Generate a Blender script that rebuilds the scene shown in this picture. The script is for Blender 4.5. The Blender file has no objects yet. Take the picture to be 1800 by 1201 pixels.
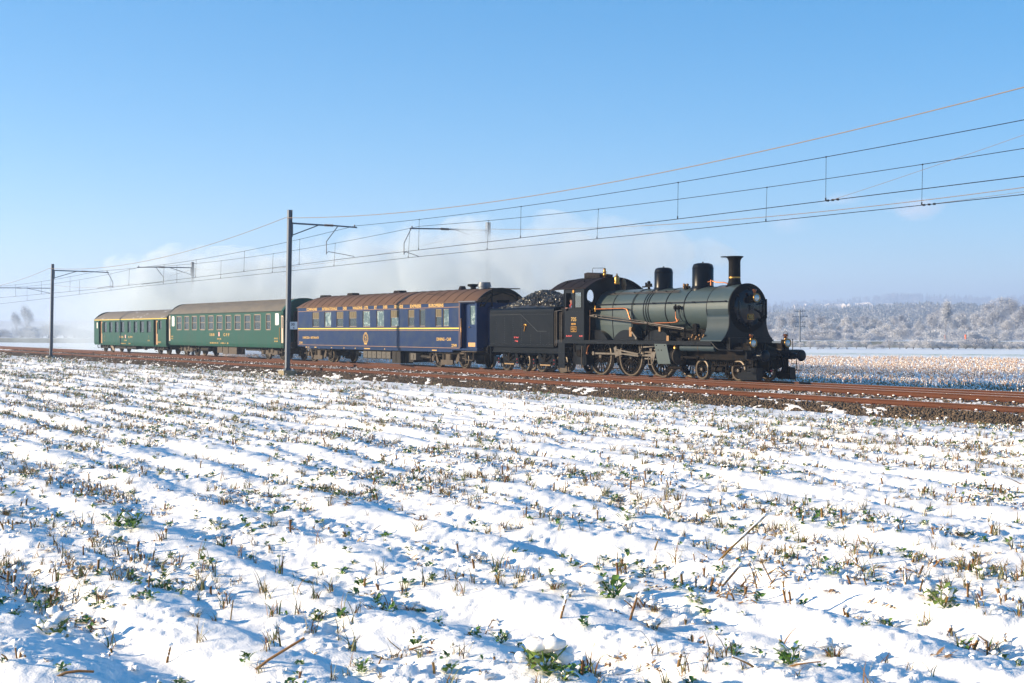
import bpy, math, random
import numpy as np
from mathutils import Vector, Matrix

random.seed(7)
np.random.seed(7)
PI = math.pi
S = bpy.context.scene
COL = S.collection

# ------------------------------------------------------------------ camera
TH = math.radians(31.527)
cam_d = bpy.data.cameras.new('camera')
cam = bpy.data.objects.new('camera', cam_d)
COL.objects.link(cam)
cam.location = (37.98, -34.84, 1.965)
cam.rotation_euler = (PI / 2 - 0.00791, 0, PI / 2 - TH)
cam_d.sensor_width = 36
cam_d.lens = 49.283
cam_d.clip_start = 0.1
cam_d.clip_end = 20000
S.camera = cam

# ------------------------------------------------------------------ world, sun, exposure
SUN_EL = math.radians(14.5)
SUN_H = Vector((-0.52, -0.85, 0)).normalized()        # horizontal direction towards the sun
world = bpy.data.worlds.new('World')
S.world = world
world.use_nodes = True
wn = world.node_tree
wn.nodes.clear()
w_out = wn.nodes.new('ShaderNodeOutputWorld')
w_bg = wn.nodes.new('ShaderNodeBackground')
sky = wn.nodes.new('ShaderNodeTexSky')
sky.sky_type = 'NISHITA'
sky.sun_disc = False
sky.sun_elevation = SUN_EL
sky.sun_rotation = math.atan2(SUN_H.x, SUN_H.y)
sky.altitude = 3000
sky.air_density = 1.0
sky.dust_density = 0.0
sky.ozone_density = 3.0
w_bg.inputs['Strength'].default_value = 0.15
w_gam = wn.nodes.new('ShaderNodeGamma')           # clear winter air: gentler zenith-to-horizon ratio, fuller blue
w_gam.inputs['Gamma'].default_value = 0.6
w_sat = wn.nodes.new('ShaderNodeHueSaturation')
w_sat.inputs['Saturation'].default_value = 1.72
wn.links.new(sky.outputs[0], w_gam.inputs['Color'])
wn.links.new(w_gam.outputs[0], w_sat.inputs['Color'])
wn.links.new(w_sat.outputs[0], w_bg.inputs['Color'])
wn.links.new(w_bg.outputs[0], w_out.inputs['Surface'])

sun_d = bpy.data.lights.new('sun', 'SUN')
sun_d.energy = 5.0
sun_d.angle = math.radians(0.6)
sun_d.color = (1.0, 0.81, 0.55)
sun = bpy.data.objects.new('sun', sun_d)
COL.objects.link(sun)
to_sun = Vector((SUN_H.x * math.cos(SUN_EL), SUN_H.y * math.cos(SUN_EL), math.sin(SUN_EL)))
sun.rotation_euler = to_sun.to_track_quat('Z', 'Y').to_euler()
sun.location = (0, 0, 60)

S.view_settings.view_transform = 'Standard'
S.view_settings.look = 'None'
S.view_settings.gamma = 1
S.view_settings.use_curve_mapping = False
S.view_settings.exposure = 1.33
S.render.engine = 'CYCLES'
S.cycles.use_denoising = True
S.cycles.volume_bounces = 3
S.cycles.volume_step_rate = 1.0
S.cycles.volume_max_steps = 256
S.cycles.max_bounces = 6
S.cycles.diffuse_bounces = 3
S.cycles.transparent_max_bounces = 12

# ------------------------------------------------------------------ materials
def lin(c):
    return tuple(c) + (1,) if len(c) == 3 else tuple(c)

def mat(name, col, rough=0.6, metal=0.0, var=0.0, var_scale=3.0, col2=None, bump=0.0, bump_scale=40.0,
        spec=0.5, coat=0.0, stretch=None, thr=None, rand=None):
    """one Principled material; col2 is mixed in by noise (dirt, wear, grain); rand = per-instance colour ramp"""
    m = bpy.data.materials.new(name)
    m.use_nodes = True
    nt = m.node_tree
    b = nt.nodes['Principled BSDF']
    b.inputs['Base Color'].default_value = lin(col)
    b.inputs['Roughness'].default_value = rough
    b.inputs['Metallic'].default_value = metal
    b.inputs['Specular IOR Level'].default_value = spec
    b.inputs['Coat Weight'].default_value = coat
    tc = nt.nodes.new('ShaderNodeTexCoord')
    src = tc.outputs['Object']
    if stretch:
        mp = nt.nodes.new('ShaderNodeMapping')
        mp.inputs['Scale'].default_value = stretch
        nt.links.new(src, mp.inputs['Vector'])
        src = mp.outputs[0]
    last = None
    if col2 is not None:
        n = nt.nodes.new('ShaderNodeTexNoise')
        n.inputs['Scale'].default_value = var_scale
        n.inputs['Detail'].default_value = 6
        n.inputs['Roughness'].default_value = 0.65
        nt.links.new(src, n.inputs['Vector'])
        r = nt.nodes.new('ShaderNodeMapRange')
        lo, hi = thr if thr else (0.35, 0.7)
        r.inputs['From Min'].default_value = lo
        r.inputs['From Max'].default_value = hi
        r.inputs['To Max'].default_value = var if var else 1.0
        nt.links.new(n.outputs['Fac'], r.inputs['Value'])
        mx = nt.nodes.new('ShaderNodeMix')
        mx.data_type = 'RGBA'
        mx.inputs['A'].default_value = lin(col)
        mx.inputs['B'].default_value = lin(col2)
        nt.links.new(r.outputs[0], mx.inputs['Factor'])
        last = mx.outputs['Result']
        nt.links.new(last, b.inputs['Base Color'])
    if rand is not None:
        oi = nt.nodes.new('ShaderNodeObjectInfo')
        cr = nt.nodes.new('ShaderNodeValToRGB')
        els = cr.color_ramp.elements
        els[0].position = 0; els[0].color = lin(rand[0])
        els[1].position = 1; els[1].color = lin(rand[-1])
        for k, c in enumerate(rand[1:-1]):
            e = els.new((k + 1) / (len(rand) - 1)); e.color = lin(c)
        nt.links.new(oi.outputs['Random'], cr.inputs['Fac'])
        if last is not None:
            mm = nt.nodes.new('ShaderNodeMix'); mm.data_type = 'RGBA'; mm.blend_type = 'MULTIPLY'
            mm.inputs['Factor'].default_value = 1
            nt.links.new(cr.outputs[0], mm.inputs['A']); nt.links.new(last, mm.inputs['B'])
            nt.links.new(mm.outputs['Result'], b.inputs['Base Color'])
        else:
            nt.links.new(cr.outputs[0], b.inputs['Base Color'])
    if bump:
        n2 = nt.nodes.new('ShaderNodeTexNoise')
        n2.inputs['Scale'].default_value = bump_scale
        n2.inputs['Detail'].default_value = 5
        nt.links.new(src, n2.inputs['Vector'])
        bp = nt.nodes.new('ShaderNodeBump')
        bp.inputs['Strength'].default_value = bump
        bp.inputs['Distance'].default_value = 0.02
        nt.links.new(n2.outputs['Fac'], bp.inputs['Height'])
        nt.links.new(bp.outputs[0], b.inputs['Normal'])
    return m

M = {}
M['snow'] = mat('snow', (0.91, 0.885, 0.86), 0.75, bump=0.35, bump_scale=55, spec=0.25)
M['snow_cap'] = mat('snow_cap', (0.91, 0.885, 0.865), 0.8, bump=0.3, bump_scale=60, spec=0.2)
M['boiler'] = mat('grey_green_paint', (0.036, 0.055, 0.060), 0.36, var=0.7, var_scale=1.6, col2=(0.046, 0.062, 0.062), coat=0.12, spec=0.3, bump=0.02, bump_scale=8)
M['panel_paint'] = mat('blue_grey_paint', (0.024, 0.040, 0.052), 0.5, spec=0.12, var=0.6, var_scale=2.5, col2=(0.020, 0.032, 0.040), bump=0.03, bump_scale=10)
M['black'] = mat('black_paint', (0.0020, 0.0034, 0.0065), 0.30, spec=0.13, var=0.7, var_scale=3, col2=(0.004, 0.005, 0.0075))
M['blackmatt'] = mat('sooty_black', (0.0036, 0.0042, 0.0058), 0.6, spec=0.05, var=0.8, var_scale=5, col2=(0.010, 0.0085, 0.0078), bump=0.1, bump_scale=25)
M['tender_grey'] = mat('faded_black_paint', (0.0026, 0.0052, 0.0095), 0.42, spec=0.05, var=0.8, var_scale=1.2, col2=(0.0065, 0.0085, 0.0125))
M['roof_dark'] = mat('dark_roof', (0.014, 0.0115, 0.014), 0.7, spec=0.05, var=0.7, var_scale=3, col2=(0.022, 0.017, 0.017))
M['frame'] = mat('dirty_frame', (0.0042, 0.0048, 0.0062), 0.7, spec=0.04, var=0.9, var_scale=4, col2=(0.020, 0.0135, 0.0095), bump=0.15, bump_scale=20, thr=(0.4, 0.75))
M['steel'] = mat('bright_steel', (0.095, 0.088, 0.082), 0.42, 0.8, var=0.8, var_scale=6, col2=(0.05, 0.034, 0.024))
M['tyre'] = mat('wheel_tyre', (0.126, 0.102, 0.078), 0.5, 0.55, var=0.8, var_scale=7, col2=(0.048, 0.033, 0.024))
M['copper'] = mat('copper', (0.36, 0.13, 0.055), 0.34, 0.9, var=0.7, var_scale=9, col2=(0.17, 0.06, 0.03))
M['brass'] = mat('brass', (0.42, 0.215, 0.05), 0.32, 0.9, var=0.5, var_scale=9, col2=(0.24, 0.12, 0.035))
M['gold_paint'] = mat('gold_paint', (0.378, 0.2205, 0.03675), 0.5)
M['orange_line'] = mat('orange_line', (0.2016, 0.0912, 0.0264), 0.5)
M['yellow_line'] = mat('yellow_line', (0.5227, 0.3697, 0.01912), 0.5)
M['red'] = mat('red_paint', (0.44, 0.016, 0.024), 0.5)
M['gloss_black'] = mat('glossy_black_enamel', (0.002, 0.003, 0.006), 0.13, spec=0.35)
M['rivet'] = mat('rivet', (0.045, 0.05, 0.06), 0.4)
M['lens'] = mat('lamp_lens', (0.42, 0.44, 0.42), 0.08, 0.3, spec=0.9, coat=0.8)
M['wr_blue'] = mat('night_blue_paint', (0.0075, 0.022, 0.078), 0.34, spec=0.12, var=0.7, var_scale=1.5, col2=(0.022, 0.036, 0.072), thr=(0.44, 0.62), bump=0.05, bump_scale=2)
M['wr_blue_plain'] = mat('night_blue_plain', (0.0075, 0.023, 0.078), 0.34, spec=0.12, var=0.5, var_scale=5, col2=(0.010, 0.025, 0.068))
M['wr_roof'] = mat('sooty_brown_roof', (0.112, 0.060, 0.033), 0.65, spec=0.25, var=0.75, var_scale=1.4, col2=(0.075, 0.040, 0.022), bump=0.1, bump_scale=8)
M['underframe'] = mat('brown_dusty_underframe', (0.033, 0.024, 0.018), 0.8, var=0.8, var_scale=5, col2=(0.066, 0.045, 0.03), bump=0.2, bump_scale=20)
M['darkunder'] = mat('dark_underframe', (0.0055, 0.0055, 0.0065), 0.7, spec=0.2, var=0.7, var_scale=5, col2=(0.018, 0.014, 0.012))
M['green'] = mat('coach_green', (0.0105, 0.066, 0.050), 0.42, spec=0.10, var=0.9, var_scale=2.4, col2=(0.028, 0.058, 0.046), stretch=(2.2, 1, 0.16), bump=0.06, bump_scale=2.5)
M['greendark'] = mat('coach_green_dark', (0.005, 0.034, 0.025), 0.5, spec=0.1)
M['grey_roof'] = mat('grey_brown_roof', (0.102, 0.085, 0.0646), 0.7, var=0.8, var_scale=2.2, col2=(0.0578, 0.0544, 0.0476), bump=0.15, bump_scale=10, stretch=(0.5, 1, 1))
M['snowy_roof'] = mat('roof_with_snow', (0.12, 0.1013, 0.0825), 0.7, var=0.6, var_scale=1.5, col2=(0.4125, 0.42, 0.45), thr=(0.58, 0.66), stretch=(0.45, 2.2, 1))
M['tan'] = mat('tan_door', (0.315, 0.18, 0.09), 0.5, var=0.5, var_scale=4, col2=(0.225, 0.1275, 0.0675))
M['cream'] = mat('cream_door', (0.44, 0.336, 0.264), 0.5)
M['trim'] = mat('window_trim', (0.165, 0.121, 0.088), 0.5)
M['white'] = mat('white_paint', (0.72, 0.73, 0.72), 0.5)
M['curtain'] = mat('curtain', (0.12, 0.10, 0.062), 0.9, var=0.8, var_scale=6, col2=(0.075, 0.06, 0.035), stretch=(6, 1, 0.3))
M['interior'] = mat('dark_interior', (0.006, 0.0055, 0.005), 0.9, spec=0.1)
M['galv'] = mat('galvanised_steel', (0.12, 0.135, 0.162), 0.5, 0.35, var=0.6, var_scale=5, col2=(0.078, 0.09, 0.114))
M['insul'] = mat('brown_insulator', (0.11, 0.07, 0.05), 0.3)
M['wire'] = mat('dark_wire', (0.010, 0.012, 0.018), 0.7, spec=0.1)
M['rope'] = mat('tan_rope_wire', (0.22, 0.16, 0.11), 0.7, spec=0.1)
M['concrete'] = mat('concrete', (0.288, 0.24, 0.16), 0.9, var=0.9, var_scale=5, col2=(0.16, 0.136, 0.072), bump=0.2, bump_scale=30)
M['sleeper'] = mat('sleeper', (0.128, 0.112, 0.096), 0.9, var=0.8, var_scale=8, col2=(0.24, 0.224, 0.208), bump=0.3, bump_scale=30)
M['rail'] = mat('rusty_rail', (0.090, 0.027, 0.011), 0.75, spec=0.2, var=0.7, var_scale=3, col2=(0.048, 0.021, 0.013), bump=0.1, bump_scale=30, stretch=(0.3, 1, 1))
M['railhead'] = mat('polished_rail_head', (0.42, 0.42, 0.44), 0.28, 0.9)
M['stone'] = mat('ballast_stone', (1, 1, 1), 0.9, rand=[(0.05, 0.036, 0.027), (0.12, 0.083, 0.05), (0.07, 0.05, 0.036), (0.17, 0.115, 0.07), (0.055, 0.043, 0.036), (0.24, 0.15, 0.085)],
                 var=0.6, var_scale=9, col2=(0.5, 0.5, 0.5))
M['coal'] = mat('coal', (0.012, 0.012, 0.013), 0.32, var=0.7, var_scale=6, col2=(0.035, 0.032, 0.03))
M['skin'] = mat('skin', (0.55, 0.26, 0.18), 0.6)
M['cloth_dark'] = mat('dark_jacket', (0.02, 0.022, 0.03), 0.9)
M['cloth_blue'] = mat('blue_shirt', (0.22, 0.26, 0.4), 0.9)
M['straw'] = mat('straw', (0.40, 0.25, 0.11), 0.8, rand=[(0.55, 0.38, 0.17), (0.34, 0.20, 0.09), (0.50, 0.40, 0.14), (0.42, 0.25, 0.12)], var=0.6, var_scale=20, col2=(0.55, 0.5, 0.45))
M['straw_far'] = mat('straw_orange', (0.36, 0.19, 0.08), 0.8, rand=[(0.52, 0.25, 0.09), (0.34, 0.16, 0.06), (0.46, 0.27, 0.11), (0.38, 0.20, 0.09)])
M['blade'] = mat('grass_blade', (0.06, 0.12, 0.03), 0.6, rand=[(0.07, 0.14, 0.025), (0.16, 0.17, 0.05), (0.24, 0.20, 0.08), (0.09, 0.12, 0.03), (0.30, 0.22, 0.09)])
M['leaf'] = mat('weed_leaf', (0.07, 0.17, 0.02), 0.5, rand=[(0.06, 0.15, 0.018), (0.11, 0.22, 0.025), (0.14, 0.20, 0.04)])
M['deadleaf'] = mat('dead_leaf', (0.2, 0.1, 0.045), 0.85, rand=[(0.34, 0.19, 0.08), (0.20, 0.10, 0.045), (0.50, 0.34, 0.15), (0.26, 0.14, 0.06)])
M['frost_twig'] = mat('frosted_twigs', (0.50, 0.52, 0.56), 0.9, rand=[(0.50, 0.515, 0.55), (0.34, 0.36, 0.42), (0.58, 0.575, 0.59), (0.44, 0.46, 0.51)])
M['frost_bark'] = mat('frosted_bark', (0.10, 0.105, 0.13), 0.9, var=0.7, var_scale=3, col2=(0.28, 0.28, 0.31))
M['conifer'] = mat('dark_conifer', (0.05, 0.075, 0.07), 0.9, rand=[(0.06, 0.085, 0.08), (0.13, 0.15, 0.15), (0.05, 0.07, 0.07)])
M['frost_far'] = mat('far_frosted_tree', (0.36, 0.36, 0.37), 0.9, rand=[(0.42, 0.41, 0.41), (0.30, 0.31, 0.32), (0.22, 0.24, 0.26), (0.46, 0.44, 0.43)])
M['dike_grass'] = mat('frosted_dike_grass', (0.15, 0.155, 0.12), 0.95, var=0.8, var_scale=0.4, col2=(0.25, 0.25, 0.22))
M['plaster'] = mat('far_house_wall', (0.66, 0.58, 0.48), 0.9)
M['roof_snow'] = mat('far_house_roof', (0.75, 0.68, 0.62), 0.9)

def glass_mat(name, base, rough, frost=None, trans=0.35):
    m = bpy.data.materials.new(name); m.use_nodes = True
    nt = m.node_tree; b = nt.nodes['Principled BSDF']; out = nt.nodes['Material Output']
    b.inputs['Base Color'].default_value = lin(base)
    b.inputs['Roughness'].default_value = rough
    b.inputs['Specular IOR Level'].default_value = 0.8
    tr = nt.nodes.new('ShaderNodeBsdfTransparent')
    tr.inputs['Color'].default_value = (0.55, 0.6, 0.6, 1)
    mx = nt.nodes.new('ShaderNodeMixShader')
    mx.inputs[0].default_value = trans
    nt.links.new(b.outputs[0], mx.inputs[1]); nt.links.new(tr.outputs[0], mx.inputs[2])
    nt.links.new(mx.outputs[0], out.inputs['Surface'])
    if frost:
        tc = nt.nodes.new('ShaderNodeTexCoord')
        n = nt.nodes.new('ShaderNodeTexNoise'); n.inputs['Scale'].default_value = 2.6; n.inputs['Detail'].default_value = 9
        n.inputs['Roughness'].default_value = 0.7
        nt.links.new(tc.outputs['Object'], n.inputs['Vector'])
        r = nt.nodes.new('ShaderNodeMapRange')
        r.inputs['From Min'].default_value = 0.5; r.inputs['From Max'].default_value = 0.62
        nt.links.new(n.outputs['Fac'], r.inputs['Value'])
        c = nt.nodes.new('ShaderNodeMix'); c.data_type = 'RGBA'
        c.inputs['A'].default_value = lin(base); c.inputs['B'].default_value = lin(frost)
        nt.links.new(r.outputs[0], c.inputs['Factor'])
        nt.links.new(c.outputs['Result'], b.inputs['Base Color'])
    return m
M['glass'] = glass_mat('dark_glass', (0.035, 0.05, 0.07), 0.06)
M['glass_frost'] = glass_mat('frosted_reflection_glass', (0.06, 0.10, 0.115), 0.15, frost=(0.30, 0.38, 0.38), trans=0.12)  # pale teal patches put both frost and window reflections into the colour
M['glass_cab'] = glass_mat('cab_glass', (0.3, 0.35, 0.4), 0.05, trans=0.75)

# ------------------------------------------------------------------ mesh builder
def basis(d):
    d = Vector(d).normalized()
    a = Vector((0, 0, 1)) if abs(d.z) < 0.9 else Vector((1, 0, 0))
    u = d.cross(a).normalized()
    return u, d.cross(u).normalized()

class MB:
    def __init__(s):
        s.v = []; s.f = []; s.sm = []; s.mi = []; s.cur = 0
    def add(s, vs, fs, smooth=False):
        o = len(s.v)
        s.v.extend([tuple(p) for p in vs])
        for f in fs:
            s.f.append(tuple(i + o for i in f)); s.sm.append(smooth); s.mi.append(s.cur)
        return s
    def box(s, x0, x1, y0, y1, z0, z1):
        v = [(x, y, z) for x in (x0, x1) for y in (y0, y1) for z in (z0, z1)]
        return s.add(v, [(0, 1, 3, 2), (4, 6, 7, 5), (0, 4, 5, 1), (2, 3, 7, 6), (0, 2, 6, 4), (1, 5, 7, 3)])
    def bar(s, p0, p1, w, h=None):
        """a rectangular bar between two points"""
        h = h or w
        p0, p1 = Vector(p0), Vector(p1); u, n = basis(p1 - p0)
        v = []
        for p in (p0, p1):
            for a, b in ((-1, -1), (1, -1), (1, 1), (-1, 1)):
                v.append(p + u * a * w / 2 + n * b * h / 2)
        return s.add(v, [(3, 2, 1, 0), (4, 5, 6, 7)] + [(i, (i + 1) % 4, 4 + (i + 1) % 4, 4 + i) for i in range(4)])
    def cyl(s, p0, p1, r0, r1=None, n=20, caps=True, smooth=True):
        r1 = r0 if r1 is None else r1
        p0, p1 = Vector(p0), Vector(p1); u, w = basis(p1 - p0)
        v = []
        for p, r in ((p0, r0), (p1, r1)):
            for i in range(n):
                a = 2 * PI * i / n
                v.append(p + u * math.cos(a) * r + w * math.sin(a) * r)
        s.add(v, [(i, (i + 1) % n, n + (i + 1) % n, n + i) for i in range(n)], smooth)
        if caps:
            if r0 > 0: s.add(v[:n], [tuple(range(n - 1, -1, -1))])
            if r1 > 0: s.add(v[n:], [tuple(range(n))])
        return s
    def tube(s, path, r, n=8):
        path = [Vector(p) for p in path]
        rings = []
        u = None
        for i, p in enumerate(path):
            d = (path[min(i + 1, len(path) - 1)] - path[max(i - 1, 0)])
            if u is None:
                u, w = basis(d)
            else:
                d.normalize(); u = (u - d * u.dot(d)).normalized(); w = d.cross(u)
            rr = r[i] if hasattr(r, '__len__') else r
            rings.append([p + u * math.cos(2 * PI * k / n) * rr + w * math.sin(2 * PI * k / n) * rr for k in range(n)])
        return s.loft(rings)
    def loft(s, rings, smooth=True, caps=True, closed=True):
        n = len(rings[0]); v = [p for r in rings for p in r]; f = []
        for j in range(len(rings) - 1):
            for i in range(n if closed else n - 1):
                a, b = j * n + i, j * n + (i + 1) % n
                f.append((a, b, b + n, a + n))
        s.add(v, f, smooth)
        if caps:
            s.add(rings[0], [tuple(range(n - 1, -1, -1))]); s.add(rings[-1], [tuple(range(n))])
        return s
    def lathe(s, prof, org, axis=(0, 0, 1), n=28, smooth=True):
        """prof: (radius, height along axis)"""
        org = Vector(org); ax = Vector(axis).normalized(); u, w = basis(ax)
        rings = []
        for r, h in prof:
            rings.append([org + ax * h + u * math.cos(2 * PI * k / n) * max(r, 1e-4) + w * math.sin(2 * PI * k / n) * max(r, 1e-4) for k in range(n)])
        return s.loft(rings, smooth, caps=False)
    def torus(s, c, axis, R, r, n=32, m=8):
        c = Vector(c); ax = Vector(axis).normalized(); u, w = basis(ax)
        v = []; f = []
        for i in range(n):
            d = u * math.cos(2 * PI * i / n) + w * math.sin(2 * PI * i / n)
            for k in range(m):
                a = 2 * PI * k / m
                v.append(c + d * (R + r * math.cos(a)) + ax * r * math.sin(a))
        for i in range(n):
            for k in range(m):
                f.append((i * m + k, ((i + 1) % n) * m + k, ((i + 1) % n) * m + (k + 1) % m, i * m + (k + 1) % m))
        return s.add(v, f, True)
    def prism(s, poly, axis, a0, a1, smooth=False):
        """poly: 2D points. axis y: (x,z); axis x: (y,z); axis z: (x,y)"""
        def P(p, a):
            return {'y': (p[0], a, p[1]), 'x': (a, p[0], p[1]), 'z': (p[0], p[1], a)}[axis]
        n = len(poly)
        v = [P(p, a0) for p in poly] + [P(p, a1) for p in poly]
        s.add(v, [(i, (i + 1) % n, n + (i + 1) % n, n + i) for i in range(n)], smooth)
        s.add(v[:n], [tuple(range(n))]); s.add(v[n:], [tuple(range(n - 1, -1, -1))])
        return s
    def ball(s, c, r, n=10, m=6, sc=(1, 1, 1)):
        rings = []
        for j in range(m + 1):
            t = PI * j / m
            rr = max(math.sin(t), 1e-3)
            rings.append([(c[0] + r * sc[0] * rr * math.cos(2 * PI * k / n), c[1] + r * sc[1] * rr * math.sin(2 * PI * k / n), c[2] - r * sc[2] * math.cos(t)) for k in range(n)])
        return s.loft(rings, True)
    def mesh(s, name):
        me = bpy.data.meshes.new(name)
        me.from_pydata(s.v, [], s.f)
        me.polygons.foreach_set('use_smooth', s.sm)
        me.polygons.foreach_set('material_index', s.mi)
        me.update()
        return me

def fix_normals(me):
    import bmesh
    bm = bmesh.new(); bm.from_mesh(me)
    bmesh.ops.recalc_face_normals(bm, faces=bm.faces)
    bm.to_mesh(me); bm.free()

WP = {}      # world position of each object origin (parents are never rotated except where noted)
def tagobj(o, label=None, cat=None, group=None, kind=None):
    if label: o['label'] = label
    if cat: o['category'] = cat
    if group: o['group'] = group
    if kind: o['kind'] = kind
    return o
def thing(name, loc, label, cat, group=None):
    o = bpy.data.objects.new(name, None)
    COL.objects.link(o); o.location = loc; o.empty_display_size = 0.3
    WP[o.name] = Vector(loc)
    return tagobj(o, label, cat, group)
def obj(name, m, materials, parent=None, at=None, label=None, kind=None, bevel=0, fix=True):
    """links one mesh object. Vertices are relative to `at` (a world point; the world origin by default)"""
    if isinstance(m, MB):
        m = m.mesh(name)
        if fix: fix_normals(m)
    if not isinstance(materials, (list, tuple)): materials = [materials]
    if not m.materials:
        for k in materials: m.materials.append(M[k] if isinstance(k, str) else k)
    o = bpy.data.objects.new(name, m)
    COL.objects.link(o)
    at = Vector(at) if at is not None else Vector((0, 0, 0))
    WP[o.name] = at.copy()
    if parent is not None:
        o.parent = parent
        o.location = at - WP[parent.name]
    else:
        o.location = at
    if label: o['label'] = label
    if kind: o['kind'] = kind
    if bevel:
        b = o.modifiers.new('bevel', 'BEVEL'); b.width = bevel; b.segments = 2; b.limit_method = 'ANGLE'
    return o

def text_pts(txt, size, bold=0.0, align='LEFT', width=None):
    """flat lettering: 2D verts and faces. Every glyph comes from Blender's own built-in font"""
    cu = bpy.data.curves.new('t', 'FONT')
    cu.body = txt; cu.size = size; cu.offset = bold; cu.align_x = align; cu.align_y = 'BOTTOM_BASELINE'; cu.resolution_u = 3
    t = bpy.data.objects.new('t', cu); COL.objects.link(t)
    bpy.context.view_layer.update()
    me = bpy.data.meshes.new_from_object(t)
    v = [(p.co.x, p.co.y) for p in me.vertices]; f = [tuple(q.vertices) for q in me.polygons]
    bpy.data.objects.remove(t); bpy.data.curves.remove(cu); bpy.data.meshes.remove(me)
    if width and v:
        x0 = min(p[0] for p in v); x1 = max(p[0] for p in v)
        v = [((p[0] - x0) / max(x1 - x0, 1e-6) * width, p[1]) for p in v]
    return v, f
def lettering(mb, txt, size, face, pos, bold=0.01, width=None, align='LEFT'):
    """face 'side': reads along +x on a wall facing -y; 'front': reads along +y on a wall facing +x"""
    v, f = text_pts(txt, size, bold, align, width)
    if face == 'side': mb.add([(pos[0] + a, pos[1], pos[2] + b) for a, b in v], f)
    else: mb.add([(pos[0], pos[1] + a, pos[2] + b) for a, b in v], f)
    return mb
def plate(outlines, th):
    """2D outlines (first = outer, the rest holes) as a plate: (verts (u,v,w), faces)"""
    cu = bpy.data.curves.new('p', 'CURVE'); cu.dimensions = '2D'; cu.fill_mode = 'BOTH'; cu.extrude = th / 2
    for pts in outlines:
        sp = cu.splines.new('POLY'); sp.points.add(len(pts) - 1); sp.use_cyclic_u = True
        for i, p in enumerate(pts): sp.points[i].co = (p[0], p[1], 0, 1)
    t = bpy.data.objects.new('p', cu); COL.objects.link(t)
    bpy.context.view_layer.update()
    me = bpy.data.meshes.new_from_object(t)
    v = [tuple(p.co) for p in me.vertices]; f = [tuple(q.vertices) for q in me.polygons]
    bpy.data.objects.remove(t); bpy.data.curves.remove(cu); bpy.data.meshes.remove(me)
    return v, f
def plate_x(mb, outlines, x, th):
    v, f = plate(outlines, th); return mb.add([(x + w, u, z) for u, z, w in v], f)
def plate_y(mb, outlines, y, th):
    v, f = plate(outlines, th); return mb.add([(u, y + w, z) for u, z, w in v], f)
def circle(c, r, n=24, ry=None):
    ry = ry or r
    return [(c[0] + r * math.cos(2 * PI * i / n), c[1] + ry * math.sin(2 * PI * i / n)) for i in range(n)]

ORD = ['first', 'second', 'third', 'fourth', 'fifth', 'sixth', 'seventh', 'eighth', 'ninth', 'tenth', 'eleventh', 'twelfth', 'thirteenth', 'fourteenth', 'fifteenth', 'sixteenth', 'seventeenth', 'eighteenth', 'nineteenth', 'twentieth']
ORD += ['twenty-' + o for o in ORD[:9]] + ['thirtieth'] + ['thirty-' + o for o in ORD[:9]] + ['fortieth'] + ['forty-' + o for o in ORD[:9]] + ['fiftieth'] + ['fifty-' + o for o in ORD[:9]]

# ------------------------------------------------------------------ noise for terrain
def _h(ix, iy, seed):
    ix = ix.astype(np.int64); iy = iy.astype(np.int64)
    n = (ix * 374761393 + iy * 668265263 + seed * 1274126177) & 0xffffffff
    n = ((n ^ (n >> 13)) * 1103515245) & 0xffffffff
    n = ((n ^ (n >> 15)) * 2246822519) & 0xffffffff
    return ((n ^ (n >> 16)) & 0xffffff) / float(0xffffff)
def vn(x, y, seed=0):
    ix = np.floor(x); iy = np.floor(y); fx = x - ix; fy = y - iy
    u = fx * fx * fx * (fx * (fx * 6 - 15) + 10); v = fy * fy * fy * (fy * (fy * 6 - 15) + 10)
    a = _h(ix, iy, seed); b = _h(ix + 1, iy, seed); c = _h(ix, iy + 1, seed); d = _h(ix + 1, iy + 1, seed)
    return (a + (b - a) * u) * (1 - v) + (c + (d - c) * u) * v
def fbm(x, y, seed=0, octv=4, gain=0.5):
    s = 0; a = 1; t = 0
    for k in range(octv):
        s = s + a * vn(x, y, seed + k * 17); t += a; a *= gain; x = x * 2.03 + 11.3; y = y * 2.03 + 5.7
    return s / t
def worley(x, y, seed=0, dens=1.0):
    """soft pillows: height of hemispherical bumps of random radius"""
    ix = np.floor(x); iy = np.floor(y); out = np.zeros_like(x)
    for dx in (-1, 0, 1):
        for dy in (-1, 0, 1):
            cx = ix + dx; cy = iy + dy
            px = cx + _h(cx, cy, seed); py = cy + _h(cx, cy, seed + 7)
            r = 0.25 + 0.45 * _h(cx, cy, seed + 13)
            on = _h(cx, cy, seed + 23) < dens
            d2 = (x - px) ** 2 + (y - py) ** 2
            hgt = np.sqrt(np.maximum(r * r - d2, 0)) * on
            out = np.maximum(out, hgt)
    return out
def sstep(a, b, x):
    t = np.clip((x - a) / (b - a), 0, 1); return t * t * (3 - 2 * t)

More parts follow.
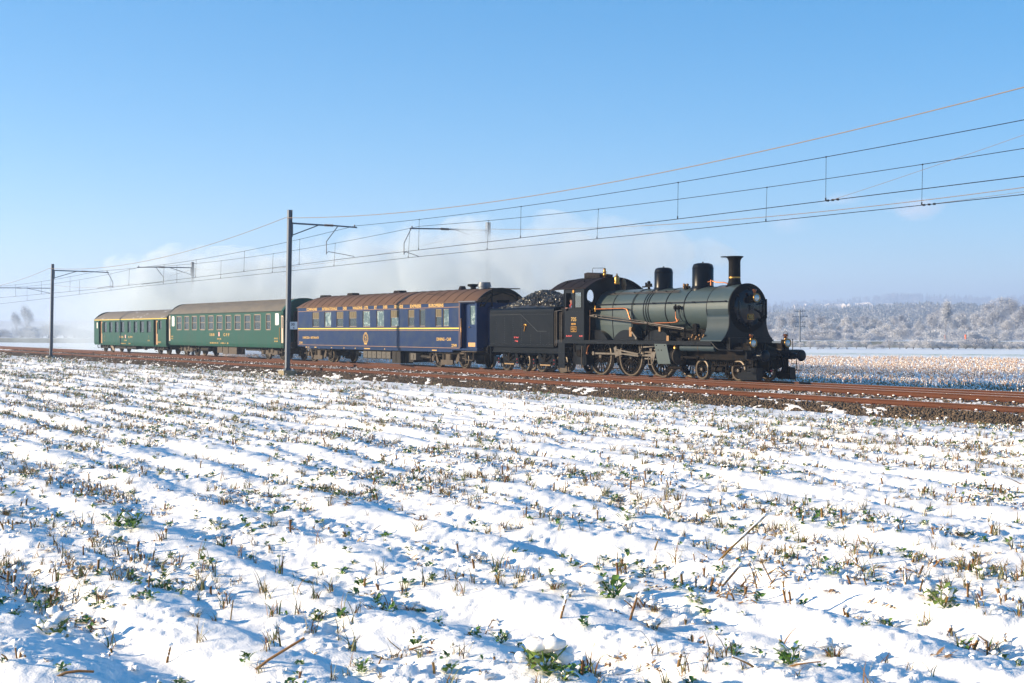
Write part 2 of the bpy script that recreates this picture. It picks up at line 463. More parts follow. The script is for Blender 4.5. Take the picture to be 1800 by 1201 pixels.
ROW = 0.76
def band(x, y):
    warp = (fbm(x * 0.25, y * 0.25, 3, 2) - 0.5) * 0.5 + (fbm(x * 1.1, y * 1.1, 33, 2) - 0.5) * 0.35
    return sstep(0.30, 0.75, 0.5 + 0.5 * np.cos(2 * PI * (y + warp) / (2 * ROW)))
def field_h(x, y, fine=True):
    """height of the near snow field"""
    x = np.asarray(x, float); y = np.asarray(y, float)
    z = -0.40 - 0.13 * sstep(0, 10, -6.3 - y)
    warp = (fbm(x * 0.25, y * 0.25, 3, 2) - 0.5) * 0.5
    bnd = band(x, y)                                    # 1 on the weedy strips, 0 on the smooth snow ridges
    ridge = 1 - bnd
    amp = 0.02 + 0.075 * fbm(x * 0.35, y * 0.35, 9, 2)
    near = sstep(0.5, 5, -6.3 - y)
    z = z + near * amp * ridge + near * 0.02 * np.cos(2 * PI * (y + warp) / ROW)
    z = z + near * 0.17 * (fbm(x * 0.55, y * 0.8, 21, 3) - 0.5) + 0.05 * (fbm(x * 0.12, y * 0.12, 31, 2) - 0.5)
    # wide wheel furrow every few rows
    fr = np.exp(-(((y + warp * 1.6) / (ROW * 4) % 1.0 - 0.5) / 0.085) ** 2)
    z = z - near * 0.10 * fr * (0.5 + fbm(x * 0.4, y * 0.4, 41, 2))
    if fine:
        mask = sstep(0.38, 0.60, fbm(x * 1.3, y * 1.6, 51, 3)) * (0.55 + 0.45 * bnd)
        z = z + 0.040 * mask * worley(x * 4.2, y * 4.2, 61, 0.75)
        z = z + 0.050 * mask * worley(x * 9.5 + 3, y * 9.5, 71, 0.6)
        z = z + 0.022 * worley(x * 2.1, y * 2.4, 81, 0.5) * (1 - mask)
        z = z + 0.030 * (fbm(x * 5, y * 5, 91, 4, 0.6) - 0.5) + 0.012 * worley(x * 17, y * 17, 95, 0.6) * (0.3 + 0.7 * mask)
    hole = sstep(-6.35, -5.9, y)
    return z - 0.25 * hole

def grid_mesh(name, X, Y, Z, mat_names, smooth=True, matidx=None):
    nr, nc = X.shape
    me = bpy.data.meshes.new(name)
    co = np.stack([X, Y, Z], -1).reshape(-1, 3).astype(np.float32)
    idx = np.arange(nr * nc).reshape(nr, nc)
    q = np.stack([idx[:-1, :-1], idx[:-1, 1:], idx[1:, 1:], idx[1:, :-1]], -1).reshape(-1, 4)
    me.vertices.add(len(co)); me.vertices.foreach_set('co', co.ravel())
    me.loops.add(q.size); me.loops.foreach_set('vertex_index', q.ravel().astype(np.int32))
    me.polygons.add(len(q))
    me.polygons.foreach_set('loop_start', (np.arange(len(q)) * 4).astype(np.int32))
    me.polygons.foreach_set('loop_total', np.full(len(q), 4, np.int32))
    if smooth: me.polygons.foreach_set('use_smooth', np.ones(len(q), bool))
    for k in mat_names: me.materials.append(M[k])
    if matidx is not None: me.polygons.foreach_set('material_index', matidx.astype(np.int32))
    me.update(calc_edges=True)
    # make the sheet face upwards
    if me.polygons[len(q) // 2].normal.z < 0: me.flip_normals()
    return me

# ------------------------------------------------------------------ scattering (instances)
def scatter(name, pts, rot, scl, idx, protos, kind='stuff', parent=None, label=None, cat=None):
    me = bpy.data.meshes.new(name)
    me.vertices.add(len(pts)); me.vertices.foreach_set('co', np.asarray(pts, np.float32).ravel())
    a = me.attributes.new('rot', 'FLOAT_VECTOR', 'POINT'); a.data.foreach_set('vector', np.asarray(rot, np.float32).ravel())
    a = me.attributes.new('scl', 'FLOAT', 'POINT'); a.data.foreach_set('value', np.asarray(scl, np.float32).ravel())
    a = me.attributes.new('idx', 'INT', 'POINT'); a.data.foreach_set('value', np.asarray(idx, np.int32).ravel())
    me.update()
    o = bpy.data.objects.new(name, me); COL.objects.link(o); WP[o.name] = Vector((0, 0, 0))
    col = bpy.data.collections.new(name + '_kinds')
    for i, p in enumerate(protos):
        q = bpy.data.objects.new('%02d_%s' % (i, name), p); col.objects.link(q)
    g = bpy.data.node_groups.new(name + '_scatter', 'GeometryNodeTree')
    g.interface.new_socket('Geometry', in_out='INPUT', socket_type='NodeSocketGeometry')
    g.interface.new_socket('Geometry', in_out='OUTPUT', socket_type='NodeSocketGeometry')
    N = g.nodes; L = g.links
    gi = N.new('NodeGroupInput'); go = N.new('NodeGroupOutput')
    ci = N.new('GeometryNodeCollectionInfo'); ci.inputs['Collection'].default_value = col
    ci.inputs['Separate Children'].default_value = True; ci.inputs['Reset Children'].default_value = True
    ip = N.new('GeometryNodeInstanceOnPoints'); ip.inputs['Pick Instance'].default_value = True
    def na(nm, ty):
        n = N.new('GeometryNodeInputNamedAttribute'); n.data_type = ty; n.inputs['Name'].default_value = nm; return n
    r = na('rot', 'FLOAT_VECTOR'); s = na('scl', 'FLOAT'); k = na('idx', 'INT')
    e = N.new('FunctionNodeEulerToRotation')
    L.new(r.outputs['Attribute'], e.inputs[0]); L.new(e.outputs[0], ip.inputs['Rotation'])
    L.new(s.outputs['Attribute'], ip.inputs['Scale']); L.new(k.outputs['Attribute'], ip.inputs['Instance Index'])
    L.new(gi.outputs[0], ip.inputs['Points']); L.new(ci.outputs[0], ip.inputs['Instance'])
    L.new(ip.outputs[0], go.inputs[0])
    md = o.modifiers.new('scatter', 'NODES'); md.node_group = g
    if parent is not None: o.parent = parent; o.location = -WP[parent.name]
    return tagobj(o, label, cat, None, kind)
# ================================================================== ground
CAMX, CAMY = 37.98, -34.84
FW = np.array([-math.cos(TH), math.sin(TH)]); RT = np.array([math.sin(TH), math.cos(TH)])

def near_field():
    # one sheet, finer where the viewer's foot path is close, coarser far away
    d = np.concatenate([np.linspace(2.5, 6.4, 60), 6.5 * (150 / 6.5) ** (np.arange(840) / 839.)])
    tn = np.concatenate([np.linspace(-1.3, -0.45, 60), np.linspace(-0.448, 0.448, 620), np.linspace(0.45, 1.3, 60)])
    a = np.arctan(tn)
    D, A = np.meshgrid(d, a, indexing='ij')
    X = CAMX + D * (FW[0] + np.tan(A) * RT[0]); Y = CAMY + D * (FW[1] + np.tan(A) * RT[1])
    keep = Y < -5.6
    Yc = np.minimum(Y, -5.4)
    Z = field_h(X, Yc)
    o = obj('snow_field', grid_mesh('snow_field', X, Yc, Z, ['snow']), [], kind='structure')
    return o
near_field()
# the country around: one coarse sheet to the horizon, a little below the detailed ones
xs = np.concatenate([-np.geomspace(9000, 150, 30), np.linspace(-140, 60, 41), np.geomspace(70, 4000, 22)])
ys = np.concatenate([-np.geomspace(3000, 60, 22), np.linspace(-50, 160, 43), np.geomspace(180, 9000, 30)])
X, Y = np.meshgrid(xs, ys, indexing='ij')
Z = -0.82 + 0 * X
obj('ground', grid_mesh('ground', X, Y, Z, ['snow']), [], kind='structure')

# field beyond the tracks: real relief, coloured in bands that follow the crop strips
QN = np.array([-0.5, 0.866])
def far_h(x, y):
    q = x * QN[0] + y * QN[1]
    z = -0.52 + 0.10 * (fbm(x * 0.08, y * 0.08, 5, 3) - 0.5)
    z = z + 0.05 * (fbm(x * 1.2, y * 1.2, 15, 3) - 0.5) + 0.03 * np.cos(2 * PI * q / 0.75) * sstep(80, 40, q)
    return z - 0.3 * (1 - sstep(2.3, 3.4, y))
M['far_snow'] = mat('far_snow', (0.80, 0.78, 0.77), 0.8, var=0.6, var_scale=1.6, col2=(0.50, 0.38, 0.29), thr=(0.48, 0.66), spec=0.2)
M['far_green'] = mat('green_strip_snow', (0.72, 0.76, 0.74), 0.85, var=0.7, var_scale=0.8, col2=(0.22, 0.33, 0.22), thr=(0.48, 0.62), spec=0.2)
M['far_clean'] = mat('clean_far_snow', (0.80, 0.83, 0.85), 0.8, spec=0.2)
def far_field():
    d = 42 * (430 / 42.) ** (np.arange(420) / 419.)
    a = np.arctan(np.concatenate([np.linspace(-1.2, -0.5, 40), np.linspace(-0.49, 0.49, 380), np.linspace(0.5, 1.2, 40)]))
    D, A = np.meshgrid(d, a, indexing='ij')
    X = CAMX + D * (FW[0] + np.tan(A) * RT[0]); Y = CAMY + D * (FW[1] + np.tan(A) * RT[1])
    Y = np.maximum(Y, 1.9)
    Z = far_h(X, Y)
    Q = X * QN[0] + Y * QN[1]
    q = (Q[:-1, :-1] + Q[1:, 1:]) / 2
    x = (X[:-1, :-1] + X[1:, 1:]) / 2
    w = q + 3 * (fbm(x * 0.1, q * 0.02, 8, 2) - 0.5)
    mi = np.where((w > 93) & (w < 104), 1, np.where(w > 82, 2, 0))
    mi = np.where((w > 132), 2, mi)
    obj('far_field', grid_mesh('far_field', X, Y, Z, ['far_snow', 'far_green', 'far_clean'], matidx=mi.ravel()), [], kind='structure')
far_field()

# ================================================================== ballast bed
def bed_profile(y):
    """height of the ballast: near toe y=-6.45, shoulder to y=-5.2, bed, far toe y=2.9"""
    z = -0.20 + 0 * y
    z = z + 0.185 * np.clip((y + 4.9) / 1.6, 0, 1) - 0.095 * sstep(-3.1, -1.6, y)
    z = z - 0.31 * sstep(-5.25, -6.5, y)
    z = z - 0.45 * sstep(1.35, 2.9, y)
    return z
def bed_mask(x, y):
    """1 where snow lies on the stones"""
    n = 0.75 * fbm(x * 1.9 + y * 3.4, y * 3.6 - x * 0.7, 101, 4, 0.6) + 0.25 * fbm(x * 0.5, y * 1.2, 131, 2)
    n = 0.5 + (n - 0.5) * 1.35
    edge = 0.05 * sstep(-5.9, -6.5, y) + 0.10 * sstep(-5.32, -5.15, y)
    return sstep(0.582, 0.607, n + edge)
def bed():
    xs = np.concatenate([-np.geomspace(900, 125, 60), np.arange(-122, 60.01, 0.085)])
    ys = np.concatenate([np.linspace(-6.7, -5.0, 26), np.linspace(-4.8, 1.2, 14), np.linspace(1.4, 3.2, 8)])
    X, Y = np.meshgrid(xs, ys, indexing='ij')
    m = bed_mask(X, Y)
    Z = bed_profile(Y) + 0.035 * m + 0.03 * (fbm(X * 6, Y * 6, 111, 2) - 0.5)
    Z[:, 0] -= 0.3; Z[:, -1] -= 0.3
    m2 = (m[:-1, :-1] + m[1:, 1:] + m[1:, :-1] + m[:-1, 1:]) / 4
    mi = (m2 > 0.5).astype(int)
    mi[(Y[:-1, :-1] > -5.1) & (Y[:-1, :-1] < 1.3) & (fbm(X[:-1, :-1] * 3, Y[:-1, :-1] * 3, 5, 2) > 0.42)] = 1
    M['ballast_fines'] = mat('ballast_fines', (0.05, 0.038, 0.03), 0.95, var=0.9, var_scale=14, col2=(0.11, 0.08, 0.055), bump=0.6, bump_scale=30)
    o = obj('ballast_bed', grid_mesh('ballast_bed', X, Y, Z, ['ballast_fines', 'snow'], matidx=mi.ravel()), [], kind='structure')
bed()
def rock(seed, n=6, sub=0.3):
    """an irregular broken stone, about 30 triangles, half-width 1"""
    r = random.Random(seed); mb = MB()
    rings = []
    for j in range(5):
        t = PI * j / 4; rr = max(math.sin(t), 0.02)
        rings.append([(math.cos(2 * PI * k / n) * rr * (1 + r.uniform(-sub, sub)), math.sin(2 * PI * k / n) * rr * (0.8 + r.uniform(-sub, sub)), -math.cos(t) * 0.72 * (1 + r.uniform(-0.2, 0.2))) for k in range(n)])
    mb.loft(rings, smooth=False)
    return mb
def proto(mb, mats, name='proto'):
    m = mb.mesh(name); fix_normals(m)
    for k in mats: m.materials.append(M[k])
    return m
ROCKS = [proto(rock(i), ['stone'], 'stone') for i in range(7)]
def stones():
    pts = []; rng = np.random.default_rng(5)
    def fill(x0, x1, y0, y1, dens, smin, smax, keep_snow, lift=0.0, skip=None):
        n = int((x1 - x0) * (y1 - y0) * dens)
        x = rng.uniform(x0, x1, n); y = rng.uniform(y0, y1, n)
        m = bed_mask(x, y); k = (m < 0.5) | (rng.random(n) < keep_snow)
        x, y = x[k], y[k]
        s = rng.uniform(smin, smax, len(x))
        z = bed_profile(y) + s * 0.35 + lift + rng.uniform(-0.01, 0.02, len(x))
        pts.append(np.stack([x, y, z, s], -1))
    fill(-32, 18, -6.45, -5.02, 430, 0.022, 0.05, 0.05)
    fill(-75, -32, -6.45, -5.02, 260, 0.03, 0.055, 0.06)
    fill(-180, -75, -6.5, -5.02, 90, 0.04, 0.08, 0.08)
    fill(-18, 18, -6.9, -6.35, 22, 0.02, 0.045, 0.5)
    fill(-40, 18, -4.72, -3.45, 120, 0.03, 0.05, 0.8)
    fill(-110, -40, -4.72, -3.45, 60, 0.035, 0.06, 0.8)
    fill(-40, 18, -3.3, -0.8, 30, 0.03, 0.05, 0.6)
    fill(-60, 14, 1.3, 2.9, 40, 0.03, 0.05, 0.4)
    P = np.concatenate(pts)
    n = len(P)
    scatter('ballast_stones', P[:, :3], rng.uniform(0, 6.28, (n, 3)), P[:, 3], rng.integers(0, 7, n), ROCKS,
            label='dark brown ballast stones heaped along the track shoulder', cat='gravel')
stones()

# ================================================================== tracks
TRK = {'near': (-4.10, 0.0), 'far': (0.0, 0.09)}     # centre y, rail-top z
def rail_profile(yc, zt, side):
    # side +1/-1: mirrored, all pieces of a flat-bottomed rail
    p = [(-.0375, 0), (-.0375, -.030), (-.012, -.045), (-.009, -.125), (-.065, -.145), (-.065, -.160),
         (.065, -.160), (.065, -.145), (.009, -.125), (.012, -.045), (.0375, -.030), (.0375, 0)]
    return [(yc + a, zt + b) for a, b in p]
CANT = {'near': 0.17, 'far': 0.0}
def track(which, label):
    yc, zt = TRK[which]; cant = CANT[which]; tilt = math.atan(cant / 1.51)
    t = thing('railway_track', (0, yc, zt - 0.16), label, 'railway track')
    for s in (-1, 1):
        mb = MB()
        zr = zt + cant * (s + 1) / 2
        mb.prism(rail_profile(yc + s * 0.755, zr, s), 'x', -900, 60)
        r = obj('rail', mb, 'rail', t)
        mb = MB(); mb.box(-900, 60, yc + s * 0.755 - 0.028, yc + s * 0.755 + 0.028, zr + 0.001, zr + 0.003)
        obj('running_surface', mb, 'railhead', r)
    # sleepers: one mesh, shared; the clips are a sub-part of each
    mb = MB(); mb.prism([(-1.28, -0.10), (-1.30, 0.0), (1.30, 0.0), (1.28, -0.10)], 'x', -0.13, 0.13)
    sm = mb.mesh('sleeper'); fix_normals(sm); sm.materials.append(M['sleeper'])
    cms = []; r_ = random.Random(8)
    for kk in range(7):
      cb = MB()
      for s in (-1, 1):
        for q in (-1, 1):
            y = s * 0.755 + q * 0.115
            cb.cur = 0
            cb.cyl((0, y, 0), (0, y, 0.055), 0.022, n=7)
            cb.box(-0.05, 0.05, y - 0.045, y + 0.045, 0, 0.022)
            cb.cur = 1
            if r_.random() < 0.45: cb.ball((r_.uniform(-.03, .03), y + r_.uniform(-.02, .02), 0.045), r_.uniform(.02, .036), 7, 4, (1.5, 1, 0.6))
      cm = cb.mesh('rail_clips'); fix_normals(cm); cm.materials.append(M['rail']); cm.materials.append(M['snow_cap']); cms.append(cm)
    n = 0
    x = 19.0
    while n < 200:
        so = obj('sleeper', sm, [], t, at=(x, yc, zt - 0.162 + cant / 2)); so.rotation_euler = (tilt, 0, 0)
        if n < 150: obj('rail_clips', r_.choice(cms), [], so, at=(x, yc, zt - 0.162 + cant / 2), kind='stuff')
        x -= 0.62; n += 1
    mb = MB()
    while x > -330:
        mb.box(x - 0.13, x + 0.13, yc - 1.3, yc + 1.3, zt - 0.26, zt - 0.162); x -= 0.62
    obj('sleeper_rows', mb, 'sleeper', t, kind='stuff')
    return t
track('near', 'rusty empty railway track in front of the train')
track('far', 'railway track that the steam train runs on')
# snow lying between the rails
def trk_snow():
    xs = np.concatenate([-np.geomspace(800, 125, 40), np.arange(-120, 40, 0.12)])
    for nm, y0, y1, z0 in (('near', -4.72, -3.48, 0.012), ('mid', -3.2, -0.9, 0.0), ('far', -0.62, 0.62, 0.05)):
        ys = np.linspace(y0, y1, 12)
        X, Y = np.meshgrid(xs, ys, indexing='ij')
        slp = np.cos(2 * PI * (X - 19.0) / 0.62)
        Z = z0 + 0.018 * slp * (nm != 'mid') + 0.05 * (fbm(X * 3.3, Y * 3.3, 7, 3) - 0.5)
        Z = Z + bed_profile(Y)
        Z[:, 0] -= 0.05; Z[:, -1] -= 0.05
        obj('track_snow', grid_mesh('track_snow', X, Y, Z, ['snow']), [], kind='structure')
trk_snow()

# ================================================================== dike, hills
def dike():
    o = np.array([-92., 105.]); t = np.array([0.866, 0.5]); n = np.array([-0.5, 0.866])
    u = np.linspace(-700, 420, 560)
    prof = [(14, -0.75), (17, -0.55), (20, -0.15), (22.5, 0.18), (24, 0.34), (27, 0.38), (29, 0.34), (33, -0.1), (38, -0.7)]
    X = np.zeros((len(u), len(prof))); Y = X.copy(); Z = X.copy()
    for j, (q, z) in enumerate(prof):
        X[:, j] = o[0] + t[0] * u + n[0] * (q + 0.6 * np.sin(u * 0.02)); Y[:, j] = o[1] + t[1] * u + n[1] * (q + 0.6 * np.sin(u * 0.02))
        Z[:, j] = z + 0.06 * (fbm(u * 0.3, u * 0 + j, 3, 3) - 0.5)
    mi = np.array([0, 0, 0, 0, 1, 1, 1, 1])
    mi = np.tile(mi, len(u) - 1)
    ob = obj('dike', grid_mesh('dike', X, Y, Z, ['dike_grass', 'far_clean'], matidx=mi), [], kind='structure')
dike()
def cam_pt(px, dep, z=0):
    """a ground point in direction px (1800 px wide photo) at a distance dep"""
    r = (px - 900) / 2464.15 * dep
    return CAMX + FW[0] * dep + RT[0] * r, CAMY + FW[1] * dep + RT[1] * r, z
M['hill_snow'] = mat('hill_snow', (0.62, 0.62, 0.64), 0.9, var=0.6, var_scale=0.01, col2=(0.35, 0.36, 0.37))
def hill(name, dep, width, zf, seed, back=500):
    """a ridge across the view: zf(px) gives its height"""
    px = np.linspace(-900, 3200, 200); dd = np.linspace(0, 1, 14)
    X = np.zeros((len(px), len(dd))); Y = X.copy(); Z = X.copy()
    for j, k in enumerate(dd):
        d = dep - width * (1 - k) + (back if k == 1 else 0)
        r = (px - 900) / 2464.15 * dep
        X[:, j] = CAMX + FW[0] * d + RT[0] * r; Y[:, j] = CAMY + FW[1] * d + RT[1] * r
        Z[:, j] = -1 + (zf(px) + 1) * sstep(0, 1, k) + 2.0 * (fbm(px * 0.01, px * 0 + j * 0.4, seed, 3) - 0.5) * k
    Z[:, -1] = Z[:, -2] - 4
    obj(name, grid_mesh(name, X, Y, Z, ['hill_snow']), [], kind='structure')
hill('wooded_hill', 1500, 650, lambda p: 10 + 6 * sstep(1250, 1850, p) + 6 * np.exp(-((p - 1560) / 110) ** 2) + 3 * fbm(p * 0.008, p * 0, 4, 3), 3)
hill('village_slope', 2300, 500, lambda p: 33 + 4 * fbm(p * 0.006, p * 0, 14, 3) + 3 * np.exp(-((p - 1480) / 130) ** 2) - 18 * sstep(1250, 1000, p), 5)
hill('far_ridge', 4200, 900, lambda p: 62 + 26 * np.exp(-((p - 1600) / 120) ** 2) + 20 * sstep(1650, 1900, p) + 8 * fbm(p * 0.01, p * 0, 24, 3) - 30 * sstep(1350, 1100, p), 7)
# ================================================================== catenary masts
def mast(x, y, side, ztop, zbase, arm_z, cy, contact_z, reach_y, label, lean=0.0, sign=False, registration=1, found=True):
    """side +1: the arm points to +y. cy: contact wire, reach_y: end of the top arm"""
    t = thing('catenary_mast', (x, y, zbase), label, 'catenary mast')
    s = side
    def Y(z): return y + lean * (z - zbase)
    b = MB()
    for dy in (-.105, .095):
        b.add([(x - .11, Y(zbase) + dy, zbase), (x + .11, Y(zbase) + dy, zbase), (x + .11, Y(zbase) + dy + .012, zbase), (x - .11, Y(zbase) + dy + .012, zbase),
               (x - .11, Y(ztop) + dy, ztop), (x + .11, Y(ztop) + dy, ztop), (x + .11, Y(ztop) + dy + .012, ztop), (x - .11, Y(ztop) + dy + .012, ztop)],
              [(0, 1, 2, 3), (4, 5, 6, 7), (0, 1, 5, 4), (1, 2, 6, 5), (2, 3, 7, 6), (3, 0, 4, 7)])
    b.add([(x - .012, Y(zbase) - .09, zbase), (x + .012, Y(zbase) - .09, zbase), (x + .012, Y(zbase) + .09, zbase), (x - .012, Y(zbase) + .09, zbase),
           (x - .012, Y(ztop) - .09, ztop), (x + .012, Y(ztop) - .09, ztop), (x + .012, Y(ztop) + .09, ztop), (x - .012, Y(ztop) + .09, ztop)],
          [(0, 1, 2, 3), (4, 5, 6, 7), (0, 1, 5, 4), (1, 2, 6, 5), (2, 3, 7, 6), (3, 0, 4, 7)])
    b.box(x - .18, x + .18, y - .18, y + .18, zbase - .03, zbase + .02)
    obj('post', b, 'galv', t)
    if found:
        b = MB(); b.box(x - .38, x + .38, y - .36, y + .36, zbase - .48, zbase - .03); f_ = obj('foundation', b, 'concrete', t, bevel=.02)
        b = MB()
        for dx in (-.14, .14):
            for dy in (-.14, .14): b.cyl((x + dx, y + dy, zbase), (x + dx, y + dy, zbase + .10), .025, n=8)
        b.cur = 1
        for dx, dy in ((-.28, -.2), (-.2, -.28), (.27, .2), (.1, -.27)): b.ball((x + dx, y + dy, zbase - .02), .07, 8, 5, (1.3, 1, .5))
        obj('anchor_bolts', b, ['galv', 'snow_cap'], f_)
    ys = Y(arm_z) + s * .13; ye = reach_y; L_ = abs(ye - ys)
    def py(k): return ys + (ye - ys) * k
    zt_ = arm_z
    b = MB(); b.tube([(x, ys, zt_), (x, py(.48), zt_ - .03)], .045, 8)
    b.bar((x, Y(arm_z) + s * .1, zt_), (x, ys + s * .25, zt_), .08); b.bar((x, ys + s * .03, zt_), (x, ys + s * .03, zt_ - .62), .05); b.tube([(x, ys - s * .02, zt_ - .64), (x, py(.40), zt_ - .05)], .028, 8)
    b.box(x - .07, x + .07, Y(zt_) - .0 + s * .10, Y(zt_) + s * .15, zt_ - .72, zt_ - .6); b.box(x - .07, x + .07, Y(zt_) + s * .10, Y(zt_) + s * .15, zt_ - .06, zt_ + .06)
    br = obj('bracket', b, 'galv', t)
    b = MB()
    for k in range(7): b.cyl((x, py(.50) + s * k * .075, zt_ - .03), (x, py(.50) + s * (k * .075 + .04), zt_ - .03), .075, .05, 12)
    b.cyl((x, py(.47), zt_ - .03), (x, py(.5) + s * .6, zt_ - .03), .04, n=10); obj('insulator', b, 'insul', br)
    b = MB(); b.tube([(x, py(.5) + s * .55, zt_ - .03), (x, ye, zt_ - .08)], .038, 8); b.cyl((x, ye - s * .14, zt_ - .08), (x, ye - s * .14, zt_ + .06), .04, n=8)
    kx_ = py(.5) + s * .75 if registration == 1 else ye - s * .1
    out = -1 if registration == 1 else 1
    px1 = kx_ + out * s * .66 if registration == 1 else kx_ + s * .45
    b.tube([(x, kx_, zt_ - .06), (x, px1, zt_ - .90), (x, px1, contact_z + .12)], .026, 8)
    obj('cantilever_tube', b, 'galv', br)
    b = MB()
    rs = 1 if registration == 1 else -1
    b.tube([(x, px1, contact_z + .20), (x, px1 + rs * s * .12, contact_z + .27), (x, cy, contact_z + .06), (x, cy, contact_z)], .016, 6); obj('registration_arm', b, 'wire', br)
    if sign:
        b = MB(); b.cyl((x, Y(2.35), 2.35), (x, Y(2.35) + .30, 2.35), .01, n=6); b.box(x + .115, x + .125, y + .10, y + .52, 2.02, 2.42); sg = obj('sign_board', b, 'white', t)
        b = MB(); lettering(b, '30', .19, 'front', (x + .127, y + .16, 2.22), .004, .2); lettering(b, '4', .15, 'front', (x + .127, y + .27, 2.05), .004); obj('sign_number', b, 'wire', sg, fix=False)
        b = MB(); b.torus((x, y + .04, 2.45), (0, 0, 1), .16, .008, 16, 5); obj('strap', b, 'galv', t)
    return t
mast(-30.95, -6.40, 1, 8.30, -.10, 7.60, -2.55, 5.90, -2.38, 'grey catenary mast with a number board, before the gap between blue and green coach', .018, True)
mast(-82.2, -6.40, 1, 7.53, -.18, 6.99, -2.50, 5.50, -1.55, 'grey catenary mast on a concrete block left of the last coach', .022, False, 2)
mast(-30.95, 5.84, -1, 8.13, -.30, 7.67, 1.35, 6.02, .82, 'catenary mast behind the dining car, mostly lost in steam, its bracket showing above the roof', 0, False, 2)
mast(-82.2, 5.84, -1, 8.0, -.30, 7.50, 1.3, 5.9, .9, 'catenary mast behind the last coach, hidden in steam except its bracket end', 0)
mast(-133.4, 5.84, -1, 7.9, -.40, 7.0, -.3, 5.0, -1.2, 'slim far catenary mast right beside the near one at left, arm pointing left', .018, False, 2)
mast(20.2, -6.40, 1, 8.30, -.10, 7.62, -3.5, 5.95, -3.2, 'catenary mast standing in front of the locomotive beyond the right edge', 0)

# ================================================================== wires: one run each
def run(pts, sag, n=24):
    out = []
    for (a, b), sg in zip(zip(pts[:-1], pts[1:]), sag):
        a, b = Vector(a), Vector(b)
        for k in range(n):
            t = k / n; p = a.lerp(b, t); p.z -= sg * 4 * t * (1 - t); out.append(p)
    out.append(Vector(pts[-1])); return out
def zat(path, x):
    for a, b in zip(path[:-1], path[1:]):
        if (a.x - x) * (b.x - x) <= 0 and a.x != b.x:
            t = (x - a.x) / (b.x - a.x); return a.lerp(b, t)
    return None
def wire_thing(name, path, r, material, label, cat):
    t = obj(name, MB().tube(path, r, 5), material); tagobj(t, label, cat); return t
nm = [(71, -2.4, 7.6), (20.2, -3.55, 7.86), (-30.95, -2.5, 7.60), (-82.2, -2.45, 7.02), (-133.4, -5.0, 6.9), (-184, -4.1, 6.8), (-300, -4.1, 6.7)]
nc = [(71, -2.4, 6.1), (20.2, -3.55, 6.16), (-30.95, -2.55, 5.90), (-82.2, -2.50, 5.50), (-133.4, -4.9, 5.35), (-184, -4.1, 5.3), (-300, -4.1, 5.2)]
fm = [(71, 0.6, 7.6), (20.2, 0.55, 7.78), (-30.95, 1.45, 7.74), (-82.2, 1.0, 7.40), (-133.4, -.3, 7.0), (-184, 0, 6.9), (-300, 0, 6.7)]
fc = [(71, 0.6, 6.1), (20.2, 0.55, 6.14), (-30.95, 1.33, 6.05), (-82.2, 1.0, 5.75), (-133.4, -.3, 5.05), (-184, 0, 5.0), (-300, 0, 5.0)]
paths = {}
for key, pts, sg, r, lab, cat in (('nm', nm, .42, .012, 'dark messenger wire of the near track, upper of its pair', 'wire'), ('nc', nc, .04, .013, 'dark contact wire of the near track, lower of its pair', 'wire'),
                                  ('fm', fm, .42, .012, 'dark messenger wire over the train track, upper of its pair', 'wire'), ('fc', fc, .04, .013, 'dark contact wire over the train track, lowest wire at right', 'wire')):
    paths[key] = run(pts, [sg] * 5 + [.3])
    wire_thing('overhead_wire', paths[key], r, 'wire', lab, cat)
rope = run([(71, -6.5, 7.87), (20.2, -6.5, 8.22), (-30.95, -6.52, 7.87), (-82.2, -6.52, 7.15), (-133.4, -6.52, 6.9), (-184, -6.5, 6.9)], [.9, 1.0, .9, .85, .85])
wire_thing('feeder_cable', rope, .015, 'rope', 'tan feeder cable sagging between the tops of the near masts', 'cable')
rope = run([(71, 5.95, 7.6), (20.2, 5.95, 7.60), (-30.95, 5.95, 7.75), (-82.2, 5.95, 7.4), (-133.4, 5.95, 7.4)], [.85] * 4)
wire_thing('feeder_cable', rope, .014, 'rope', 'thin yellowish feeder cable on the far masts, low in the sky at right', 'cable')
for (xs_, a, c, lab) in (((13.6, 5.43, -2.25, -13.4, -23.2, -38.5, -47.5, -56.9, -64.1, -73, -90, -99, -108, -117, -126), 'nm', 'nc', 'thin vertical dropper between the near wires'),
                         ((13.3, 5.7, -2.0, -13.3, -23.2, -32.1, -42, -52, -62, -72, -90, -100, -110, -120), 'fm', 'fc', 'thin vertical dropper between the wires over the train')):
    for kd_, x in enumerate(xs_):
        p, q = zat(paths[a], x), zat(paths[c], x)
        b = MB(); b.tube([p, q], .010, 4); b.box(x - .02, x + .02, q.y - .012, q.y + .012, q.z - .01, q.z + .10); b.box(x - .02, x + .02, p.y - .012, p.y + .012, p.z - .03, p.z + .02)
        tagobj(obj('dropper', b, 'wire'), lab + ', %s from the right' % ORD[kd_], 'dropper', lab.replace('thin vertical dropper', 'droppers'))
for x, c, tgt, lab in ((5.43, 'nc', (20.2, -5.9, 7.75), 'thin pink anchor wire rising to the right from the near contact wire'), (5.7, 'fc', (20.2, 2.8, 6.95), 'thin pink anchor wire rising to the right from the wire over the train')):
    q = zat(paths[c], x + .25)
    b = MB(); b.tube(run([tuple(q), tgt], [.06], 10), .006, 4); o = tagobj(obj('anchor_wire', b, 'rope'), lab, 'wire')
    b = MB()
    for k in range(3): b.box(x + .06 + k * .22, x + .13 + k * .22, q.y - .03, q.y + .03, q.z - .03, q.z + .03)
    tagobj(obj('wire_clamps', b, 'wire', o))
